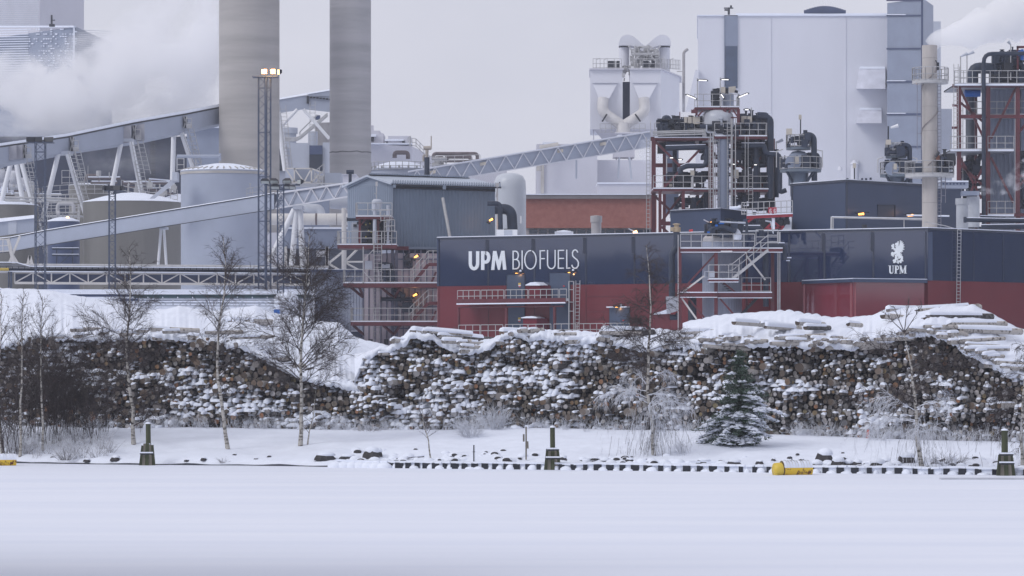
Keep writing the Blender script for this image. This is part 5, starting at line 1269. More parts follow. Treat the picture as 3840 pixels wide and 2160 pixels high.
t = thing('white_hall', 'huge plain white hall with a dark vertical window strip', 'building', V(X(2970, 580), 600, GZ))
mb = MB(); mb.prism(foot((2617, 570), (3332, 570), (3332, 610), (2617, 610)), GZ, Z(60, 570)); mb.hexa([P(2600, 1300, 572), P(2618, 1300, 572), P(2618, 1300, 590), P(2600, 1300, 590), P(2612, 262, 572), P(2618, 262, 572), P(2618, 262, 590), P(2612, 262, 590)]); mb.hexa([P(2570, 420, 568), P(2620, 420, 568), P(2620, 420, 580), P(2570, 420, 580), P(2608, 262, 568), P(2620, 262, 568), P(2620, 262, 580), P(2608, 262, 580)]); part(mb, 'wall', WHITEC, t)
mb = MB(); mb.prism(foot((2614, 569.7), (3332, 569.7), (3332, 611), (2614, 611)), Z(60, 570), Z(56, 570)); mb.prism(foot((2760, 575), (3330, 575), (3330, 600), (2760, 600)), Z(57, 570), Z(50, 575)); part(mb, 'roof_edge', SNOW, t)
mb = MB()
for x in (2892, 3172): mb.pbox(x, 62, x + .8, 700, 569.9, .3)
part(mb, 'cladding_lines', M('faint_joint', (.60, .61, .68), .6), t)
mb = MB(); mb.pbox(2718, 57, 2767, 173, 569.7, .6, 0); mb.pbox(2716, 57, 2718, 420, 569.6, .6, 0); part(mb, 'cladding_strip', GREYM, t)
mb = MB(); mb.pbox(2720, 173, 2766, 330, 569.6, .6); part(mb, 'window', M('blue_window_strip', (.05, .075, .13), .2), t)
mb = MB(); mb.tube([P(2733, 57, 575), P(2733, 28, 575)], .2, 6); mb.pbox(2715, 28, 2750, 32, 575, .4); mb.pbox(2717, 34, 2730, 40, 575, .4); mb.pbox(2738, 20, 2745, 28, 575, .4); part(mb, 'roof_mast', DARK, t)
mb = MB(); R = random.Random(2)
for k in range(16): 
    x = 3015 + k * 9.5; mb.tube([P(x, 44 - 8 * math.sin(math.pi * k / 15), 572), P(x + 14, 44 - 7 * math.sin(math.pi * k / 15), 572)], .3 + .35 * math.sin(math.pi * k / 15), 8)
part(mb, 'roof_vent', DARKB, t)  # row of tubes stands in for a dark smudge on the roofline
for (x0, y0, x1, y1) in ((3222, 250, 3320, 333), (3222, 404, 3306, 462)):
    mb = MB(); mb.hexa([P(x0 - 12, y1, 567), P(x1, y1, 567), P(x1, y1, 570), P(x0 - 12, y1, 570), P(x0, y0 + 8, 569.2), P(x1, y0 + 8, 569.2), P(x1, y0 + 8, 570), P(x0, y0 + 8, 570)], 0); mb.hexa([P(x0, y0 + 8, 569.1), P(x1, y0 + 8, 569.1), P(x1, y0 + 8, 570), P(x0, y0 + 8, 570), P(x0 + 4, y0, 569.4), P(x1 - 2, y0, 569.4), P(x1 - 2, y0, 570), P(x0 + 4, y0, 570)], 1)
    part(mb, 'air_intake_hood', [M('hood_white', (.64, .65, .73), .5), SNOW], t)
mb = MB(); c = (X(3205, 568), 568); mb.lathe(c, [(.7, Z(680, 568)), (.7, Z(620, 568)), (.85, Z(616, 568)), (.2, Z(600, 568))], 14); mb.pbox(3190, 600, 3220, 630, 569.5, .4); mb.dome((X(3150, 560), 560), [(.4, Z(640, 560)), (.35, Z(628, 560)), (.05, Z(622, 560))], 10); part(mb, 'wall_vent', WHITEC, t)
t = thing('stair_tower', 'tall blue-grey square tower at the right end of the big white hall', 'tower', V(X(3410, 560), 563, GZ))
mb = MB(); mb.prism(foot((3327, 562), (3462, 555), (3500, 566), (3500, 575), (3327, 575)), GZ, Z(-3, 556)); part(mb, 'wall', GREYM, t)
mb = MB(); w1 = Wall(3327, 562, 3462, 555); w2 = Wall(3462, 555, 3500, 566)
for y, th in ((0, .3), (58, .25), (182, .25), (306, .3), (428, .3), (550, .25)): mb.beam(w1.pt(3327, y + 1, .1), w1.pt(3462, y, .1), .15, th)
mb.beam(w1.pt(3460, 0, .15), w1.pt(3460, 680, .15), .3, .2); part(mb, 'panel_joint', DARKB, t)
mb = MB(); 
for y in (55, 303, 425): mb.beam(w1.pt(3330, y, .2), w1.pt(3400, y, .2), .2, .12)
part(mb, 'snow_line', SNOW, t)
mb = MB(); mb.pbox(3500, 80, 3528, 420, 600, 8); mb.pbox(3525, 408, 3570, 1300, 590, 10); single(mb, 'far_annex', 'pale annex wall peeking out behind the beige chimney', 'building', GREYL)

# ================================================================ LETTERED NAVY AND RED BUILDING
W = Wall(1640, 260, 3480, 241); W2 = Wall(3480, 241, 3980, 251.5)
ZT, ZS = Z(862, 241), 9.96
t = thing('biofuel_building', 'long navy-over-red building with big white lettering behind the log stacks', 'building', V(X(2560, 250), 251, GZ))
a, b, c_ = W.pt(1640, 0), W.pt(3480, 0), W2.pt(3980, 0)
nL = V(.25, 1, 0).normalized() * 9
def outline(o):
    return [(a.x + W.n.x * o, a.y + W.n.y * o), (b.x + (W.n.x + W2.n.x) * o * .6, b.y + (W.n.y + W2.n.y) * o * .6), (c_.x + W2.n.x * o, c_.y + W2.n.y * o), (c_.x, c_.y + 14), (a.x + nL.x, a.y + nL.y + 4)]
mb = MB(); mb.prism(outline(0), GZ, ZS); part(mb, 'red_wall', RED, t)
mb = MB(); mb.prism(outline(.025), ZS, ZT); part(mb, 'navy_wall', NAVY, t)
mb = MB(); mb.prism(outline(.10), ZT, ZT + .14); part(mb, 'parapet', NAVYD, t)
mb = MB(); mb.prism(outline(.08), ZT + .14, ZT + .20); part(mb, 'roof_snow', SNOW, t)
mb = MB(); rn = random.Random(8)
for x in (1646, 1832, 2005, 2198, 2380, 2960, 3092, 3276, 3472): mb.beam(W.pt(x, interp([(1640, 905), (3480, 868)], x), .05), W.pt(x, interp([(1640, 1072), (3480, 1051)], x), .05), .10, .05, 0)
for x in (1829, 2001, 2195, 2377, 3090, 3274): mb.beam(W.pt(x, interp([(1640, 903), (3480, 866)], x), .04), W.pt(x, interp([(1640, 955), (3480, 940)], x), .04), .32, .04, 0)  # wide matte strips stand in for dark breaks between the bright reflections
for x in (3650, 3760): mb.beam(W2.pt(x, 872, .05), W2.pt(x, 1052, .05), .03, .03, 0)
part(mb, 'panel_joint', [NAVYD], t)
mb = MB()
for x in (1646, 1832, 2005, 2198, 2386): mb.beam(W.pt(x, 1077, .02), W.pt(x, 1260, .02), .05, .03)
for y in (1110, 1168, 1195): mb.beam(W.pt(2200, y + 1.5, .02), W.pt(2500, y, .02), .03, .02)
part(mb, 'red_panel_joint', REDD, t)
mb = MB(); mb.beam(W.pt(1644, 897, .11), W.pt(1644, 1073, .11), .12, .12); mb.beam(W2.pt(3484, 870, .12), W2.pt(3484, 1052, .12), .3, .04); part(mb, 'corner_flashing', NAVYM, t)
mb = MB(); mb.plate(W, [(1700, 1225), (1723, 1225), (1723, 1250), (1700, 1250)], .05, .05); part(mb, 'louvre', REDD, t)
# lettering
zc = lambda x, y: (1740 + x / 5.6, 900 + y / 5.6)
def S(pts, w, closed=False): mbL.stroke(W, [zc(*p) for p in pts], w / 5.6, .10, .05, 0, closed)
def arc(cx, cy, rx, ry, a0, a1, n=10): return [(cx + rx * math.cos(math.radians(lerp(a0, a1, i / n))), cy + ry * math.sin(math.radians(lerp(a0, a1, i / n)))) for i in range(n + 1)]
mbL = MB()
S([(145, 238)] + arc(222, 490, 77, 114, 180, 0, 12) + [(300, 236)], 68); part(mbL, 'letter', LETTER, t)
mbL = MB(); S([(405, 234), (405, 631)], 70); S([(430, 270), (468, 270)] + arc(470, 367, 62, 97, -88, 88, 10) + [(468, 464), (430, 464)], 70); part(mbL, 'letter', LETTER, t)
mbL = MB(); mbL.plate(W, [zc(*p) for p in ((582, 631), (622, 232), (692, 230), (742, 430), (795, 228), (862, 226), (902, 625), (832, 627), (812, 400), (765, 628), (725, 628), (670, 410), (648, 630))], .10, .05); part(mbL, 'letter', LETTER, t)
tw = 23
for strokes in ([[(1043, 226), (1043, 618)], [(1043, 236), (1090, 236)] + arc(1095, 323, 58, 87, -85, 85, 8) + [(1043, 411)], [(1043, 411)] + arc(1105, 508, 68, 97, -85, 85, 8) + [(1043, 606)]],
                [[(1233, 220), (1233, 617)]], None, [[(1612, 216), (1612, 612)], [(1612, 226), (1712, 224)], [(1612, 393), (1706, 391)]],
                [[(1766, 211)] + arc(1846, 500, 80, 103, 180, 0, 12) + [(1926, 209)]], [[(1993, 209), (1993, 606)], [(1993, 220), (2111, 217)], [(1993, 388), (2108, 386)], [(1993, 594), (2106, 591)]],
                [[(2169, 204), (2169, 604)], [(2169, 592), (2242, 589)]], [[(2400, 262), (2380, 222), (2345, 206), (2310, 222), (2288, 270), (2296, 335), (2335, 378), (2385, 415), (2414, 470), (2410, 540), (2375, 588), (2330, 596), (2292, 570), (2275, 522)]]):
    mbL = MB()
    if strokes is None: S(arc(1407, 416, 119, 194, 0, 345, 23), tw, True)
    else:
        for s_ in strokes: S(s_, tw)
    part(mbL, 'letter', LETTER, t)
# emblem and serif letters near the corner
ze = lambda x, y: (3320 + x / 9.06, 880 + y / 9.06)
polys = [[(440, 480), (480, 370), (505, 290), (510, 190), (535, 195), (537, 285), (560, 210), (588, 215), (568, 305), (600, 258), (628, 262), (600, 335), (648, 318), (657, 345), (612, 392), (665, 398), (668, 420), (615, 445), (612, 470), (660, 488), (655, 512), (600, 520), (590, 548), (612, 575), (600, 590), (560, 575), (570, 608), (548, 612), (525, 590), (518, 608), (470, 582), (445, 570)],
         [(458, 480), (468, 300), (465, 225), (440, 218), (420, 270), (375, 280), (345, 300), (335, 350), (378, 358), (382, 372), (335, 380), (330, 400), (380, 405), (360, 450), (340, 560), (400, 600), (450, 580)],
         [(340, 548), (300, 530), (285, 480), (240, 495), (225, 480), (245, 430), (215, 390), (225, 345), (255, 350), (265, 310), (305, 315), (315, 360), (310, 430), (345, 480), (352, 520)],
         [(360, 560), (290, 610), (265, 580), (235, 590), (203, 640), (215, 670), (205, 710), (250, 715), (268, 755), (295, 750), (300, 690), (350, 665), (400, 650), (430, 640), (430, 580)],
         [(400, 560), (450, 575), (520, 610), (540, 640), (540, 735), (470, 740), (440, 690), (400, 650)],
         [(430, 650), (380, 670), (330, 700), (345, 740), (340, 830), (280, 850), (265, 890), (285, 910), (290, 965), (335, 968), (350, 930), (370, 950), (402, 950), (385, 880), (410, 860), (425, 790), (415, 760), (440, 740), (445, 700)],
         [(450, 700), (455, 820), (500, 822), (520, 790), (540, 800), (530, 850), (490, 870), (480, 910), (520, 970), (560, 965), (575, 900), (620, 915), (632, 890), (600, 840), (618, 830), (615, 740), (560, 700), (520, 690)],
         [(430, 775), (447, 830), (470, 890), (477, 930), (465, 990), (440, 985), (415, 940), (430, 880), (424, 830)]]
mb = MB()
for k, p in enumerate(polys): mb.plate(W, [ze(*q) for q in p], .085 + k * .004, .05)
mb.stroke(W, [ze(*q) for q in ((520, 662), (555, 652), (578, 672), (572, 705), (545, 712))], 2.4, .13, .04); part(mb, 'emblem', LETTER, t)
def SS(mb, pts, w): mb.stroke(W, [ze(*q) for q in pts], w / 9.06, .10, .05)
mb = MB(); SS(mb, [(174, 1055), (174, 1240), (185, 1285), (222, 1315)], 50); SS(mb, [(205, 1318), (250, 1312), (275, 1270), (280, 1060)], 19); SS(mb, [(118, 1058), (212, 1058)], 16); SS(mb, [(250, 1058), (308, 1058)], 14); part(mb, 'letter', LETTER, t)
mb = MB(); SS(mb, [(372, 1050), (372, 1318)], 52); SS(mb, [(372, 1062), (425, 1062), (455, 1085), (462, 1125), (452, 1165), (425, 1188), (372, 1190)], 30); SS(mb, [(325, 1316), (418, 1316)], 14); SS(mb, [(330, 1054), (380, 1054)], 14); part(mb, 'letter', LETTER, t)
mb = MB(); SS(mb, [(520, 1060), (520, 1315)], 15); SS(mb, [(525, 1052), (604, 1300)], 54); SS(mb, [(604, 1305), (690, 1055)], 17); SS(mb, [(693, 1050), (693, 1318)], 50); SS(mb, [(495, 1054), (560, 1054)], 14); SS(mb, [(492, 1316), (552, 1316)], 14); SS(mb, [(645, 1316), (745, 1316)], 14); SS(mb, [(690, 1054), (742, 1054)], 14); part(mb, 'letter', LETTER, t)
# doors
for x0, x1, y0, y1, kn in ((1902, 1969, 1031, 1262, 0), (2063, 2139, 1024, 1262, 0), (2287, 2362, 1153, 1262, 1)):
    mb = MB(); mb.plate(W, [(x0, y0), (x1, y0 - .6), (x1, y1), (x0, y1)], .07, .07, 0)
    for x in (x0, x1): mb.stroke(W, [(x, y0), (x, y1)], 1.2, .09, .05, 1)
    mb.stroke(W, [(x0, y0), (x1, y0 - .6)], 1.2, .09, .05, 1)
    part(mb, 'door', [M('door_blue', (.05, .075, .13), .4), NAVYD], t)
mb = MB(); mb.plate(W, [(2285, 1150), (2363, 1149), (2363, 1153), (2285, 1154)], .5, .5, 0); mb.plate(W, [(1901, 1121), (1966, 1120), (1966, 1130), (1901, 1131)], .12, .05, 1); mb.plate(W, [(2078, 1120), (2134, 1119), (2134, 1129), (2078, 1130)], .12, .05, 1); part(mb, 'door_snow', [SNOW, GREYL], t)
def sticker(x, y, kind):
    mb = MB()
    if kind: mb.plate(W, [(x - 4.5, y - 8), (x + 4.5, y - 8), (x + 4.5, y - 1), (x - 4.5, y - 1)], .12, .03, 0); mb.plate(W, [(x - 4.5, y - 1), (x + 4.5, y - 1), (x + 4.5, y + 4), (x - 4.5, y + 4)], .12, .03, 1)
    mb.plate(W, [(x - 3, y + 4), (x + 3, y + 4), (x + 3, y + 7), (x, y + 8.5), (x - 3, y + 7)], .12, .03, 2); part(mb, 'warning_sign', [M('yellow_sign', (.6, .45, .1), .5), SIGNW, REDV], t)
sticker(1951, 1069, 1); sticker(1950, 1199, 1); sticker(2117, 1067, 0); sticker(2340, 1196, 0)
# lamps over the doors
for x, y, lab in ((1950, 1022, 'small wall lamp glowing orange above the left blue door'), (2147, 1019, 'small wall lamp glowing orange above the right blue door'), (2325, 1149, 'wall lamp glowing over the lone low blue door')):
    mb = MB(); p = W.pt(x, y, .55); mb.tube([p + V(-.26, 0, 0), p + V(.26, 0, 0)], .07, 8, 1); mb.box(p + V(-.09, -.05, -.09), p + V(.07, .05, -.05), 0); mb.tube([p + V(.2, 0, 0), W.pt(x + 15, y - 4, 0)], .05, 6, 1)
    mb.dome((p.x + .3, p.y), [(.08, p.z + .05), (.09, p.z + .13), (.02, p.z + .2)], 8, 2)
    o = single(mb, 'wall_lamp', lab, 'lamp', [LAMPO, DARK, SNOW], 'door lamps on the lettered building'); lg = lampglow((0, 0, 0), (1, .45, .15), 4, .05); lg.parent = o; lg.location = (0, .15, -.1)
# platform on the red wall
t = thing('wall_platform', 'red railed steel platform with legs along the red wall doors', 'platform', W.pt(1950, 1145, 1.3))
def wline(x0, x1, y, o): return W.pt(x0, y, o), W.pt(x1, y - (x1 - x0) * .012, o)
mb = MB(); a, b = wline(1755, 2160, 1140, 1.7); a2, b2 = wline(1755, 2160, 1140, .1)
mb.hexa([a, b, b2, a2, a + V(0, 0, .1), b + V(0, 0, .1), b2 + V(0, 0, .1), a2 + V(0, 0, .1)], 0); mb.beam(a + V(0, -.05, .16), b + V(0, -.05, .16), .1, .34, 0); mb.beam(a + V(0, -.12, -.03), b + V(0, -.12, -.03), .2, .09, 1)
part(mb, 'deck', [REDST, SNOW], t)
for x in (1757, 1935, 2115):
    mb = MB(); mb.tube([W.pt(x, 1152, 1.5), W.pt(x, 1280, 1.5)], .09 if x == 1757 else .12, 10); part(mb, 'leg', REDST, t)
mb = MB(); mb.tube([W.pt(1755, 1154, 1.6), W.pt(2150, 1149, 1.6)], .06, 6); part(mb, 'edge_beam', REDST, t)
for x0, x1 in ((1758, 1842), (1846, 1930), (1935, 2020), (2024, 2134), (2139, 2165)):
    mb = MB(); y = 1137 - (x0 - 1757) * .012; railing(mb, [W.pt(x0, y, 1.75), W.pt(x1, y - (x1 - x0) * .012, 1.75)], .93, .55, .028, rails=(1., .53)); part(mb, 'railing', GALV, t)
mb = MB(); ladder(mb, W.pt(2195, 1290, 1.4), W.pt(2195, 1053, 1.2), .34, W.t, .26); mb.tube([W.pt(2170, 1058, 1.6), W.pt(2170, 1290, 1.6)], .03, 4); mb.tube([W.pt(2178, 1056, 1.9), W.pt(2178, 1290, 1.9)], .03, 4); mb.tube([W.pt(2186, 1056, 1.5), W.pt(2186, 1290, 1.5)], .045, 4)
for y in (1057, 1088, 1134, 1168): mb.tube([W.pt(2170, y, 1.6), W.pt(2178, y, 1.95), W.pt(2187, y, 1.6)], .03, 4)
part(mb, 'access_ladder', GALV, t)
t = thing('lower_platform', 'lower row of railings at the foot of the red wall', 'railing', W.pt(2000, 1262, 1.3))
for x0, x1 in ((1762, 1841), (1845, 1927), (1936, 2020), (2023, 2107), (2118, 2200), (2205, 2302), (2308, 2400)):
    mb = MB(); y = 1266 - (x0 - 1757) * .01; railing(mb, [W.pt(x0, y, 1.75), W.pt(x1, y - .8, 1.75)], .93, .55, .028, rails=(1., .53)); part(mb, 'railing', GALV, t)
for (x0, y0, x1, lab) in ((2006, 1072, 2052, 'red roof cabinet with a rounded snow cap on the wall platform'), (1990, 1194, 2040, 'red cabinet with a flat snow cap below the wall platform')):
    mb = MB(); a, b, c2 = W.pt(x0, y0, 1.2), W.pt(x1, y0, 1.2), W.pt(x1 + 16, y0, .1)
    zb = a.z - 1.45; a0 = W.pt(x0, y0, .1)
    mb.prism([(a.x, a.y), (b.x, b.y), (c2.x, c2.y), (a0.x, a0.y)], zb, a.z, 0)
    prs = [(-.1, 0), (.3, .18), (.75, .22), (1.12, .0)]
    for (u0, h0), (u1, h1) in zip(prs, prs[1:]):
        p0, p1 = a.lerp(b, u0), a.lerp(b, u1); q0, q1 = p0 - W.n * 1.1, p1 - W.n * 1.1; k = 1 if y0 < 1100 else .5
        p0 = p0 + W.n * .15; p1 = p1 + W.n * .15
        mb.hexa([p0, p1, q1, q0, p0 + V(0, 0, .05 + h0 * k), p1 + V(0, 0, .05 + h1 * k), q1 + V(0, 0, .05 + h1 * k), q0 + V(0, 0, .05 + h0 * k)], 1)
    single(mb, 'cabinet', lab, 'cabinet', [REDG, SNOW], 'red cabinets on the wall')
# annex
t = thing('red_annex', 'glossy red annex with navy roof edge at the foot of the emblem wall', 'building', V(X(3200, 236), 238, GZ))
wa, wb = Wall(3010, 243.6, 3200, 238), Wall(3200, 238, 3476, 240.6)
mb = MB(); mb.prism(foot((3012, 243.6), (3200, 238), (3466, 240.4), (3470, 246), (3012, 250)), GZ, Z(1058, 238)); part(mb, 'wall', REDG, t)
mb = MB(); mb.prism(foot((3006, 243.5), (3200, 237.5), (3478, 240.0), (3480, 246), (3006, 250)), Z(1058, 238), Z(1046, 238)); part(mb, 'roof_edge', NAVYM, t)
mb = MB(); mb.prism(foot((3007, 243.5), (3200, 237.6), (3477, 240.1), (3479, 246), (3007, 250)), Z(1046, 238), Z(1043, 238)); part(mb, 'roof_snow', SNOW, t)
mb = MB(); mb.beam(wa.pt(3017, 1060, .03), wa.pt(3017, 1200, .03), .12, .04); mb.beam(wa.pt(3194, 1060, .03), wa.pt(3194, 1200, .03), .2, .04); mb.beam(wb.pt(3206, 1060, .03), wb.pt(3206, 1200, .03), .1, .04); part(mb, 'corner_trim', M('paler_red_trim', (.26, .07, .08), .35), t)
mb = MB(); ladder(mb, W2.pt(3583, 1170, .25), W2.pt(3587, 862, .25), .40, W2.t, .24); mb.tube(fillet([W2.pt(3592, 864, .25), W2.pt(3570, 846, -.6), W2.pt(3540, 830, -1.6)], .2), .03, 4); mb.tube([W2.pt(3540, 830, -1.6), W2.pt(3532, 830, -1.6), W2.pt(3532, 850, -1.6)], .03, 4)
single(mb, 'wall_ladder', 'tall grey ladder on the plain right-hand navy and red wall', 'ladder', GALV)
# upper navy block
t = thing('upper_block', 'navy rooftop block with recessed panel behind the beige chimney', 'building', P(3170, 860, 262))
mb = MB(); mb.prism(foot((2966, 268), (3170, 262), (3605, 272), (3605, 285), (2966, 285)), Z(880, 262), Z(682, 262)); part(mb, 'wall', NAVYM, t)
mb = MB(); mb.prism(foot((2963, 268), (3170, 261.8), (3608, 271.8), (3608, 285.2), (2963, 285.2)), Z(682, 262), Z(674, 262)); part(mb, 'parapet', NAVYD, t)
mb = MB(); mb.prism(foot((2964, 268), (3170, 261.9), (3607, 271.9), (3607, 285), (2964, 285)), Z(674, 262), Z(671.5, 262)); part(mb, 'roof_snow', SNOW, t)
wu = Wall(3170, 262, 3605, 272); mb = MB(); mb.plate(wu, [(3290, 768), (3354, 770), (3354, 817), (3290, 815)], .04, .02, 0); mb.stroke(wu, [(3288, 770), (3354, 769), (3354, 817)], 1.5, .10, .08, 1); part(mb, 'recessed_panel', [NAVYD, DARK], t)
mb = MB(); mb.beam(wu.pt(3174, 682, .03), wu.pt(3174, 860, .03), .14, .05); ul = Wall(2966, 268, 3170, 262); mb.beam(ul.pt(2972, 684, .03), ul.pt(2972, 860, .03), .1, .05); part(mb, 'corner_trim', NAVYD, t)
mb = MB()
for x, y in ((3230, 668), (3245, 668), (3262, 666), (3175, 668)): mb.pbox(x, y, x + 7, y + 8, 264, .3)
part(mb, 'roof_fitting', DARKP, t)
for x, y, lab in ((3200, 803, 'orange lamp on the upper navy block, by the corner'), (3385, 808, 'orange lamp on the upper navy block, by the recessed panel')):
    p = wu.pt(x, y, .8); mb = MB(); mb.tube([p + V(-.22, 0, -.04), p + V(.2, 0, .0)], [.07, .09], 10, 0); mb.beam(p + V(-.3, .15, .12), p + V(.6, .15, .12), .3, .08, 1); mb.tube([p + V(-.3, .2, 0), p + V(-.35, .8, .1)], .05, 6, 1)
    o = single(mb, 'lamp', lab, 'lamp', [LAMPO, DARK], 'orange lamps on the upper navy block'); lg = lampglow((0, 0, 0), (1, .5, .18), 9, .08); lg.parent = o; lg.location = (0, -.3, .3)
mb = MB(); mb.tube([P(3118, 868, 258), P(3118, 815, 258), P(3460, 822, 258)], .09, 8, 0); mb.tube([P(3124, 868, 258), P(3124, 818, 258)], .05, 6, 0); mb.beam(P(3120, 812, 258), P(3460, 819, 258), .1, .05, 1); mb.tube([P(3390, 820, 258), P(3390, 868, 258)], .04, 5, 0); mb.tube([P(3400, 807, 261), P(3560, 810, 261)], .07, 6, 1); mb.tube([P(3242, 842, 257.5), P(3242, 860, 257.5)], .2, 10, 2)
single(mb, 'pipe_rack', 'thin snow-lined pipe frame on the roof before the upper navy block', 'pipes', [GALV, SNOW, DARK])

# ================================================================ BEIGE STACK
t = thing('beige_chimney', 'beige steel chimney with spiral strake, platforms and drifting steam', 'chimney', V(X(3490, 250), 251, Z(862, 250)))
D = 250; r = (X(3518, D) - X(3461, D)) / 2; c = (X(3489.5, D), D + r)
mb = MB(); mb.lathe(c, [(r, Z(872, D)), (r, Z(168, D)), (r * .9, Z(168, D)), (r * .9, Z(200, D))], 40); part(mb, 'shaft', STACKM, t)
mb = MB()
for y in (217, 300, 398, 490, 645, 760): mb.lathe(c, [(r * 1.01, Z(y, D)), (r * 1.01, Z(y - 1.5, D))], 40)
part(mb, 'weld_ring', M('weld_shade', (.27, .25, .24), .6), t)
mb = MB(); pts = [V(c[0] + (r + .05) * math.cos(a), c[1] + (r + .05) * math.sin(a), Z(lerp(620, 200, k / 59), D)) for k in range(60) for a in [math.radians(250 + 360 * 2.6 * k / 59)]]
mb.tube(pts, .035, 5); part(mb, 'spiral_strake', M('strake', (.22, .2, .2), .6), t)
for y0, y1, x0, x1 in ((300, 251, 3424, 3560), (652, 602, 3397, 3581)):
    mb = MB(); R_ = (X(x1, D) - X(x0, D)) / 2; cc = (X((x0 + x1) / 2, D), D + r); z = Z(y0 + 3, D)
    mb.lathe(cc, [(.5, z - .18), (R_, z - .18), (R_, z + .05), (.5, z + .05)], 28, 0); mb.lathe(cc, [(.7, z + .05), (R_ * .98, z + .05), (R_ * .95, z + .1), (.7, z + .1)], 28, 1)
    o = part(mb, 'platform', [GALV, SNOW], t)
    mb = MB(); railing(mb, [V(cc[0] + R_ * math.cos(k * math.pi / 8), cc[1] + R_ * math.sin(k * math.pi / 8), z) for k in range(17)], .98, .6, .028); part(mb, 'railing', GALV, o)
mb = MB(); ladder(mb, V(c[0] + r + .12, c[1] - .3, Z(860, D)), V(c[0] + r + .12, c[1] - .3, Z(310, D)), .38, V(.6, -1, 0), .26, .022, cage=False); ladder(mb, P(3447, 562, D), P(3447, 313, D), .3, step=1.1, r=.025); ladder(mb, P(3538, 760, D), P(3538, 655, D), .3, step=.5, r=.03); part(mb, 'access_ladder', M('dark_galvanised', (.22, .22, .26), .5), t)
mb = MB(); mb.pbox(3434, 612, 3462, 646, D + .5, .6, 0); clutter(mb, 3518, 585, 3575, 648, D, D + 1.5, 34, 51, (0, 0, 1), .04, .12); mb.pbox(3548, 582, 3582, 604, D + .8, .6, 2); mb.tube([P(3520, 592, D), P(3580, 592, D)], .1, 8, 0); mb.pbox(3512, 582, 3524, 600, D - .3, .3, 3); mb.tube([P(3508, 588, D - .4), P(3522, 570, D - .4)], .1, 8, 1); mb.pbox(3514, 234, 3522, 262, D + .2, .3, 1); mb.tube([P(3508, 226, D - .3), P(3516, 238, D - .3)], .05, 6, 1)
part(mb, 'instruments', [DARKP, DARK, BEIGE, M('rust_cover', (.2, .08, .05), .7)], t)
# ================================================================ STEEL PROCESS TOWERS
def pipe(t, pts, r, D, m=DARKP, fr=None, snow=False, nm='pipe'):
    mb = MB(); q = [P(p[0], p[1], (p[2] if len(p) > 2 else D)) for p in pts]
    mb.tube(fillet(q, fr or r * 2.4, 4), r, 12, 0)
    if snow:
        for a, b in zip(q, q[1:]):
            if abs(a.z - b.z) < .3 and (b - a).length > .5: mb.beam(a + V(0, 0, r + .01), b + V(0, 0, r + .01), r * 1.2, .06, 1)
    return part(mb, nm, [m, SNOW], t)
def tubelamp(x, y, D, dx, dy, lab, pole=None, grp='white tube lights on the red steel tower'):
    mb = MB(); a, b = P(x, y, D), P(x + dx, y + dy, D)
    mb.tube([a, b], .034, 8, 0); e = (b - a).normalized() * .12; mb.tube([a - e, a], .06, 8, 1); mb.tube([b, b + e], .06, 8, 1); mb.beam(a + V(0, .12, .09), b + V(0, .12, .09), .16, .06, 1)
    if pole: mb.tube([P(pole[0], pole[1], D + .1), P(pole[0], y - 8, D + .1)], .05, 6, 2); mb.tube([P(pole[0], y, D + .1), a], .04, 6, 2)
    single(mb, 'tube_light', lab, 'lamp', [LAMPW, DARK, GALV], grp)

t = thing('red_steel_tower', 'tall red steel process tower crowded with dark pipes, centre-right', 'process tower', V(X(2680, 292), 294, GZ))
D = 290; D2 = 296
for (x, y0, y1, DD) in ((2451, 516, 880, D), (2664, 520, 800, D), (2900, 520, 800, D + 2), (2475, 716, 880, D - 3), (2562, 716, 800, D - 3), (2451 + 40, 520, 880, D2), (2616, 700, 800, D2), (2750, 520, 800, D2), (2880, 520, 800, D2)):
    mb = MB(); w = .36 if DD == D else .26; mb.beam(P(x, y1, DD), P(x, y0, DD), w, w); part(mb, 'column', REDST, t)
for i, (a, b) in enumerate((((2455, 528), (2560, 632)), ((2625, 560), (2488, 705)), ((2455, 735), (2525, 800)), ((2478, 835), (2560, 725)), ((2480, 850), (2505, 872)), ((2690, 545), (2880, 712)), ((2690, 745), (2718, 775)), ((2640, 530), (2690, 590)), ((2880, 560), (2760, 700)), ((2600, 780), (2650, 720)))):
    mb = MB(); mb.beam(P(*a, D + (0 if i < 4 else 1.5)), P(*b, D + (0 if i < 4 else 1.5)), .2, .2); part(mb, 'brace', REDST, t)
mb = MB()
for (x0, x1, y, DD) in ((2440, 2692, 521, D), (2680, 2878, 516, D - .5), (2452, 2660, 712, D), (2690, 2885, 714, D), (2475, 2562, 838, D - 3), (2452, 2880, 620, D2), (2680, 2880, 590, D2), (2680, 2880, 655, D2)): mb.beam(P(x0, y, DD), P(x1, y, DD), .24, .34)
part(mb, 'floor_beam', REDST, t)
def tdeck(x0, x1, y, DD, dep, rail=True, m=None):
    mb = MB(); a, b = P(x0, y, DD), P(x1, y, DD); mb.box(V(a.x, DD, a.z - .2), V(b.x, DD + dep, a.z), 0); mb.box(V(a.x, DD - .04, a.z), V(b.x, DD + dep, a.z + .09), 1)
    o = part(mb, 'platform', [REDST, SNOW], t)
    if rail:
        mb = MB(); railing(mb, [V(a.x, DD + .03, a.z), V(b.x, DD + .03, a.z), V(b.x, DD + dep, a.z)], 1.12, .75, .03); part(mb, 'railing', GALV, o)
tdeck(2455, 2692, 517, D - .4, 6, False); tdeck(2680, 2876, 511, D - 1, 7); tdeck(2605, 2772, 402, D, 3.5); tdeck(2450, 2600, 708, D - 3.2, 5); tdeck(2600, 2885, 710, D - .5, 6)
mb = MB(); railing(mb, [P(2455, 510, D + 1), P(2680, 508, D)], 1.12, .9, .03); railing(mb, [P(2440, 510, D - .4), P(2440, 500, D + 5)], 1.1, .9, .03)
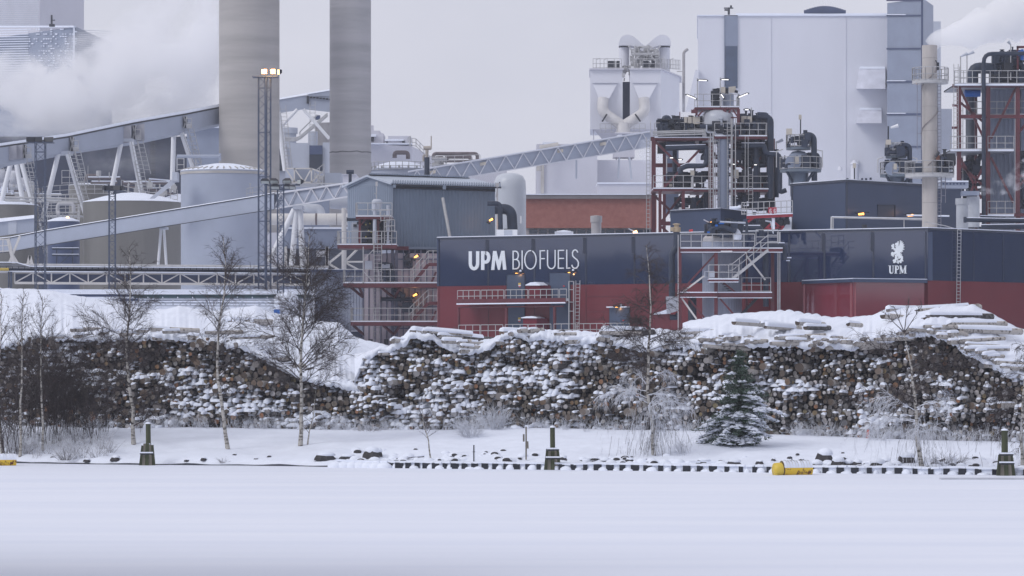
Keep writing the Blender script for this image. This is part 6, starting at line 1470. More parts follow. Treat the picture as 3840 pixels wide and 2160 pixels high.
for y in (494, 500, 508): mb.tube([P(2448, y, D - .8), P(2640, y - 5, D - .8)], .07, 6)
part(mb, 'railing', GALV, t)
mb = MB(); ladder(mb, P(2431, 872, D - .6), P(2431, 515, D - .6), .3, r=.03); ladder(mb, P(2735, 800, D - 1.6), P(2735, 448, D - 1.6), .34); ladder(mb, P(2752, 800, D - 1.8), P(2752, 448, D - 1.8), .3, step=2.2); ladder(mb, P(2800, 720, D - 1.6), P(2800, 510, D - 1.6), .25, step=2.5); ladder(mb, P(2668, 780, D - .7), P(2668, 515, D - .7), .42); ladder(mb, P(2690, 780, D - .9), P(2690, 500, D - .9), .3); ladder(mb, P(2815, 760, D - .9), P(2815, 640, D - .9), .35); part(mb, 'access_ladder', GALV, t)
mb = MB()
for x, y0, y1 in ((2664, 500, 780), (2675, 495, 780), (2742, 445, 780), (2746, 445, 780), (2758, 445, 780)): mb.tube([P(x, y1, D - 1.3), P(x, y0, D - 1.3)], .05, 6)
part(mb, 'conduit', GALV, t)
# vessels
mb = MB(); c = (X(2697, 289), 290.8); mb.dome(c, [(1.35, Z(540, 292)), (1.35, Z(445, 292)), (1.28, Z(432, 292)), (1.0, Z(421, 292)), (.5, Z(415, 292)), (.05, Z(413, 292))], 32); part(mb, 'dome_vessel', M('silver_vessel', (.45, .47, .52), .35, .1, .8), t)
mb = MB(); c = (X(2714, 289), 289.6); mb.lathe(c, [(.5, GZ), (.5, Z(530, 292))], 28); part(mb, 'column_vessel', GREYM, t)
mb = MB(); mb.pbox(2493, 530, 2545, 800, 299, 2); part(mb, 'cladding_panel', M('slate_blue_panel', (.13, .16, .24), .5), t)
mb = MB(); mb.pbox(2548, 420, 2551, 520, 300, .2); mb.pbox(2712, 408, 2724, 505, D - .2, .3, 0); mb.pbox(2764, 408, 2775, 505, D - .2, .3, 0); mb.pbox(2608, 408, 2616, 432, D, .3, 0); mb.beam(P(2720, 440, D), P(2740, 412, D), .12, .12); mb.beam(P(2768, 440, D), P(2748, 412, D), .12, .12); mb.beam(P(2716, 441, D), P(2770, 441, D), .1, .1); mb.beam(P(2618, 435, D), P(2635, 415, D), .14, .14); mb.beam(P(2592, 418, D), P(2616, 418, D), .2, .3); part(mb, 'head_frame', REDST, t)
mb = MB(); c = (X(2732, 291), 291.6); mb.lathe(c, [(.5, Z(402, 291)), (.5, Z(352, 291)), (.3, Z(345, 291))], 18, 0); part(mb, 'top_vessel', GREYP, t)
mb = MB(); mb.pbox(2705, 326, 2720, 348, D, .7, 0); mb.hexa([P(2734, 348, D), P(2762, 348, D), P(2762, 348, D + .7), P(2734, 348, D + .7), P(2732, 326, D), P(2758, 323, D), P(2758, 323, D + .7), P(2732, 326, D + .7)], 0); part(mb, 'vent_box', BEIGE, t)
mb = MB(); mb.pbox(2720, 330, 2732, 352, D + .2, .5, 0); clutter(mb, 2676, 345, 2700, 400, D + .5, D + 1.5, 26, 61, (0,), .05, .16); mb.tube([P(2755, 342, D), P(2767, 345, D)], .12, 8); part(mb, 'top_pump', DARK, t)
# cabinets
for x0, x1, y0, y1 in ((2566, 2576, 438, 460), (2579, 2594, 438, 462), (2597, 2625, 437, 465), (2780, 2800, 435, 460), (2803, 2820, 436, 462), (2500 + 10, 2520, 700, 690)):
    mb = MB(); mb.pbox(x0, min(y0, y1), x1, max(y0, y1), D + .3, .5); part(mb, 'cabinet', BEIGE, t)
# upper deck pipes
pipe(t, [(2490, 490), (2490, 442), (2508, 442), (2508, 480)], .24, D + 1, fr=.4); pipe(t, [(2480, 478), (2640, 478)], .2, D + 1.2); pipe(t, [(2625, 474), (2775, 476)], .2, D - .6); pipe(t, [(2530, 460), (2600, 466), (2600, 500)], .18, D + .8); pipe(t, [(2780, 475), (2860, 475)], .2, D + 1.4); pipe(t, [(2835, 498), (2835, 445), (2860, 445), (2860, 498)], .22, D + 1)
mb = MB(); clutter(mb, 2465, 450, 2660, 512, D + .2, D + 3, 170, 71, (0, 0, 1), .03, .13); part(mb, 'valve_cluster', [DARKP, DARK], t)
mb = MB(); clutter(mb, 2770, 436, 2872, 508, D + .2, D + 3, 140, 72, (0, 0, 1), .03, .14); part(mb, 'valve_cluster', [DARKP, DARK], t)
mb = MB(); clutter(mb, 2650, 468, 2780, 508, D - .9, D - .3, 40, 79, (0, 0, 1, 2), .04, .12); part(mb, 'valve_cluster', [DARKP, DARK, GREYL], t)
# right edge riser bundle
for dx, r in ((2884, .2), (2893, .2)): pipe(t, [(2840, 428 + (dx - 2884), D), (dx, 430 + (dx - 2884), D), (dx, 740, D)], r, D, snow=True)
pipe(t, [(2912, 560), (2912, 740)], .2, D + 1); pipe(t, [(2780, 546), (2868, 546), (2868, 570), (2886, 578), (2924, 580), (2924, 722), (2948, 712)], .22, D - .5, snow=True)
pipe(t, [(2496, 556), (2646, 552), (2650, 560), (2650, 622), (2576, 622), (2552, 632), (2552, 650)], .22, D - .2, snow=True); pipe(t, [(2500, 536), (2600, 538)], .14, D); pipe(t, [(2632, 522), (2632, 575)], .26, D + 1); pipe(t, [(2640, 600), (2640, 585), (2655, 585)], .3, D + .4); pipe(t, [(2530, 720), (2530, 560)], .2, D + 3)
pipe(t, [(2690, 568), (2830, 568)], .28, D + 1); pipe(t, [(2690, 585), (2850, 585)], .2, D + 1.6); pipe(t, [(2836, 520), (2836, 780)], .24, D); pipe(t, [(2842, 740), (2842, 620), (2870, 620)], .2, D + 1); pipe(t, [(2862, 540), (2862, 620)], .2, D + 1.5); pipe(t, [(2888, 655), (2888, 745)], .2, D - .4)
pipe(t, [(2700, 540), (2700, 600)], .24, D + 2); pipe(t, [(2650, 720), (2650, 780)], .26, D + .6); pipe(t, [(2602, 740), (2602, 790)], .2, D); pipe(t, [(2745, 760), (2790, 760), (2790, 735)], .2, D + .5); pipe(t, [(2800, 700), (2800, 640), (2820, 640)], .24, D + .7)
for k, (x0, y0, x1, y1, n) in enumerate(((2500, 650, 2650, 705, 55), (2760, 530, 2895, 620, 60), (2760, 650, 2895, 705, 50), (2530, 745, 2660, 785, 22), (2750, 735, 2900, 780, 34), (2470, 535, 2660, 560, 22))):
    mb = MB(); clutter(mb, x0, y0, x1, y1, D + .4, D + 5, int(n * 1.7), 80 + k, (0, 0, 1, 0, 1), .03, .14); part(mb, 'pipe_cluster', [DARKP, DARK], t)
for x0, x1, y0, y1 in ((2590, 2604, 640, 658), (2690, 2700, 636, 660), (2752, 2770, 636, 668)):
    mb = MB(); mb.pbox(x0, y0, x1, y1, D - .2, .5); part(mb, 'cabinet', BEIGE, t)
for x, y, dx, dy, pole, lab in ((2620, 301, 30, 1, (2615, 402), 'horizontal tube light on the left pole atop the tower'), (2706, 298, 26, 1, (2701, 402), 'horizontal tube light on the right pole atop the tower'), (2575, 356, 34, 14, None, 'slanting tube light left of the tower top railing'), (2770, 365, 34, -14, None, 'rising tube light right of the tower top railing'), (2704, 353, 10, 14, None, 'short slanting tube light at the centre of the tower top'),
                                (2793, 411, 14, 0, (2818, 440), 'small tube light right under the top platform'), (2512, 592, 12, 0, (2500, 650), 'small tube light over the left mid deck'), (2544, 598, 12, 0, None, 'small tube light beside the slate panel'), (2742, 616, 14, 0, None, 'small tube light in front of the ladders'), (2828, 618, 10, 0, None, 'small tube light among the right-hand pipes')):
    tubelamp(x, y, D - .8, dx, dy, lab, pole)
mb = MB(); mb.tube([P(2911, 570, 291), P(2911, 530, 291)], .05, 6, 0); mb.tube([P(2914, 534, 291), P(2936, 524, 291)], [.1, .14], 8, 1); single(mb, 'lamp_post', 'unlit lamp on a thin pole right of the red steel tower', 'lamp', [GALV, GREYL])
# small dark block and red platform
t = thing('penthouse', 'small navy roof block under the red steel tower', 'building', P(2640, 865, 270))
mb = MB(); mb.prism(foot((2514, 272), (2702, 268), (2800, 274), (2800, 284), (2514, 284)), Z(885, 270), Z(785, 268)); part(mb, 'wall', NAVYM, t)
mb = MB(); mb.prism(foot((2512, 271.8), (2702, 267.8), (2802, 274), (2802, 284), (2512, 284)), Z(785, 268), Z(781, 268)); part(mb, 'roof_edge', [NAVYD], t)
mb = MB(); mb.tube([P(2738, 781, 272), P(2778, 779, 272)], .15, 8); mb.prism(foot((2512, 271.8), (2702, 267.8), (2802, 274), (2802, 284), (2512, 284)), Z(781, 268), Z(779.8, 268)); part(mb, 'roof_snow', [SNOW], t)
mb = MB(); mb.prism(foot((2786, 267), (2962, 267), (2962, 274), (2786, 274)), Z(885, 267), Z(822, 267)); single(mb, 'equipment_block', 'dark low plant block under the bright red platform', 'building', DARKB)
mb = MB(); clutter(mb, 2800, 822, 2960, 868, 263, 266, 90, 87, (0, 0, 1), .05, .2); single(mb, 'pipe_tangle', 'tangle of dark pipes under the bright red platform', 'pipes', [DARKP, DARK])
t = thing('numbered_platform', 'bright red platform with two red number signs', 'platform', P(2880, 810, 262))
D = 262
mb = MB(); mb.beam(P(2800, 814, D), P(2972, 806, D), .2, .26, 0); mb.beam(P(2800, 808, D), P(2972, 801, D), .5, .06, 1); mb.beam(P(2800, 820, D), P(2820, 812, D), .1, .1, 0); mb.beam(P(2900, 818, D + .2), P(2900, 880, D + .2), .22, .22, 1)
for a, b in (((2860, 870), (2895, 835)), ((2905, 835), (2940, 865)), ((2800, 835), (2832, 812)), ((2870, 860), (2940, 850))): mb.beam(P(*a, D + .5), P(*b, D + .5), .16, .16, 0)
part(mb, 'deck', [M('bright_red_steel', (.33, .02, .035), .45), SNOW], t)
mb = MB(); railing(mb, [P(2782, 806, D + 1), P(2800, 806, D), P(2972, 799, D)], .96, .45, .03); part(mb, 'railing', GALV, t)
w66 = Wall(2870, D - .1, 2920, D - .1)
for x in (2881, 2897):
    mb = MB(); mb.plate(w66, [(x, 778), (x + 15.2, 777.5), (x + 15.2, 800), (x, 800.5)], .02, .02, 0)
    sg = part(mb, 'number_sign', M('sign_red', (.42, .03, .06), .5), t)
    mb = MB(); xc = x + 8.5
    mb.stroke(w66, [(xc + 3, 786), (xc + 1.5, 783.8), (xc - 1.2, 784), (xc - 3, 787), (xc - 3.2, 794), (xc - 1.5, 798.5), (xc + 1.5, 798.5), (xc + 3.2, 795.5), (xc + 2.2, 791.5), (xc - .5, 790.8), (xc - 2.8, 793)], 1.9, .05, .02); part(mb, 'digit', SIGNW, sg)
mb = MB(); mb.prism(foot((2925, 266), (2965, 266), (2965, 268), (2940, 268)), Z(868, 266), Z(838, 266)); mb.hexa([P(2930, 866, 262), P(2968, 866, 262), P(2968, 866, 266), P(2930, 866, 266), P(2962, 822, 264), P(2970, 812, 264), P(2970, 812, 266), P(2962, 822, 266)]); single(mb, 'ribbed_hopper', 'small white slanted hopper panel beside the upper navy block', 'hopper', GREYL)

# grey equipment columns
def eq_column(px, base, scale, D, lab, seed):
    t = thing('equipment_column', lab, 'process column', P(px, base, D + .6), 'grey process columns with round platforms')
    s = scale; q = lambda x, y: (px + x * s, base + y * s)
    mb = MB(); c = (X(px, D), D + 1.0); r = 40 * s * D / F
    mb.lathe(c, [(r * .95, Z(base + 15, D)), (r * .95, Z(base - 30 * s, D)), (r * 1.3, Z(base - 42 * s, D))], 20, 0); mb.dome(c, [(r * .95, Z(base - 42 * s, D)), (r * .95, Z(base - 95 * s, D)), (r * .6, Z(base - 112 * s, D)), (.05, Z(base - 116 * s, D))], 20, 1); part(mb, 'vessel', [M('slate_vessel', (.10, .13, .18), .5), GREYM], t)
    for yy, hw, cx in ((-44, 78, 8), (-128, 46, 0)):
        mb = MB(); R_ = hw * s * D / F; cc = (X(px + cx * s, D), D + 1.0); z = Z(base + yy * s, D); mb.lathe(cc, [(.2, z - .2), (R_, z - .2), (R_, z), (.2, z)], 20, 0); mb.lathe(cc, [(.3, z), (R_ * .97, z), (R_ * .9, z + .05), (.3, z + .05)], 20, 0 if seed % 2 else 1); o = part(mb, 'platform', [M('slate_steel', (.12, .15, .19), .5), SNOW], t)
        mb = MB(); railing(mb, [V(cc[0] + R_ * math.cos(k * math.pi / 8), cc[1] + R_ * math.sin(k * math.pi / 8), z) for k in range(17)], 1.0, .7, .03); part(mb, 'railing', GALV, o)
    mb = MB(); mb.tube([P(*q(-24, -68), D - .3), P(*q(-24, -68), D + .3)], 30 * s * D / F, 22); part(mb, 'manhole_disc', GREYM, t)
    mb = MB(); mb.tube(fillet([P(*q(8, -120), D + .5), P(*q(8, -172), D + .5), P(*q(54, -172), D + .5), P(*q(56, 0), D + .5)], .9, 7), 11 * s * D / F, 14); part(mb, 'arch_pipe', DARKP, t)
    mb = MB(); clutter(mb, px - 42 * s, base - 165 * s, px + 40 * s, base - 130 * s, D, D + 1.5, 24, seed, (0,), .05, .14); clutter(mb, px - 60 * s, base - 100 * s, px + 70 * s, base - 48 * s, D - .2, D + 1.5, 26, seed + 1, (0,), .05, .16)
    for x in (-50, 55): mb.beam(P(*q(x, -40), D), P(*q(x * .5, 5), D + .4), .16, .16)
    mb.tube([P(*q(22, -172), D + .5), P(*q(22, -190), D + .5)], 8 * s * D / F, 10); part(mb, 'pipe_cluster', DARKP, t)
    mb = MB(); mb.pbox(*q(-48, -196), *q(-28, -174), D, .5); mb.pbox(*q(-16, -90), *q(-2, -64), D - .4, .3); part(mb, 'cabinet', BEIGE, t)
    mb = MB(); mb.tube([P(*q(-86, -50), D), P(*q(-86, -110), D), P(*q(-62, -118), D)], .05, 6); mb.tube([P(*q(86, -50), D), P(*q(86, -112), D), P(*q(66, -116), D)], .05, 6); part(mb, 'lamp_arm', GALV, t)
eq_column(2998, 678, 1.0, 275, 'larger grey process column with arched pipe left of the upper navy block roof', 91)
eq_column(3365, 690, .85, 272, 'smaller grey process column beside the beige chimney platform', 92)
mb = MB(); mb.tube([P(3002, 510, 277), P(3002, 440, 277)], .05, 6, 0); mb.pbox(2996, 430, 3006, 448, 276.8, .3, 1); single(mb, 'lamp_post', 'thin post with a tilted beige lamp above the larger process column', 'lamp', [DARK, BEIGE])
mb = MB(); mb.tube([P(3331, 560, 276), P(3331, 473, 276)], .06, 6, 0); mb.tube([P(3340, 479, 276), P(3368, 471, 276)], [.08, .15], 8, 1); single(mb, 'lamp_post', 'unlit lamp arm above the smaller process column', 'lamp', [DARK, WHITE])
mb = MB(); mb.tube([P(3204, 672, 266), P(3204, 622, 266)], .05, 6, 0); mb.pbox(3199, 612, 3210, 630, 265.8, .3, 1); single(mb, 'lamp_post', 'short post with a beige box lamp on the upper navy block roof', 'lamp', [DARK, BEIGE])

# right red tower
t = thing('red_frame_tower', 'red steel frame tower with grey silos cut by the right picture edge', 'process tower', V(X(3740, 282), 285, GZ))
D = 280
for x, DD, w in ((3596, D, .34), (3705, D, .34), (3816, D, .34), (3650, D + 7, .26), (3760, D + 7, .26), (3930, D, .34), (3660, D + 6, .2)):
    mb = MB(); mb.beam(P(x, 880, DD), P(x, 322, DD), w, w); part(mb, 'column', REDST, t)
for a, b in (((3598, 330), (3690, 520)), ((3600, 590), (3680, 745)), ((3700, 600), (3640, 720)), ((3806, 335), (3716, 520)), ((3716, 590), (3800, 760)), ((3820, 500), (3870, 430)), ((3602, 385), (3690, 460)), ((3820, 700), (3870, 640)), ((3604, 620), (3690, 700))):
    mb = MB(); mb.beam(P(*a, D + .2), P(*b, D + .2), .18, .18); part(mb, 'brace', REDST, t)
mb = MB()
for y in (322, 437, 806): mb.beam(P(3572 if y < 400 else 3596, y, D - .1), P(3980, y, D - .1), .26, .28)
mb.beam(P(3572, 395, D), P(3600, 395, D), .2, .2); mb.beam(P(3570, 479, D), P(3600, 479, D), .2, .2); mb.beam(P(3816, 660, D), P(3930, 660, D), .2, .2); part(mb, 'floor_beam', REDST, t)
def rdeck(x0, x1, y, DD, dep):
    mb = MB(); a, b = P(x0, y, DD), P(x1, y, DD); mb.box(V(a.x, DD, a.z - .14), V(b.x, DD + dep, a.z), 0); mb.box(V(a.x, DD - .03, a.z - .1), V(b.x, DD + dep, a.z + .05), 1)
    o = part(mb, 'platform', [M('grey_deck', (.3, .31, .35), .6), SNOW], t); mb = MB(); railing(mb, [a + V(0, .03, 0), b + V(0, .03, 0)], 1.12, .75, .032); part(mb, 'railing', GALV, o)
rdeck(3580, 3980, 316, D - .5, 7); rdeck(3564, 3690, 562, D - .4, 6); rdeck(3705, 3802, 562, D - .4, 6); rdeck(3632, 3690, 432, D + .5, 3); rdeck(3705, 3805, 432, D + .5, 3); rdeck(3820, 3930, 430, D + .5, 3); rdeck(3705, 3802, 806, D - .6, 3)
mb = MB(); ladder(mb, P(3585, 560, D - .5), P(3585, 240, D - .5), .36); ladder(mb, P(3604, 700, D + .5), P(3604, 330, D + .5), .3, step=.6); ladder(mb, P(3612, 316, D), P(3612, 250, D), .6, step=.4); part(mb, 'access_ladder', GALV, t)
mb = MB(); corr(mb, (X(3714, 283), 283), (X(3806, 283), 283), GZ, Z(330, 283), .3, .05, 0); mb.pbox(3714, 331, 3806, 900, 283.1, 3, 0); mb.pbox(3830, 331, 3960, 900, 283.1, 3, 0); corr(mb, (X(3830, 283), 283), (X(3960, 283), 283), GZ, Z(330, 283), .3, .05, 0); part(mb, 'ribbed_silo', GREYM, t)
mb = MB(); c = (X(3644, 284), 285); mb.lathe(c, [(.38, Z(880, 284)), (.38, Z(350, 284))], 18); part(mb, 'dark_duct', M('dark_duct', (.07, .08, .10), .5), t)
mb = MB(); mb.tube([P(3618, 350, 283.5), P(3676, 350, 283.5)], .3, 10); mb.lathe((X(3647, 284), 285), [(.62, Z(360, 284)), (.62, Z(340, 284)), (.3, Z(336, 284))], 14); mb.pbox(3618, 343, 3630, 360, 283.4, .5); mb.pbox(3664, 343, 3676, 360, 283.4, .5); part(mb, 'actuator', BLUEV, t)
pipe(t, [(3689, 860), (3689, 202), (3860, 200)], .17, D - .7, fr=.7, snow=False); pipe(t, [(3648, 312), (3648, 255), (3700, 255), (3760, 262)], .46, D + 1.5, fr=1.2); pipe(t, [(3735, 312), (3735, 235), (3760, 235)], .15, D + 1)
mb = MB(); c = (X(3755, 282), 283); mb.lathe(c, [(.9, Z(312, 282)), (.9, Z(245, 282)), (.5, Z(240, 282))], 20); mb.lathe((X(3800, 282), 283), [(.55, Z(312, 282)), (.55, Z(215, 282))], 16); part(mb, 'dark_vessel', DARK, t)
mb = MB(); clutter(mb, 3730, 200, 3840, 300, D, D + 3, 120, 95, (0, 0, 1), .03, .13); part(mb, 'valve_cluster', [DARKP, DARK], t)
mb = MB(); clutter(mb, 3600, 590, 3690, 740, D + 2, D + 5, 46, 96, (0, 0, 1), .05, .18); part(mb, 'pipe_cluster', [DARKP, DARK], t)
mb = MB(); clutter(mb, 3818, 580, 3880, 780, D + 1, D + 2, 40, 97, (0, 0, 1), .06, .2); part(mb, 'pipe_cluster', [DARKP, DARK], t)
mb = MB(); mb.pbox(3814, 172, 3850, 180, D, .3, 0); mb.pbox(3814, 172, 3820, 260, D, .3, 0); mb.tube([P(3833, 225, D - .3), P(3833, 185, D - .3)], .13, 10, 1); mb.tube([P(3818, 200, D - .3), P(3848, 200, D - .3)], .22, 10, 1); part(mb, 'actuator', [REDST, BLUEV], t)
for x, y0, y1, dx, lab in ((3602, 312, 210, 26, 'left of two unlit lamp poles on the right red frame'), (3626, 312, 204, 26, 'right of two unlit lamp poles on the right red frame'), (3790, 300, 165, -10, 'tall thin lamp pole near the upper right corner')):
    mb = MB(); mb.tube([P(x, y0, D), P(x, y1, D)], .05, 6, 0); mb.tube([P(x, y1 + 2, D), P(x + dx, y1 - 10, D)], [.06, .14], 8, 1); single(mb, 'lamp_post', lab, 'lamp', [GALV, GREYL])
# rooftop equipment right
t = thing('rooftop_silencers', 'two cylindrical vent silencers on the roof right of the beige chimney', 'vents', P(3620, 862, 256))
mb = MB(); mb.lathe((X(3615, 255), 256), [(.46, Z(865, 255)), (.46, Z(765, 255)), (.52, Z(765, 255)), (.52, Z(742, 255)), (.1, Z(741, 255))], 20, 0); part(mb, 'vent_pipe', M('pale_silencer', (.40, .42, .46), .45), t)
mb = MB(); mb.lathe((X(3656, 260), 261), [(.5, Z(850, 260)), (.5, Z(735, 260))], 20, 0); mb.pbox(3610, 716, 3673, 732, 260, 1.2, 1); part(mb, 'vent_pipe', [M('pale_silencer_b', (.42, .44, .48), .45), GREYM], t)
mb = MB(); mb.pbox(3522, 680, 3632, 704, 264, 2, 0); mb.pbox(3522, 677, 3632, 682, 263.8, 2.3, 2)
for k in range(7): mb.pbox(3535 + k * 13, 687, 3541 + k * 13, 692, 263.9, .2, 1)
single(mb, 'cooling_unit', 'flat pale cooler box with small dark openings behind the chimney', 'ventilation unit', [GREYP, DARKB, SNOW])
mb = MB(); mb.tube([P(3618, 824, 250), P(3980, 830, 250)], .17, 12, 0); mb.tube([P(3614, 824, 250), P(3624, 824, 250)], .22, 12, 0); mb.beam(P(3618, 816, 250), P(3980, 822, 250), .2, .05, 1)
single(mb, 'roof_pipe', 'upper dark insulated pipe with snow line on the right roof', 'pipe', [DARKP, SNOW], 'snow-lined roof pipes')
mb = MB(); mb.tube([P(3680, 848, 249), P(3980, 844, 249)], .12, 12, 0); mb.beam(P(3680, 842, 249), P(3980, 838, 249), .18, .05, 1); mb.tube([P(3676, 812, 252), P(3770, 814, 252)], .1, 8, 0); mb.beam(P(3676, 808, 252), P(3770, 810, 252), .16, .06, 1); mb.pbox(3672, 850, 3980, 858, 249.5, 1, 0)
single(mb, 'roof_pipe', 'lower thinner dark pipe with snow line on the right roof', 'pipe', [DARKP, SNOW], 'snow-lined roof pipes')

# front stair tower
t = thing('stair_tower', 'front red steel stair tower around a ribbed silo before the lettered wall', 'process tower', V(X(2700, 243), 245, GZ))
D = 240
for x, DD, y0 in ((2549, D, 925), (2685, D, 930), (2897, D + 2, 930), (2765, D + 5.5, 900), (2800, D + 5.5, 930)):
    mb = MB(); mb.beam(P(x, 1280, DD), P(x, y0, DD), .24 if DD < D + 4 else .16, .24 if DD < D + 4 else .16); part(mb, 'column', REDST, t)
mb = MB(); mb.beam(P(2543, 1280, D - .4), P(2543, 880, D - .4), .06, .06); mb.beam(P(2917, 1280, D + 2), P(2917, 870, D + 2), .1, .1); mb.beam(P(2924, 1280, D + 2), P(2924, 870, D + 2), .1, .1); part(mb, 'conduit', GALV, t)
for i, (a, b) in enumerate((((2554, 1092), (2680, 955)), ((2562, 1094), (2640, 1035)), ((2700, 1120), (2752, 1180)), ((2575, 1110), (2640, 1190)), ((2552, 1112), (2612, 1196)), ((2800, 960), (2870, 1050)), ((2710, 1058), (2760, 1098)))):
    mb = MB(); mb.beam(P(*a, D + .1), P(*b, D + .1), .10, .12, 0 if i not in (1, 4, 5) else 1); part(mb, 'brace', [REDST, CREAM], t)
def fdeck(x0, x1, y, DD, dep, rail=1, th=.2):
    mb = MB(); a, b = P(x0, y, DD), P(x1, y, DD); mb.box(V(a.x, DD, a.z - th), V(b.x, DD + dep, a.z), 0); mb.box(V(a.x, DD - .05, a.z), V(b.x, DD + dep, a.z + .07), 1); mb.box(V(a.x, DD - .03, a.z - th - .08), V(b.x, DD + .1, a.z - th - .03), 1)
    o = part(mb, 'platform', [REDST, SNOW], t)
    if rail: mb = MB(); railing(mb, [a + V(0, .03, 0), b + V(0, .03, 0)], 1.02, .7, .028); part(mb, 'railing', GALV, o)
fdeck(2552, 2830, 932, D - .2, 4); fdeck(2830, 2935, 932, D, 4, 0); fdeck(2550, 2690, 1098, D - .2, 4, 0, .26); fdeck(2690, 2895, 1098, D, 4, 0, .3); fdeck(2658, 2770, 1048, D - 1.2, 1.4, 1, .12)
mb = MB(); railing(mb, [P(2782, 1096, D), P(2890, 1096, D)], 1.02, .7, .028); railing(mb, [P(2835, 915, D - .1), P(2880, 915, D - .1), P(2918, 915, D)], 1., .6, .028); part(mb, 'railing', GALV, t)
mb = MB(); x0, y0, x1, y1 = 2768, 1046, 2880, 938
for d in (0, .9): mb.beam(P(x0 - 22, y0 + 0, D - 1.1 + d), P(x1, y1, D - 1.1 + d), .06, .2, 0)
for i in range(1, 14): p = P(lerp(x0 - 22, x1, i / 14), lerp(y0, y1, i / 14), D - 1.1); mb.box(p + V(-.14, 0, -.02), p + V(.14, .9, .03), 1)
for h in (1.05, .6):
    for d in (0, .9): mb.tube([P(2735, 1046, D - 1.1 + d) + V(0, 0, h), P(x0 - 22, y0, D - 1.1 + d) + V(0, 0, h), P(x1, y1, D - 1.1 + d) + V(0, 0, h), P(x1 + 38, y1, D - 1.1 + d) + V(0, 0, h)], .028, 4, 0, False)
for i in range(6):
    p = P(lerp(x0 - 22, x1, i / 5), lerp(y0, y1, i / 5), D - 1.1); mb.tube([p, p + V(0, 0, 1.05)], .028, 4, 0, False)
part(mb, 'stairs', [GALV, M('frosted_tread', (.5, .5, .52), .6)], t)
mb = MB(); a, b = P(2710, 1060, D + 1.5), P(2745, 1096, D + 1.5)
for i in range(6): p = a.lerp(b, i / 5); mb.box(p + V(-.14, 0, -.02), p + V(.14, .8, .03), 0)
a, b = P(2850, 1105, D + 2), P(2780, 1180, D + 2)
for i in range(10): p = a.lerp(b, i / 9); mb.box(p + V(-.14, 0, -.02), p + V(.14, .8, .03), 0)
mb.beam(a, b, .08, .2, 0); part(mb, 'lower_stairs', [DARK], t)
mb = MB(); c = (X(2712, 243), 244.2); r = .019 * 75
n = 40; prof = []
for j in range(n * 2): 
    a = math.pi * j / n; rr = r * (1.0 if j % 2 else .985); prof.append((c[0] + rr * math.cos(a), c[1] + rr * math.sin(a)))
mb.prism(prof, GZ, Z(905, 243)); part(mb, 'ribbed_silo', M('grey_silo_sheet', (.27, .30, .38), .5, .1, .5), t)
mb = MB(); mb.lathe((X(2708, 243), 244.2), [(r * .92, Z(932, 243)), (r * .92, Z(892, 243)), (r * .8, Z(882, 243)), (r * .3, Z(876, 243))], 30); part(mb, 'silo_lid', M('stained_lid', (.40, .39, .40), .5, .15, 2.), t)
mb = MB(); clutter(mb, 2650, 842, 2770, 880, 242, 244.5, 60, 99, (0, 0, 1), .05, .16); mb.tube(fillet([P(2665, 875, 242), P(2665, 855, 242), P(2720, 852, 242), P(2760, 868, 242)], .3), .17, 10, 0); mb.tube([P(2700, 832, 242), P(2800, 836, 242)], .07, 8, 2); mb.tube(fillet([P(2800, 830, 242), P(2800, 900, 242)], .3), .1, 8, 0)
part(mb, 'valve_cluster', [DARKP, DARK, GREYL], t)
mb = MB(); mb.dome((X(2766, 242), 242.5), [(.28, Z(898, 242)), (.34, Z(880, 242)), (.2, Z(865, 242)), (.03, Z(856, 242))], 10); part(mb, 'snow_cap', SNOW, t)
mb = MB(); mb.pbox(2652, 868, 2662, 874, 241.8, .2); mb.pbox(2682, 842, 2692, 849, 241.8, .2); mb.tube([P(2695, 838, 242), P(2715, 838, 242)], .06, 8); part(mb, 'actuator', BLUEV, t)
mb = MB(); mb.pbox(2588, 862, 2594, 868, 241, .2); mb.tube([P(2584, 866, 241), P(2598, 864, 241)], .08, 8); part(mb, 'red_valve', REDV, t)
pipe(t, [(2790, 855), (2850, 855), (2856, 868), (2856, 890)], .18, 243, snow=True); pipe(t, [(2872, 920), (2942, 920), (2942, 975)], .17, 240.5, snow=True); pipe(t, [(2872, 1150), (2872, 935)], .2, 240.8); pipe(t, [(2585, 1120), (2596, 1120), (2596, 1230)], .3, 242)
mb = MB(); mb.tube([P(2948, 966, 241), P(2968, 966, 241)], .05, 6, 1); mb.tube([P(2948, 977, 241), P(2962, 977, 241)], .05, 6, 1); mb.tube([P(2890, 830, 243), P(2900, 875, 242)], .05, 6, 0); mb.tube([P(2870, 828, 243), P(2892, 832, 243)], .06, 6, 0); part(mb, 'small_pipe', [GREYL, SNOW], t)
mb = MB(); mb.pbox(2642, 1017, 2680, 1040, D - .3, .1, 0)
for x in (2646, 2651, 2656): mb.pbox(x, 1019, x + 2, 1038, D - .35, .04, 1)
part(mb, 'notice_board', [GREYL, DARKB], t)
mb = MB(); mb.tube([P(2703, 944, D - .3), P(2746, 944, D - .3)], .07, 8); part(mb, 'white_tube', SIGNW, t)
for x, y, lab in ((2665, 838, 'orange lamp on top of the front stair tower'), (2382, 871, 'small bright lamp on the roof edge of the lettered building')):
    DD = 243 if x > 2500 else 252.5
    mb = MB(); p = P(x, y, DD); mb.tube([p + V(-.14, 0, -.06), p + V(.14, 0, .05)], [.08, .12], 8, 0); mb.beam(p + V(-.5, .1, .28), p + V(-.05, .1, .05), .1, .08, 1); o = single(mb, 'lamp', lab, 'lamp', [LAMPY if x < 2500 else LAMPO, GREYL])
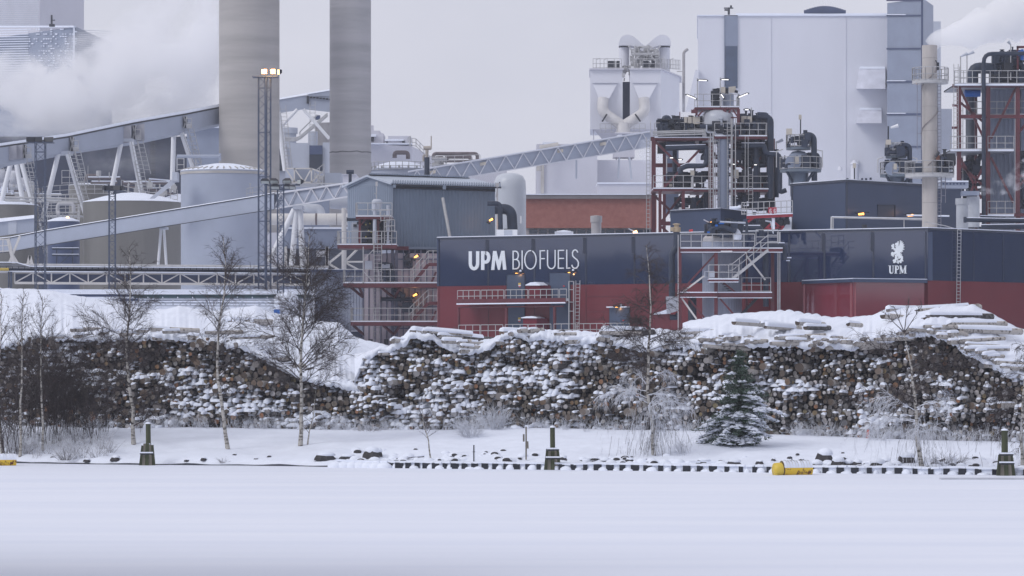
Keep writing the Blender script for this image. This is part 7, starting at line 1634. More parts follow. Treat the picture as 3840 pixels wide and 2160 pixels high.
# exhaust pipe left of the stair tower
t = thing('exhaust_pipe', 'thick navy exhaust pipe with beige cowl climbing the wall left of the stair tower', 'pipe', V(X(2520, 243), 243.5, GZ))
pipe(t, [(2537, 868), (2537, 925), (2520, 950), (2520, 1112)], .23, 243.5, fr=.5)
mb = MB(); c = (X(2537, 243.5), 243.5); mb.lathe(c, [(.2, Z(870, 243)), (.3, Z(868, 243)), (.3, Z(852, 243)), (.18, Z(850, 243)), (.18, Z(842, 243)), (.27, Z(842, 243)), (.27, Z(838, 243)), (.02, Z(836, 243))], 18); mb.pbox(2514, 852, 2526, 866, 243.2, .3); part(mb, 'cowl', M('beige_cowl', (.42, .33, .22), .6), t)
mb = MB(); mb.hexa([P(2500, 1178, 243), P(2545, 1165, 243), P(2545, 1165, 244.2), P(2500, 1178, 244.2), P(2497, 1112, 243), P(2545, 1112, 243), P(2545, 1112, 244.2), P(2497, 1112, 244.2)]); part(mb, 'insulated_box', M('dented_foil', (.42, .44, .5), .4, .2, 3., bump=.5), t)
mb = MB(); mb.tube(fillet([P(2545, 1175, 243.4), P(2540, 1190, 243.4), P(2512, 1190, 243.4)], .3), .2, 10); part(mb, 'outlet_elbow', DARKP, t)
mb = MB(); mb.pbox(2450, 1176, 2515, 1262, 243.5, 2, 0); mb.hexa([P(2450, 1180, 243.3), P(2515, 1176, 243.3), P(2515, 1176, 245.6), P(2450, 1180, 245.6), P(2450, 1177, 243.3), P(2505, 1158, 243.3), P(2505, 1158, 245.6), P(2450, 1177, 245.6)], 1)
single(mb, 'cabinet', 'red box with a slanting snow cap under the navy exhaust pipe', 'cabinet', [RED, SNOW], 'red cabinets on the wall')
# ================================================================ TREES, BUSHES AND THINGS ON THE SHORE
TRUNK = M('birch_trunk', (.42, .40, .37), .8, .0, 1.0, stretch=(3, 3, 9), col2=(.06, .05, .045), lo=.50, hi=.60, detail=4)
TWIG = M('dark_twigs', (.050, .038, .038), .85, .3, 2.)
TWIGF = M('frosted_twigs', (.30, .29, .31), .85, .3, 2.)
FROST = M('hoar_frost', (.66, .68, .74), .8, .15, 3.)
def ground_at(px, py):
    """distance at which the ground shows in this photo row"""
    D = 118.0
    while D < 152:
        x = X(px, D)
        if gz(x, D) >= Z(py, D): return D
        D += .1
    return 146.
def seg(vs, fs, a, b, ra, rb, n=3):
    t = (b - a)
    if t.length < 1e-4: return
    t.normalize(); u = t.orthogonal().normalized(); w = t.cross(u); o = len(vs)
    for p, r in ((a, ra), (b, rb)):
        for j in range(n):
            an = 2 * math.pi * j / n; vs.append(p + (u * math.cos(an) + w * math.sin(an)) * r)
    for j in range(n): fs.append((o + j, o + (j + 1) % n, o + n + (j + 1) % n, o + n + j))
def grow(mb, p, d, L, r, R, depth, droop, m, mt, dens=1.0, curl=.25):
    """a branch with forking side shoots"""
    n = 5 if depth > 0 else 3; pts = [p]; dirs = []
    for i in range(n):
        d = (d + V(R.gauss(0, curl), R.gauss(0, curl), R.gauss(0, curl * .7)) * .45 + V(0, 0, -droop * (i + 1) / n)).normalized()
        p = p + d * (L / n); pts.append(p); dirs.append(d)
    vs, fs = [], []
    for i in range(n): seg(vs, fs, pts[i], pts[i + 1], r * (1 - .8 * i / n), r * (1 - .8 * (i + 1) / n), 4 if depth > 1 else 3)
    mb.add(vs, fs, m if depth > 0 else mt, True)
    if depth > 0:
        k = max(2, int((L / (.10 if depth > 1 else .07)) * dens))
        for j in range(k):
            t = R.uniform(.18, 1.0); i = min(n - 1, int(t * n)); q = pts[i].lerp(pts[i + 1], t * n - i)
            ax = dirs[i]; s = ax.orthogonal().normalized(); s.rotate(Matrix.Rotation(R.uniform(0, 6.28), 3, ax))
            a = R.uniform(.45, .95); nd = (ax * math.cos(a) + s * math.sin(a)).normalized()
            ll = L * R.uniform(.22, .5) * (1.15 - t * .6) if depth > 1 else R.uniform(.22, .62) * min(1, L + .2)
            grow(mb, q, nd, max(.12, ll), max(.0058, r * (.5 if depth > 1 else .4)), R, depth - 1, droop * 1.25, m, mt, dens, curl)
def birch(path, lab, seed, r0=.13, nb=34, spread=2.2, droop=.12, start=.22, up=.75, mats=None, dens=1.0, lowfrost=0., name='birch_tree', cat='tree', grp='bare birches on the bank', forks=(), veil=0):
    """path: photo pixels from foot to tip"""
    R = random.Random(seed); D = ground_at(*path[0]); pts = [P(x, y, D + .35 * nz3(i, seed, 0)) for i, (x, y) in enumerate(path)]
    pts[0].z -= .1
    t = thing(name, lab, cat, pts[0] + V(0, 0, .1), grp)
    fine = []
    for a, b in zip(pts, pts[1:]):
        k = max(2, int((b - a).length / .5))
        for i in range(k): fine.append(a.lerp(b, i / k) + V(R.gauss(0, .018), R.gauss(0, .018), 0))
    fine.append(pts[-1]); N = len(fine) - 1
    mb = MB(); mb.tube(fine, [.66 * r0 * (1.25 if i == 0 else 1) * (1 - .93 * (i / N) ** .9) + .006 for i in range(N + 1)], 9, 0)
    mm = mats or [TWIG, TWIG, FROST]
    part(mb, 'trunk', TRUNK, t)
    mb = MB(); H_ = pts[-1].z - pts[0].z
    for k in range(nb):
        u = start + (1 - start) * ((k + R.random()) / nb) ** .9; f = u * N; i = min(N - 1, int(f)); q = fine[i].lerp(fine[i + 1], f - i)
        az = R.uniform(0, 6.28); el = lerp(up * .55, up * 1.35, u) + R.gauss(0, .12)
        env = math.sin(math.pi * min(1, (u - start) / (1 - start) * .78 + .22)) ** .8
        L = spread * env * R.uniform(.65, 1.15) + .25
        low = u < start + lowfrost
        m, mt = (2, 2) if low else (0, 1)
        grow(mb, q, V(math.cos(az) * math.cos(el), math.sin(az) * math.cos(el) * .8, math.sin(el)), L, r0 * .17 * (1 - .6 * u) + .006, R, 2, droop * (2.2 if low else 1), m, mt, dens)
    for (x0, y0, x1, y1) in forks:
        a, b = P(x0, y0, D), P(x1, y1, D); grow(mb, a, (b - a).normalized(), (b - a).length, r0 * .2, R, 2, .0, 0, 1, dens * .9, .12)
    for k in range(veil):   # hanging frosted strands
        az = R.uniform(0, 6.28); rad = min(2.1, abs(R.gauss(0, .95))); q = pts[0] + V(math.cos(az) * rad, math.sin(az) * rad * .7, R.uniform(.5, 2.1) - .2 * rad)
        L = min(R.uniform(.15, .85), q.z - pts[0].z - .05); vs, fs = [], []; d_ = V(math.cos(az) * .25, 0, -1).normalized(); a_ = q
        for j in range(4):
            d_ = (d_ + V(R.gauss(0, .12), R.gauss(0, .1), -.2)).normalized(); b_ = a_ + d_ * L / 4; seg(vs, fs, a_, b_, .0055, .005, 3); a_ = b_
        mb.add(vs, fs, 2 if R.random() < .75 else 1, True)
    part(mb, 'crown', mm, t)
    return t
birch([(502, 1668), (497, 1540), (480, 1420), (474, 1330), (486, 1180), (490, 1050), (484, 925)], 'tall birch rising right of the bare thicket, its dark tip against the olive tank', 3, .135, 46, 2.1, .07, .10, .62, dens=.95)
birch([(856, 1685), (836, 1560), (818, 1430), (815, 1330), (820, 1220), (842, 1100), (846, 990), (838, 890)], 'birch leaning at its foot, its tip in front of the pale blue tank', 4, .12, 40, 1.7, .10, .22, .8, dens=.8)
birch([(1128, 1672), (1130, 1560), (1128, 1420), (1133, 1250), (1146, 1100), (1160, 880)], 'wide-crowned birch in front of the dip between the stacks', 5, .13, 48, 2.5, .03, .24, .62, dens=1.0, forks=[(1130, 1390, 1000, 1210), (1132, 1380, 1290, 1230), (1132, 1395, 1320, 1330)])
birch([(2452, 1708), (2446, 1600), (2430, 1460), (2434, 1300), (2440, 1150), (2432, 1020), (2424, 920)], 'birch whose drooping lower branches are white with frost', 6, .12, 50, 1.75, .16, .13, .45, lowfrost=.20, dens=1.15, veil=520)
birch([(3462, 1776), (3440, 1640), (3432, 1520), (3424, 1420), (3412, 1340), (3388, 1240)], 'forked white birch behind the edge of the right shore', 7, .14, 26, 2.3, .13, .18, .35, lowfrost=.22, dens=.8, veil=260, forks=[(3388, 1245, 3310, 1170), (3390, 1250, 3408, 1120), (3390, 1250, 3460, 1150), (3390, 1245, 3360, 1150)])
birch([(3836, 1745), (3828, 1640), (3836, 1500), (3850, 1380), (3858, 1260)], 'birch cut by the right picture edge with hanging frosted twigs', 8, .11, 26, 1.5, .25, .2, .3, dens=.9, veil=120)
birch([(76, 1712), (76, 1560), (82, 1400), (84, 1260), (88, 1100)], 'slim pale birch at the far left, outer one of two', 9, .085, 30, .95, .06, .3, .9, dens=.8)
birch([(162, 1690), (160, 1560), (152, 1400), (155, 1260), (158, 1110)], 'slim pale birch at the far left, inner one of two', 10, .08, 30, 1.0, .06, .3, .9, dens=.8)
birch([(10, 1700), (-2, 1600), (-8, 1450), (2, 1250), (6, 1100)], 'thin birch half cut by the left picture edge', 12, .08, 26, 1.0, .06, .3, .9, dens=.8)
birch([(1618, 1728), (1606, 1650), (1590, 1600), (1585, 1545)], 'small frosted sapling on the bank left of the frosty bushes', 13, .045, 16, .55, .02, .35, .8, mats=[TWIG, FROST, FROST], name='birch_sapling', dens=.7)
birch([(1150, 1668), (1175, 1560), (1186, 1450)], 'thin young birch at the foot of the wide-crowned birch', 14, .04, 16, .8, .1, .2, .7, name='birch_sapling', dens=.7)
# thicket at left: individual leafless saplings
R = random.Random(31)
spots = [(-20, 1690), (22, 1715), (30, 1706), (50, 1650), (98, 1655), (110, 1640), (128, 1630), (178, 1665), (195, 1650), (205, 1662), (225, 1655), (240, 1668), (250, 1650), (262, 1640), (282, 1655), (300, 1648), (318, 1640), (340, 1665), (350, 1655), (372, 1645), (395, 1620), (60, 1700), (140, 1655), (212, 1640), (270, 1668), (330, 1630)]
names = ['between the two slim birches', 'right of the inner slim birch', 'in the thick of the left thicket', 'at the left picture edge']
for k, (px, py) in enumerate(spots):
    D = ground_at(px, py); b = P(px, py, D); b.z = gz(b.x, D); hgt = R.uniform(3.8, 5.4) if px < 330 else R.uniform(2.4, 3.6)
    w = 'at the left picture edge' if px < 40 else 'beside the outer slim birch' if px < 120 else 'beside the inner slim birch' if px < 200 else 'mid-thicket at the left' if px < 290 else 'on the right side of the left thicket' if px < 360 else 'alone left of the tall birch'
    t = thing('alder_sapling', ('leafless alder sapling %s, %s' % (w, ('tallest', 'shorter', 'leaning', 'straight', 'thinnest', 'bushy', 'dark-stemmed', 'forked low', 'nearest the ice', 'farthest back', 'wide at the top', 'very slim', 'dense at the base')[k % 13])), 'shrub', b, 'leafless alder saplings in the thicket')
    mb = MB(); R2 = random.Random(100 + k)
    for j in range(R2.choice((3, 4, 5))):
        d = V(R2.gauss(0, .14), R2.gauss(0, .14), 1).normalized()
        q = b + V(R2.gauss(0, .12), R2.gauss(0, .12), -.05); L = hgt * R2.uniform(.6, 1.0)
        grow(mb, q, d, L, .018, R2, 2, -.02, 0, 1, .42, .16)
    part(mb, 'crown', [TWIG, TWIG, FROST], t)
# frosted bushes
def fbush(px, py, w, h, seed, lab, n=90, m=(0, 0), name='frosted_bush'):
    R2 = random.Random(seed); D = ground_at(px, py); b = P(px, py, D); b.z = gz(b.x, D); mb = MB()
    W_ = w * D / F / 2; H_ = h * D / F
    for j in range(n):
        a = R2.uniform(0, 6.28); s = R2.random() ** .5
        q = b + V(math.cos(a) * s * W_ * .35, math.sin(a) * s * W_ * .35, -.02)
        d = V(math.cos(a) * s * W_ / H_, math.sin(a) * s * W_ / H_ * .6, 1).normalized()
        grow(mb, q, d, H_ * R2.uniform(.5, 1.05), .010, R2, 1, .02, m[0], m[1], .5, .2)
    single(mb, name, lab, 'shrub', [FROST, TWIGF, TWIG], 'frost-covered bushes on the bank')
fbush(1765, 1640, 170, 85, 1, 'wide white frosted bush in the middle of the bank, left half', 80)
fbush(1850, 1610, 150, 90, 2, 'tallest white frosted bush against the middle stack', 90)
fbush(1920, 1600, 90, 60, 3, 'low white frosted bush just right of the tallest one', 50)
fbush(1690, 1610, 90, 45, 4, 'thin frosted bush right of the frosted sapling', 40)
fbush(2120, 1612, 60, 45, 5, 'small frosted shoots right of the middle mooring post', 16)
fbush(2200, 1618, 50, 40, 6, 'small frosted shoots under the middle stack, left of the frosted birch', 14)
fbush(250, 1725, 180, 60, 7, 'low frosted brush at the foot of the left thicket', 60, (1, 0))
fbush(90, 1700, 120, 60, 8, 'frosted brush beside the outer slim birch', 40, (1, 0))
fbush(3560, 1750, 190, 60, 9, 'low frosty brush right of the forked birch foot', 60, (0, 1))
fbush(840, 1740, 70, 24, 10, 'few frosted twigs by the leaning birch foot', 16, (1, 0))
fbush(3700, 1640, 120, 70, 11, 'frosted shoots against the foot of the right stack', 40)
fbush(3290, 1650, 150, 60, 12, 'frosted weeds around the orange marker', 40)
fbush(2560, 1700, 90, 60, 13, 'white brush between the frosted birch and the spruce', 30)
fbush(1380, 1590, 220, 40, 14, 'frosted brambles at the foot of the middle stack', 40, (1, 0))
# weeds under hoar frost along the foot of the stacks
R2 = random.Random(61); mb = MB()
for k in range(280):
    px = R2.choice((R2.uniform(1290, 2620), R2.uniform(2950, 3840), R2.uniform(300, 1290))); xx = X(px, 146); D = Dpile(xx) - R2.uniform(.2, 2.6) * R2.random(); b = V(X(px, D), D, gz(X(px, D), D) - .03)
    for j in range(R2.randint(4, 9)): grow(mb, b + V(R2.gauss(0, .07), R2.gauss(0, .05), 0), V(R2.gauss(0, .35), R2.gauss(0, .3), 1).normalized(), R2.uniform(.18, .62), .008, R2, 1, .03, 0, 0 if R2.random() < .8 else 1, .5, .25)
for k in range(120):
    px = R2.uniform(-20, 420); D = Dshore(X(px, 140)) + R2.uniform(.3, 6); b = V(X(px, D), D, gz(X(px, D), D) - .03)
    for j in range(5): grow(mb, b + V(R2.gauss(0, .1), R2.gauss(0, .05), 0), V(R2.gauss(0, .5), R2.gauss(0, .3), 1).normalized(), R2.uniform(.3, .9), .008, R2, 1, .05, 1, 0, .5, .3)
struct(mb, 'frosted_weeds', [FROST, TWIGF], 'stuff')
mb = MB()   # snow lumps and stones too small to count along the right shore
for k in range(300):
    px = R2.choice((R2.uniform(1950, 2900), R2.uniform(3040, 3840), R2.uniform(3040, 3840), R2.uniform(1300, 1950))); D = Dshore(X(px, 132)) + abs(R2.gauss(0, 1.6)) + .1; x = X(px, D); r = R2.uniform(.05, .19); z = gz(x, D) - .03
    if R2.random() < .26: mb.dome((x + R2.uniform(-.05, .05), D - .08), [(r * 1.0, z), (r * .95, z + r * .5), (r * .5, z + r * .75), (.01, z + r * .8)], 7, 1)
    mb.dome((x, D + .06), [(r * 1.5, z), (r * 1.35, z + r * .45), (r * .8, z + r * .85), (.01, z + r * 1.0)], 9, 0)
struct(mb, 'stony_snow', [SNOW, ROCK], 'stuff')
# spruce
def spruce(px, py, top, w, lab, seed):
    R2 = random.Random(seed); D = ground_at(px, py); b = P(px, py, D); b.z = gz(b.x, D); zt = Z(top, D); Ht = zt - b.z; Wm = w * D / F / 2
    t = thing('pine_tree', lab, 'tree', b)
    mb = MB(); mb.tube([b - V(0, 0, .1), b + V(.05, 0, Ht * .5), V(b.x + .0, b.y, zt)], [.10, .06, .01], 8); part(mb, 'trunk', BARK, t)
    mb = MB(); lv = 30
    for k in range(lv):
        u = k / (lv - 1); z = b.z + Ht * (.07 + .93 * u)
        prof = interp([(0, .82), (.12, 1.0), (.3, .92), (.45, .66), (.6, .50), (.8, .30), (1, .04)], u)
        for j in range(12 if u < .5 else 8):
            az = R2.uniform(0, 6.28); L = Wm * prof * R2.uniform(.5, 1.2) * (1 + .38 * math.cos(az) * interp([(0, -.9), (.18, -.3), (.3, 1), (.5, .6), (.7, 0), (1, 0)], u))
            d = V(math.cos(az), math.sin(az) * .9, .12 + .35 * u)
            n = max(3, int(L / .10)); p = V(b.x, b.y, z + R2.uniform(-.12, .12)); snowy = R2.random() < interp([(0, .9), (.3, .6), (.45, .25), (.6, .06), (1, .02)], u) + (.25 if math.cos(az) > .3 and u < .6 else 0)
            for i in range(n):
                s = (i + 1) / n; d2 = (d + V(0, 0, -.55 * s * (1.2 if snowy else .5))).normalized(); p = p + d2 * (L / n)
                for q in range(6):
                    c = p + V(R2.gauss(0, .07), R2.gauss(0, .07), R2.gauss(0, .04)); e = (d2 * .3 + V(R2.gauss(0, .7), R2.gauss(0, .7), R2.gauss(0, .45))).normalized(); ln = R2.uniform(.08, .17)
                    wv = e.orthogonal().normalized(); wv.rotate(Matrix.Rotation(R2.uniform(0, 6.28), 3, e)); wd = R2.uniform(.012, .028)
                    mb.add([c - wv * wd, c + wv * wd, c + e * ln + wv * wd * .3, c + e * ln - wv * wd * .3], [(0, 1, 2, 3)], 0 if R2.random() < .45 else 1)
                if snowy and s > .3 and R2.random() < .75:
                    for q in range(4):
                        c = p + V(R2.gauss(0, .07), R2.gauss(0, .07), .05 + R2.uniform(0, .03)); rr = R2.uniform(.04, .13); k_ = 5
                        vs = [c + V(math.cos(6.283 * a_ / k_) * rr * 1.3, math.sin(6.283 * a_ / k_) * rr, R2.uniform(-.03, .0)) for a_ in range(k_)] + [c + V(0, 0, rr * .55), c - V(0, 0, .03)]
                        mb.add(vs, [(a_, (a_ + 1) % k_, k_) for a_ in range(k_)] + [((a_ + 1) % k_, a_, k_ + 1) for a_ in range(k_)], 2, True)
    part(mb, 'crown', [M('dark_needles', (.026, .052, .028), .8, .3, 3.), M('blue_green_needles', (.06, .092, .065), .8, .3, 3.), SNOW], t)
spruce(2775, 1672, 1325, 262, 'green conifer with snow-laden lower boughs leaning on the right stack', 5)

# mooring dolphins
def dolphin(px, py, pw, ptop, bw, btop, lab, seed, steps=1):
    R2 = random.Random(seed); D = ground_at(px, py - 2) - .9 if False else Dshore(X(px, 135)) - .9; s = D / F
    b = V(X(px, D), D, 0); t = thing('mooring_post', lab, 'mooring post', b, 'timber mooring posts at the shore')
    mb = MB(); zt, zb_ = Z(ptop, D), Z(btop, D)
    mb.tube([V(b.x + .02, D + .35, -.1), V(b.x, D + .35, zt)], [pw * s / 2, pw * s / 2 * .92], 12, 0); mb.dome((b.x, D + .35), [(pw * s * .52, zt), (pw * s * .45, zt + .05), (.02, zt + .08)], 12, 1); part(mb, 'post', [WOODG, SNOW], t)
    for k in range(5):
        u = -1 + 2 * k / 4; mb = MB(); xb = b.x + u * bw * s * .42; xt = b.x + u * bw * s * .27; w = bw * s * .23
        mb.beam(V(xb, D - .12 * (1 - abs(u)), -.1), V(xt, D + .1, zb_ - .05 * abs(u) + R2.uniform(-.03, .03)), w, w, 0); mb.beam(V(xt, D + .1, zb_ - .06 + .04), V(xt, D + .1, zb_ + .03), w * .9, w * .9, 1); part(mb, 'timber', [WOODW if k % 2 else WOODG, SNOW], t)
    mb = MB()
    for z in ([.55] if steps == 1 else [.55, .95]):
        z_ = zb_ * z; hw = bw * s * lerp(.50, .36, z)
        mb.tube([V(b.x - hw, D - .1, z_), V(b.x - hw * .3, D - .32, z_ - .02), V(b.x + hw * .3, D - .32, z_), V(b.x + hw, D - .1, z_ - .01)], .035, 6, 0); mb.beam(V(b.x - hw, D - .3, z_ + .05), V(b.x + hw, D - .3, z_ + .05), .1, .05, 1)
    part(mb, 'binding', [DARK, SNOW], t)
dolphin(552, 1740, 20, 1590, 58, 1665, 'left mooring post with green pole and splayed timber base', 1)
dolphin(2072, 1750, 20, 1604, 62, 1682, 'middle mooring post with green pole on a stepped timber base', 2, 2)
dolphin(3772, 1772, 26, 1615, 68, 1700, 'right mooring post with short green pole and round bundled piles', 3, 2)
D = Dshore(X(1972, 135)) + 1.0
mb = MB(); mb.beam(P(1973, 1724, D), P(1973, 1594, D), .06, .08, 0); mb.beam(P(1964, 1656, D - .05), P(1964, 1628, D - .05), .07, .05, 0); mb.beam(P(1978, 1682, D - .05), P(1977, 1655, D - .05), .10, .07, 0); mb.beam(P(1973, 1600, D), P(1973, 1594, D), .08, .10, 1); single(mb, 'signal_post', 'slim weathered post with small boards left of the middle mooring post', 'post', [WOODW, SNOW])
D = Dshore(X(1780, 135)) - .3
mb = MB(); mb.beam(P(1777, 1742, D), P(1777, 1669, D), .05, .06, 0); mb.beam(P(1783, 1742, D), P(1783, 1672, D), .03, .05, 1); single(mb, 'marker_post', 'dark pole rising from the tyre boom, snow on its right side', 'post', [DARK, SNOW])
D = Dpile(X(3256, 145)) - 1.0
mb = MB(); mb.tube([P(3254, 1650, D), P(3256, 1612, D)], [.07, .05], 8, 0); mb.pbox(3250, 1618, 3262, 1632, D - .05, .1, 0); single(mb, 'marker_post', 'small faded orange marker at the foot of the right stack', 'post', [M('faded_orange', (.55, .10, .06), .7)])
# boom along the shore
t = thing('floating_boom', 'long snow-covered boom of dark floats along the right shore', 'boom', V(8, 129, 0))
R = random.Random(9); xs_ = []; px = 1450
while px < 3880: xs_.append(px); px += interp([(1450, 34), (2200, 46), (3900, 58)], px)
bx = lambda px: (X(px, 130), Dshore(X(px, 130)) - .95)
mb = MB()
path = [V(*bx(p), .25 + .05 * nz3(p * .01, 1, 1) + .02 * nz3(p * .06, 1, 1)) for p in range(1240, 3900, 30)]
for a, b in zip(path, path[1:]): mb.beam(a + V(0, .30, 0), b + V(0, .30, 0), .6, .07, 0)
part(mb, 'snowy_beam', SNOW, t)
mb = MB()
for a, b in zip(path, path[1:]): mb.beam(a + V(0, .12, -.14), b + V(0, .12, -.14), .1, .24, 0)
part(mb, 'snow_backing', SNOW, t)
for k, p in enumerate(xs_):
    x, y = bx(p); w = interp([(1400, .13), (2200, .22), (3900, .27)], p) * R.uniform(.6, 1.25)
    mb = MB(); w = .135 * R.uniform(.55, 1.3); mb.box((x - w, y - .02, -.02), (x + w, y + .4, .22)); part(mb, 'dark_float', DARK, t)
    mb = MB(); xm, ym = bx(p + 24); q = 8; rx = .18 * R.uniform(.6, 1.35); hh = R.uniform(.4, .95); xm += R.uniform(-.05, .05)
    mb.dome((xm, ym + .10), [(rx * 1.15, -.01), (rx * 1.1, .08 * hh), (rx * .75, .17 * hh), (rx * .3, .22 * hh), (.01, .23 * hh)], 10); part(mb, 'snow_lump', SNOW, t)
for k in range(7):
    p = 1235 + k * 32; mb = MB(); x, y = bx(p); mb.dome((x, y), [(.34, -.01), (.33, .1), (.2, .2), (.01, .25)], 10); part(mb, 'snow_lump', SNOW, t)
# buoys
def buoy(px0, px1, ytop, ybot, lab, endpx):
    D = Dshore(X((px0 + px1) / 2, 130)) - 3.2; s = D / F; r = (ybot - ytop) * s / 2 * 1.06
    xa, xb = X(endpx, D), X(px1, D); t = thing('mooring_buoy', lab, 'buoy', V((xa + xb) / 2, D, 0), 'yellow mooring buoys frozen in the ice')
    z = r * .72; n = 28; mb = MB(); sk = V(-.35, -.15, 0)
    A = V(xa, D - .15, z); B = V(xb, D + .25, z); ax = (B - A).normalized()
    mb.tube([A, B], r, n, 0, cap=False); mb.add([B + (V(0, 0, 1) * math.cos(2 * math.pi * j / n) + ax.cross(V(0, 0, 1)).normalized() * math.sin(2 * math.pi * j / n)) * r for j in range(n)], [tuple(range(n))], 0); part(mb, 'drum', YELL, t)
    mb = MB(); E = A + V(-.28, -.28, 0)
    u = V(0, 0, 1); w = ax.cross(u).normalized()
    mb.add([A + (u * math.cos(2 * math.pi * j / n) + w * math.sin(2 * math.pi * j / n)) * r * 1.01 - ax * .02 for j in range(n)] + [E + (u * math.cos(2 * math.pi * j / n) * .96 + w * math.sin(2 * math.pi * j / n)) * r for j in range(n)], [(j, (j + 1) % n, n + (j + 1) % n, n + j) for j in range(n)] + [tuple(range(n, 2 * n))], 0, True); part(mb, 'end_cap', YELLC, t)
    mb = MB(); mb.tube([A - ax * .04, A + ax * .02], r * 1.03, n); part(mb, 'rim', M('rusty_rim', (.12, .07, .03), .8), t)
    mb = MB()
    for k in range(10):
        c0, c1 = A.lerp(B, k / 10), A.lerp(B, (k + 1) / 10)
        def ring(c, th): return [c + (u * math.cos(a) + w * math.sin(a)) * (r + th * (1 - (a / 1.34) ** 2)) for a in [-1.3 + 2.6 * j / 8 for j in range(9)]]
        r0_, r1_ = ring(c0, .07 + .03 * math.sin(k * 1.3) ** 2), ring(c1, .05 + .03 * math.sin((k + 1) * 1.3) ** 2)
        mb.add(r0_ + r1_, [(j, j + 1, 10 + j, 9 + j) for j in range(8)], 0, True)
    part(mb, 'snow_cap', SNOW, t)
    mb = MB(); c = A.lerp(B, .36) + V(0, 0, r); mb.tube([c, c + V(0, 0, .18), c + V(-.05, 0, .21), c + V(-.08, 0, .12)], .02, 6); part(mb, 'lifting_hook', DARK, t)
buoy(2888, 3040, 1746, 1797, 'yellow rust-stained mooring buoy under snow before the right shore', 2930)
buoy(-60, 55, 1710, 1751, 'yellow mooring buoy cut by the left picture edge', -60)
# rocks
R = random.Random(55)
def rock(px, py, w, h, lab, sn=True):
    D = max(Dshore(X(px, 133)) + .05, ground_at(px, min(py, 1745))) if True else 0; D = Dshore(X(px, 133)) + R.uniform(.1, 1.6) if py > 1735 else ground_at(px, py)
    b = P(px, py, D); zb2 = gz(b.x, D); n = 10; k_ = 1.45 if px > 3040 and py > 1725 else 1.1; rx = k_ * w * D / F / 2; rz = k_ * h * D / F
    c = V(b.x, D, zb2 - .03); vs = []; rings = [(1., 0), (.95, .35), (.75, .7), (.4, .95)]
    f = [R.uniform(.75, 1.2) for _ in range(n)]
    for (q, z) in rings:
        for j in range(n): a = 2 * math.pi * j / n; vs.append(c + V(math.cos(a) * rx * q * f[j], math.sin(a) * rx * q * f[(j + 3) % n] * .8, z * rz * R.uniform(.85, 1.1)))
    vs.append(c + V(0, 0, rz)); fs = [(k * n + j, k * n + (j + 1) % n, (k + 1) * n + (j + 1) % n, (k + 1) * n + j) for k in range(3) for j in range(n)] + [(3 * n + j, 3 * n + (j + 1) % n, 4 * n) for j in range(n)]
    mb = MB(); mb.add(vs, fs, 0)
    if sn:
        top = [(.8, .62), (.86, .8), (.7, 1.05), (.3, 1.22)]; vs = []
        for (q, z) in top:
            for j in range(n): a = 2 * math.pi * j / n; vs.append(c + V(math.cos(a) * rx * q * f[j] + rx * .1, math.sin(a) * rx * q + .05, z * rz * 1.0))
        vs.append(c + V(rx * .1, .05, rz * 1.27)); mb.add(vs, fs, 1, True)
    single(mb, 'rock', lab, 'rock', [ROCK, SNOW], 'dark rocks on the shore')
rock(432, 1726, 34, 16, 'small pointed dark rock left of the left mooring post'); rock(762, 1726, 22, 10, 'tiny dark rock right of the left mooring post'); rock(325, 1730, 26, 10, 'low dark stone below the thicket')
rock(1215, 1742, 70, 24, 'long dark overhanging edge where the tyre boom starts'); rock(1300, 1722, 60, 16, 'dark stone edge just above the start of the boom'); rock(1392, 1718, 60, 34, 'largest dark rock with a snow cap below the raised stack tip'); rock(1418, 1712, 26, 26, 'upright dark stone leaning on the largest rock')
rock(2110, 1736, 30, 18, 'dark stone at the foot of the middle mooring post'); rock(2635, 1740, 60, 16, 'left end stone of the small snowy plank under the spruce'); rock(2750, 1740, 50, 20, 'right end stone of the small snowy plank under the spruce'); rock(2848, 1738, 30, 14, 'small dark stone left of the yellow buoy')
k = 0
for (px, py, w, h) in ((3060, 1752, 40, 22), (3095, 1748, 50, 30), (3140, 1744, 44, 26), (3180, 1752, 34, 18), (3215, 1756, 30, 16), (3290, 1762, 40, 24), (3330, 1752, 44, 26), (3366, 1758, 26, 18), (3395, 1732, 56, 22), (2360, 1730, 34, 12), (2290, 1735, 26, 10), (2230, 1742, 30, 10), (2185, 1744, 24, 10), (2960, 1720, 16, 8), (2900, 1728, 20, 10), (3005, 1730, 22, 10), (2100, 1720, 16, 9), (2420, 1726, 18, 8), (3245, 1740, 18, 10), (3120, 1722, 16, 8), (2990, 1705, 14, 7), (3160, 1700, 14, 7), (1560, 1738, 26, 8), (960, 1742, 20, 6), (880, 1742, 16, 6), (700, 1740, 18, 6), (200, 1736, 20, 6), (1010, 1740, 16, 6), (1690, 1740, 22, 8)):
    w_ = ('snow-topped dark rock %s' % ('right of the yellow buoy' if 3040 < px < 3200 else 'left of the forked birch foot' if 3200 <= px < 3380 else 'behind the forked birch foot' if px >= 3380 else 'above the boom near the frosted birch' if 2150 < px < 2450 else 'above the yellow buoy' if 2850 < px < 3040 else 'on the ice edge'))
    rock(px, py, w, h, w_ + ', %s' % ('wide', 'tall', 'small', 'rounded', 'flat', 'jagged', 'half-buried', 'narrow', 'sloping', 'square', 'pointed', 'low', 'cracked', 'lumpy', 'thin')[k % 15]); k += 1
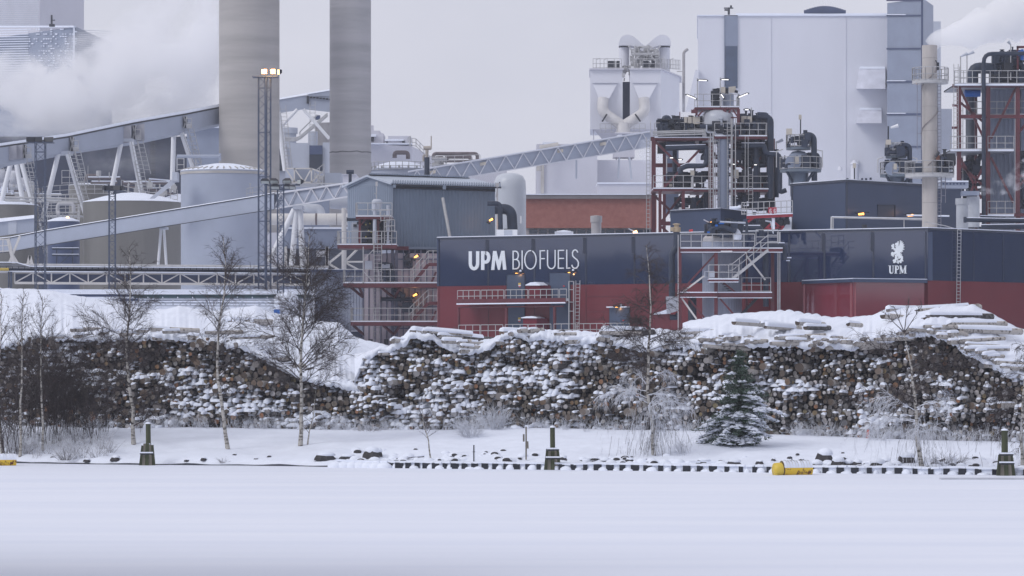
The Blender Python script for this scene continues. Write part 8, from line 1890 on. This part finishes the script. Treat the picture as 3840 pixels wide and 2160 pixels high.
# branches lying on the bank, plank
mb = MB(); R2 = random.Random(3)
for (xa, ya, xb, yb) in ((1500, 1728, 1590, 1712), (1480, 1722, 1560, 1716), (1440, 1690, 1485, 1702), (1590, 1712, 1625, 1730)):
    D = ground_at(xa, ya) ; a, b = P(xa, ya, D), P(xb, yb, D + .4); mb.tube([a, a.lerp(b, .5) + V(0, 0, .05), b], .03, 6, 0); mb.beam(a + V(0, 0, .04), b + V(0, 0, .04), .05, .04, 1)
single(mb, 'fallen_branch', 'snowy fallen branches on the bank below the frosted sapling', 'branch', [TWIG, SNOW])
mb = MB(); D = ground_at(3500, 1735); mb.tube([P(3498, 1738, D), P(3545, 1722, D)], .05, 6, 0); single(mb, 'fallen_branch', 'single dark stick on the snow right of the forked birch', 'branch', [TWIG])
mb = MB(); D = ground_at(200, 1690); mb.tube([P(190, 1692, D), P(232, 1701, D)], .03, 6, 0); single(mb, 'fallen_branch', 'single dark stick on the snow under the left thicket', 'branch', [TWIG])
D = Dshore(X(2690, 130)) + .9; mb = MB(); mb.tube([P(2615, 1735, D), P(2745, 1740, D)], .07, 8, 0); mb.beam(P(2590, 1731, D), P(2745, 1736, D), .25, .08, 1); single(mb, 'plank', 'snow-covered plank resting on two stones under the conifer', 'plank', [WOODG, SNOW])
mb = MB(); D = 110; mb.box((X(3530, 121.), 121., -.01), (X(4000, 121.), 121.6, .05), 0); struct(mb, 'water_lead', [M('thin_wet_ice', (.50, .52, .57), .35)])
# ================================================================ STEAM AND HAZE
def volmat(name, dens, col=(.9, .9, .95), scale=.08, lo=.45, hi=.62, mask=None, stretch=(1, 1, 1), aniso=0.2, detail=5, edge=None):
    m = bpy.data.materials.new(name); m.use_nodes = True; t = m.node_tree
    for n in list(t.nodes): t.nodes.remove(n)
    o = t.nodes.new('ShaderNodeOutputMaterial'); v = t.nodes.new('ShaderNodeVolumePrincipled'); v.inputs['Color'].default_value = (*col, 1); v.inputs['Anisotropy'].default_value = aniso
    t.links.new(v.outputs[0], o.inputs['Volume'])
    if scale is None: v.inputs['Density'].default_value = dens; return m
    c = t.nodes.new('ShaderNodeTexCoord'); mp = t.nodes.new('ShaderNodeMapping'); mp.inputs['Scale'].default_value = stretch
    n = t.nodes.new('ShaderNodeTexNoise'); n.inputs['Scale'].default_value = scale; n.inputs['Detail'].default_value = detail; n.inputs['Roughness'].default_value = .58; n.inputs['Distortion'].default_value = .4
    mr = t.nodes.new('ShaderNodeMapRange'); mr.inputs['From Min'].default_value = lo; mr.inputs['From Max'].default_value = hi; mr.inputs['To Max'].default_value = dens
    t.links.new(c.outputs['Object'], mp.inputs[0]); t.links.new(mp.outputs[0], n.inputs['Vector']); t.links.new(n.outputs['Fac'], mr.inputs['Value'])
    val = mr.outputs[0]
    if mask: # falloff ellipsoids: (x, y, z, rx, ry, rz) in object space, summed and clamped
        s = None
        for (x, y, z, rx, ry, rz, g) in mask:
            mm = t.nodes.new('ShaderNodeMapping'); mm.vector_type = 'TEXTURE'; mm.inputs['Location'].default_value = (x, y, z); mm.inputs['Scale'].default_value = (rx, ry, rz)
            ln = t.nodes.new('ShaderNodeVectorMath'); ln.operation = 'LENGTH'; q = t.nodes.new('ShaderNodeMapRange'); q.inputs['From Min'].default_value = 1.0; q.inputs['From Max'].default_value = .35; q.inputs['To Max'].default_value = g
            t.links.new(c.outputs['Object'], mm.inputs[0]); t.links.new(mm.outputs[0], ln.inputs[0]); t.links.new(ln.outputs['Value'], q.inputs['Value'])
            if s is None: s = q.outputs[0]
            else:
                ad = t.nodes.new('ShaderNodeMath'); ad.operation = 'MAXIMUM'; t.links.new(s, ad.inputs[0]); t.links.new(q.outputs[0], ad.inputs[1]); s = ad.outputs[0]
        # noise carves the edge of the mask
        mu = t.nodes.new('ShaderNodeMath'); mu.operation = 'MULTIPLY'; t.links.new(val, mu.inputs[0]); t.links.new(s, mu.inputs[1]); val = mu.outputs[0]
    t.links.new(val, v.inputs['Density']); return m
# big steam cloud at left
D = 500; c0 = P(380, 330, D)
def rel(px, py, dy=0): p = P(px, py, D); return (p.x - c0.x, dy, p.z - c0.z)
mpx = D / F
msk = []
for (px, py, wx, wz, dy, g) in ((180, 330, 330, 170, 0, 1.), (420, 290, 300, 200, 2, 1.), (620, 220, 260, 260, 4, .9), (60, 400, 240, 150, -2, .8), (600, 370, 260, 110, 2, .5), (720, 120, 230, 240, 4, .8), (300, 480, 330, 60, 0, .22), (520, 610, 260, 90, -2, .06)):
    x, y, z = rel(px, py, dy); msk.append((x, y, z, wx * mpx, 13, wz * mpx, g))
mb = MB(); a, b = P(-120, 760, D), P(808, -90, D); mb.box((a.x, D - 22, a.z), (b.x, D + 42, b.z))
o = struct(mb, 'steam_cloud', volmat('steam_volume', 1.0, (.988, .988, .996), .12, .45, .58, msk, detail=8), 'stuff')
o.data.transform(Matrix.Translation(-c0)); o.location = c0
def plume(name, pts, rads, mat, seed, amp=.25, n=26, k=40):
    """a lumpy closed tube of steam along pts"""
    mb = MB(); P_ = fillet(pts, 3, 4) if len(pts) > 2 else pts; q = []
    L = [0]
    for a, b in zip(P_, P_[1:]): L.append(L[-1] + (b - a).length)
    for i in range(k + 1):
        s = L[-1] * i / k; j = max(0, min(len(P_) - 2, next((x - 1 for x in range(1, len(L)) if L[x] >= s), len(P_) - 2)))
        q.append((P_[j].lerp(P_[j + 1], (s - L[j]) / max(1e-6, L[j + 1] - L[j])), interp(rads, i / k)))
    vs = []
    for i, (c, r) in enumerate(q):
        t = (q[min(k, i + 1)][0] - q[max(0, i - 1)][0]).normalized(); u = t.cross(V(0, 1, 0)).normalized(); w = t.cross(u)
        for j in range(n):
            a = 2 * math.pi * j / n; d_ = u * math.cos(a) + w * math.sin(a); p = c + d_ * r
            f = 1 + amp * (nz3(p.x * .55 + seed, p.y * .55, p.z * .55) * 1.1 + nz3(p.x * 1.5, p.y * 1.5 + seed, p.z * 1.5) * .55 + .25 * nz3(p.x * 4, p.y * 4 + seed, p.z * 4)) * min(1, i / 5)
            vs.append(c + d_ * r * f)
    fs = [(i * n + j, i * n + (j + 1) % n, (i + 1) * n + (j + 1) % n, (i + 1) * n + j) for i in range(k) for j in range(n)] + [tuple(range(n))[::-1], tuple(range(k * n, (k + 1) * n))]
    mb.add(vs, fs, 0, True); return struct(mb, name, mat, 'stuff')
SD = 251.1
plume('steam_plume', [P(3490, 172, SD), P(3510, 150, SD), P(3570, 128, SD), P(3680, 95, SD + 1), P(3800, 60, SD + 2), P(3960, 20, SD + 3), P(4200, -40, SD + 4)], [(0, .55), (.06, .72), (.2, 1.15), (.45, 1.75), (.7, 2.2), (1, 2.6)], volmat('stack_steam', 1.5, (.995, .995, .998), .8, .22, .45, aniso=.0), 3, .42, 32, 60)
plume('steam_wisp', [P(3640, 735, 259), P(3700, 710, 259), P(3780, 690, 259), P(3870, 640, 259)], [(0, .2), (.3, .6), (1, 1.1)], volmat('wisp', .9, (.9, .91, .95), 1.1, .52, .66, aniso=0), 5, .5, 18, 24)
plume('steam_wisp', [P(2480, 700, 400), P(2460, 640, 400), P(2440, 580, 400), P(2430, 520, 400)], [(0, 1.0), (.4, 1.6), (1, 1.2)], volmat('wisp_b', .35, (.92, .93, .97), .5, .42, .62, aniso=0), 7, .5, 18, 24)
plume('steam_wisp', [P(2545, 470, 400), P(2560, 420, 400), P(2575, 350, 400), P(2590, 300, 400)], [(0, 1.2), (.4, .8), (1, .4)], volmat('wisp_c', .35, (.75, .77, .84), .6, .45, .62, aniso=0), 9, .5, 18, 24)
# haze
mb = MB(); mb.box((-900, -60, -2.0), (900, 760, 60))
struct(mb, 'haze', volmat('haze_air', .0002, (.86, .88, .96), None, aniso=0), 'stuff')

# ordinals for labels that would otherwise be shared
ordinals = ['first', 'second', 'third', 'fourth', 'fifth', 'sixth', 'seventh', 'eighth', 'ninth']
seen = {}
for o in sc.objects:
    if o.parent is None and o.get('label'): seen.setdefault(o['label'], []).append(o)
for lab, os_ in seen.items():
    if len(os_) > 1:
        for k, o in enumerate(sorted(os_, key=lambda o: o.location.x / max(1, o.location.y))): o['label'] = lab + ', %s from left' % ordinals[k % 9]
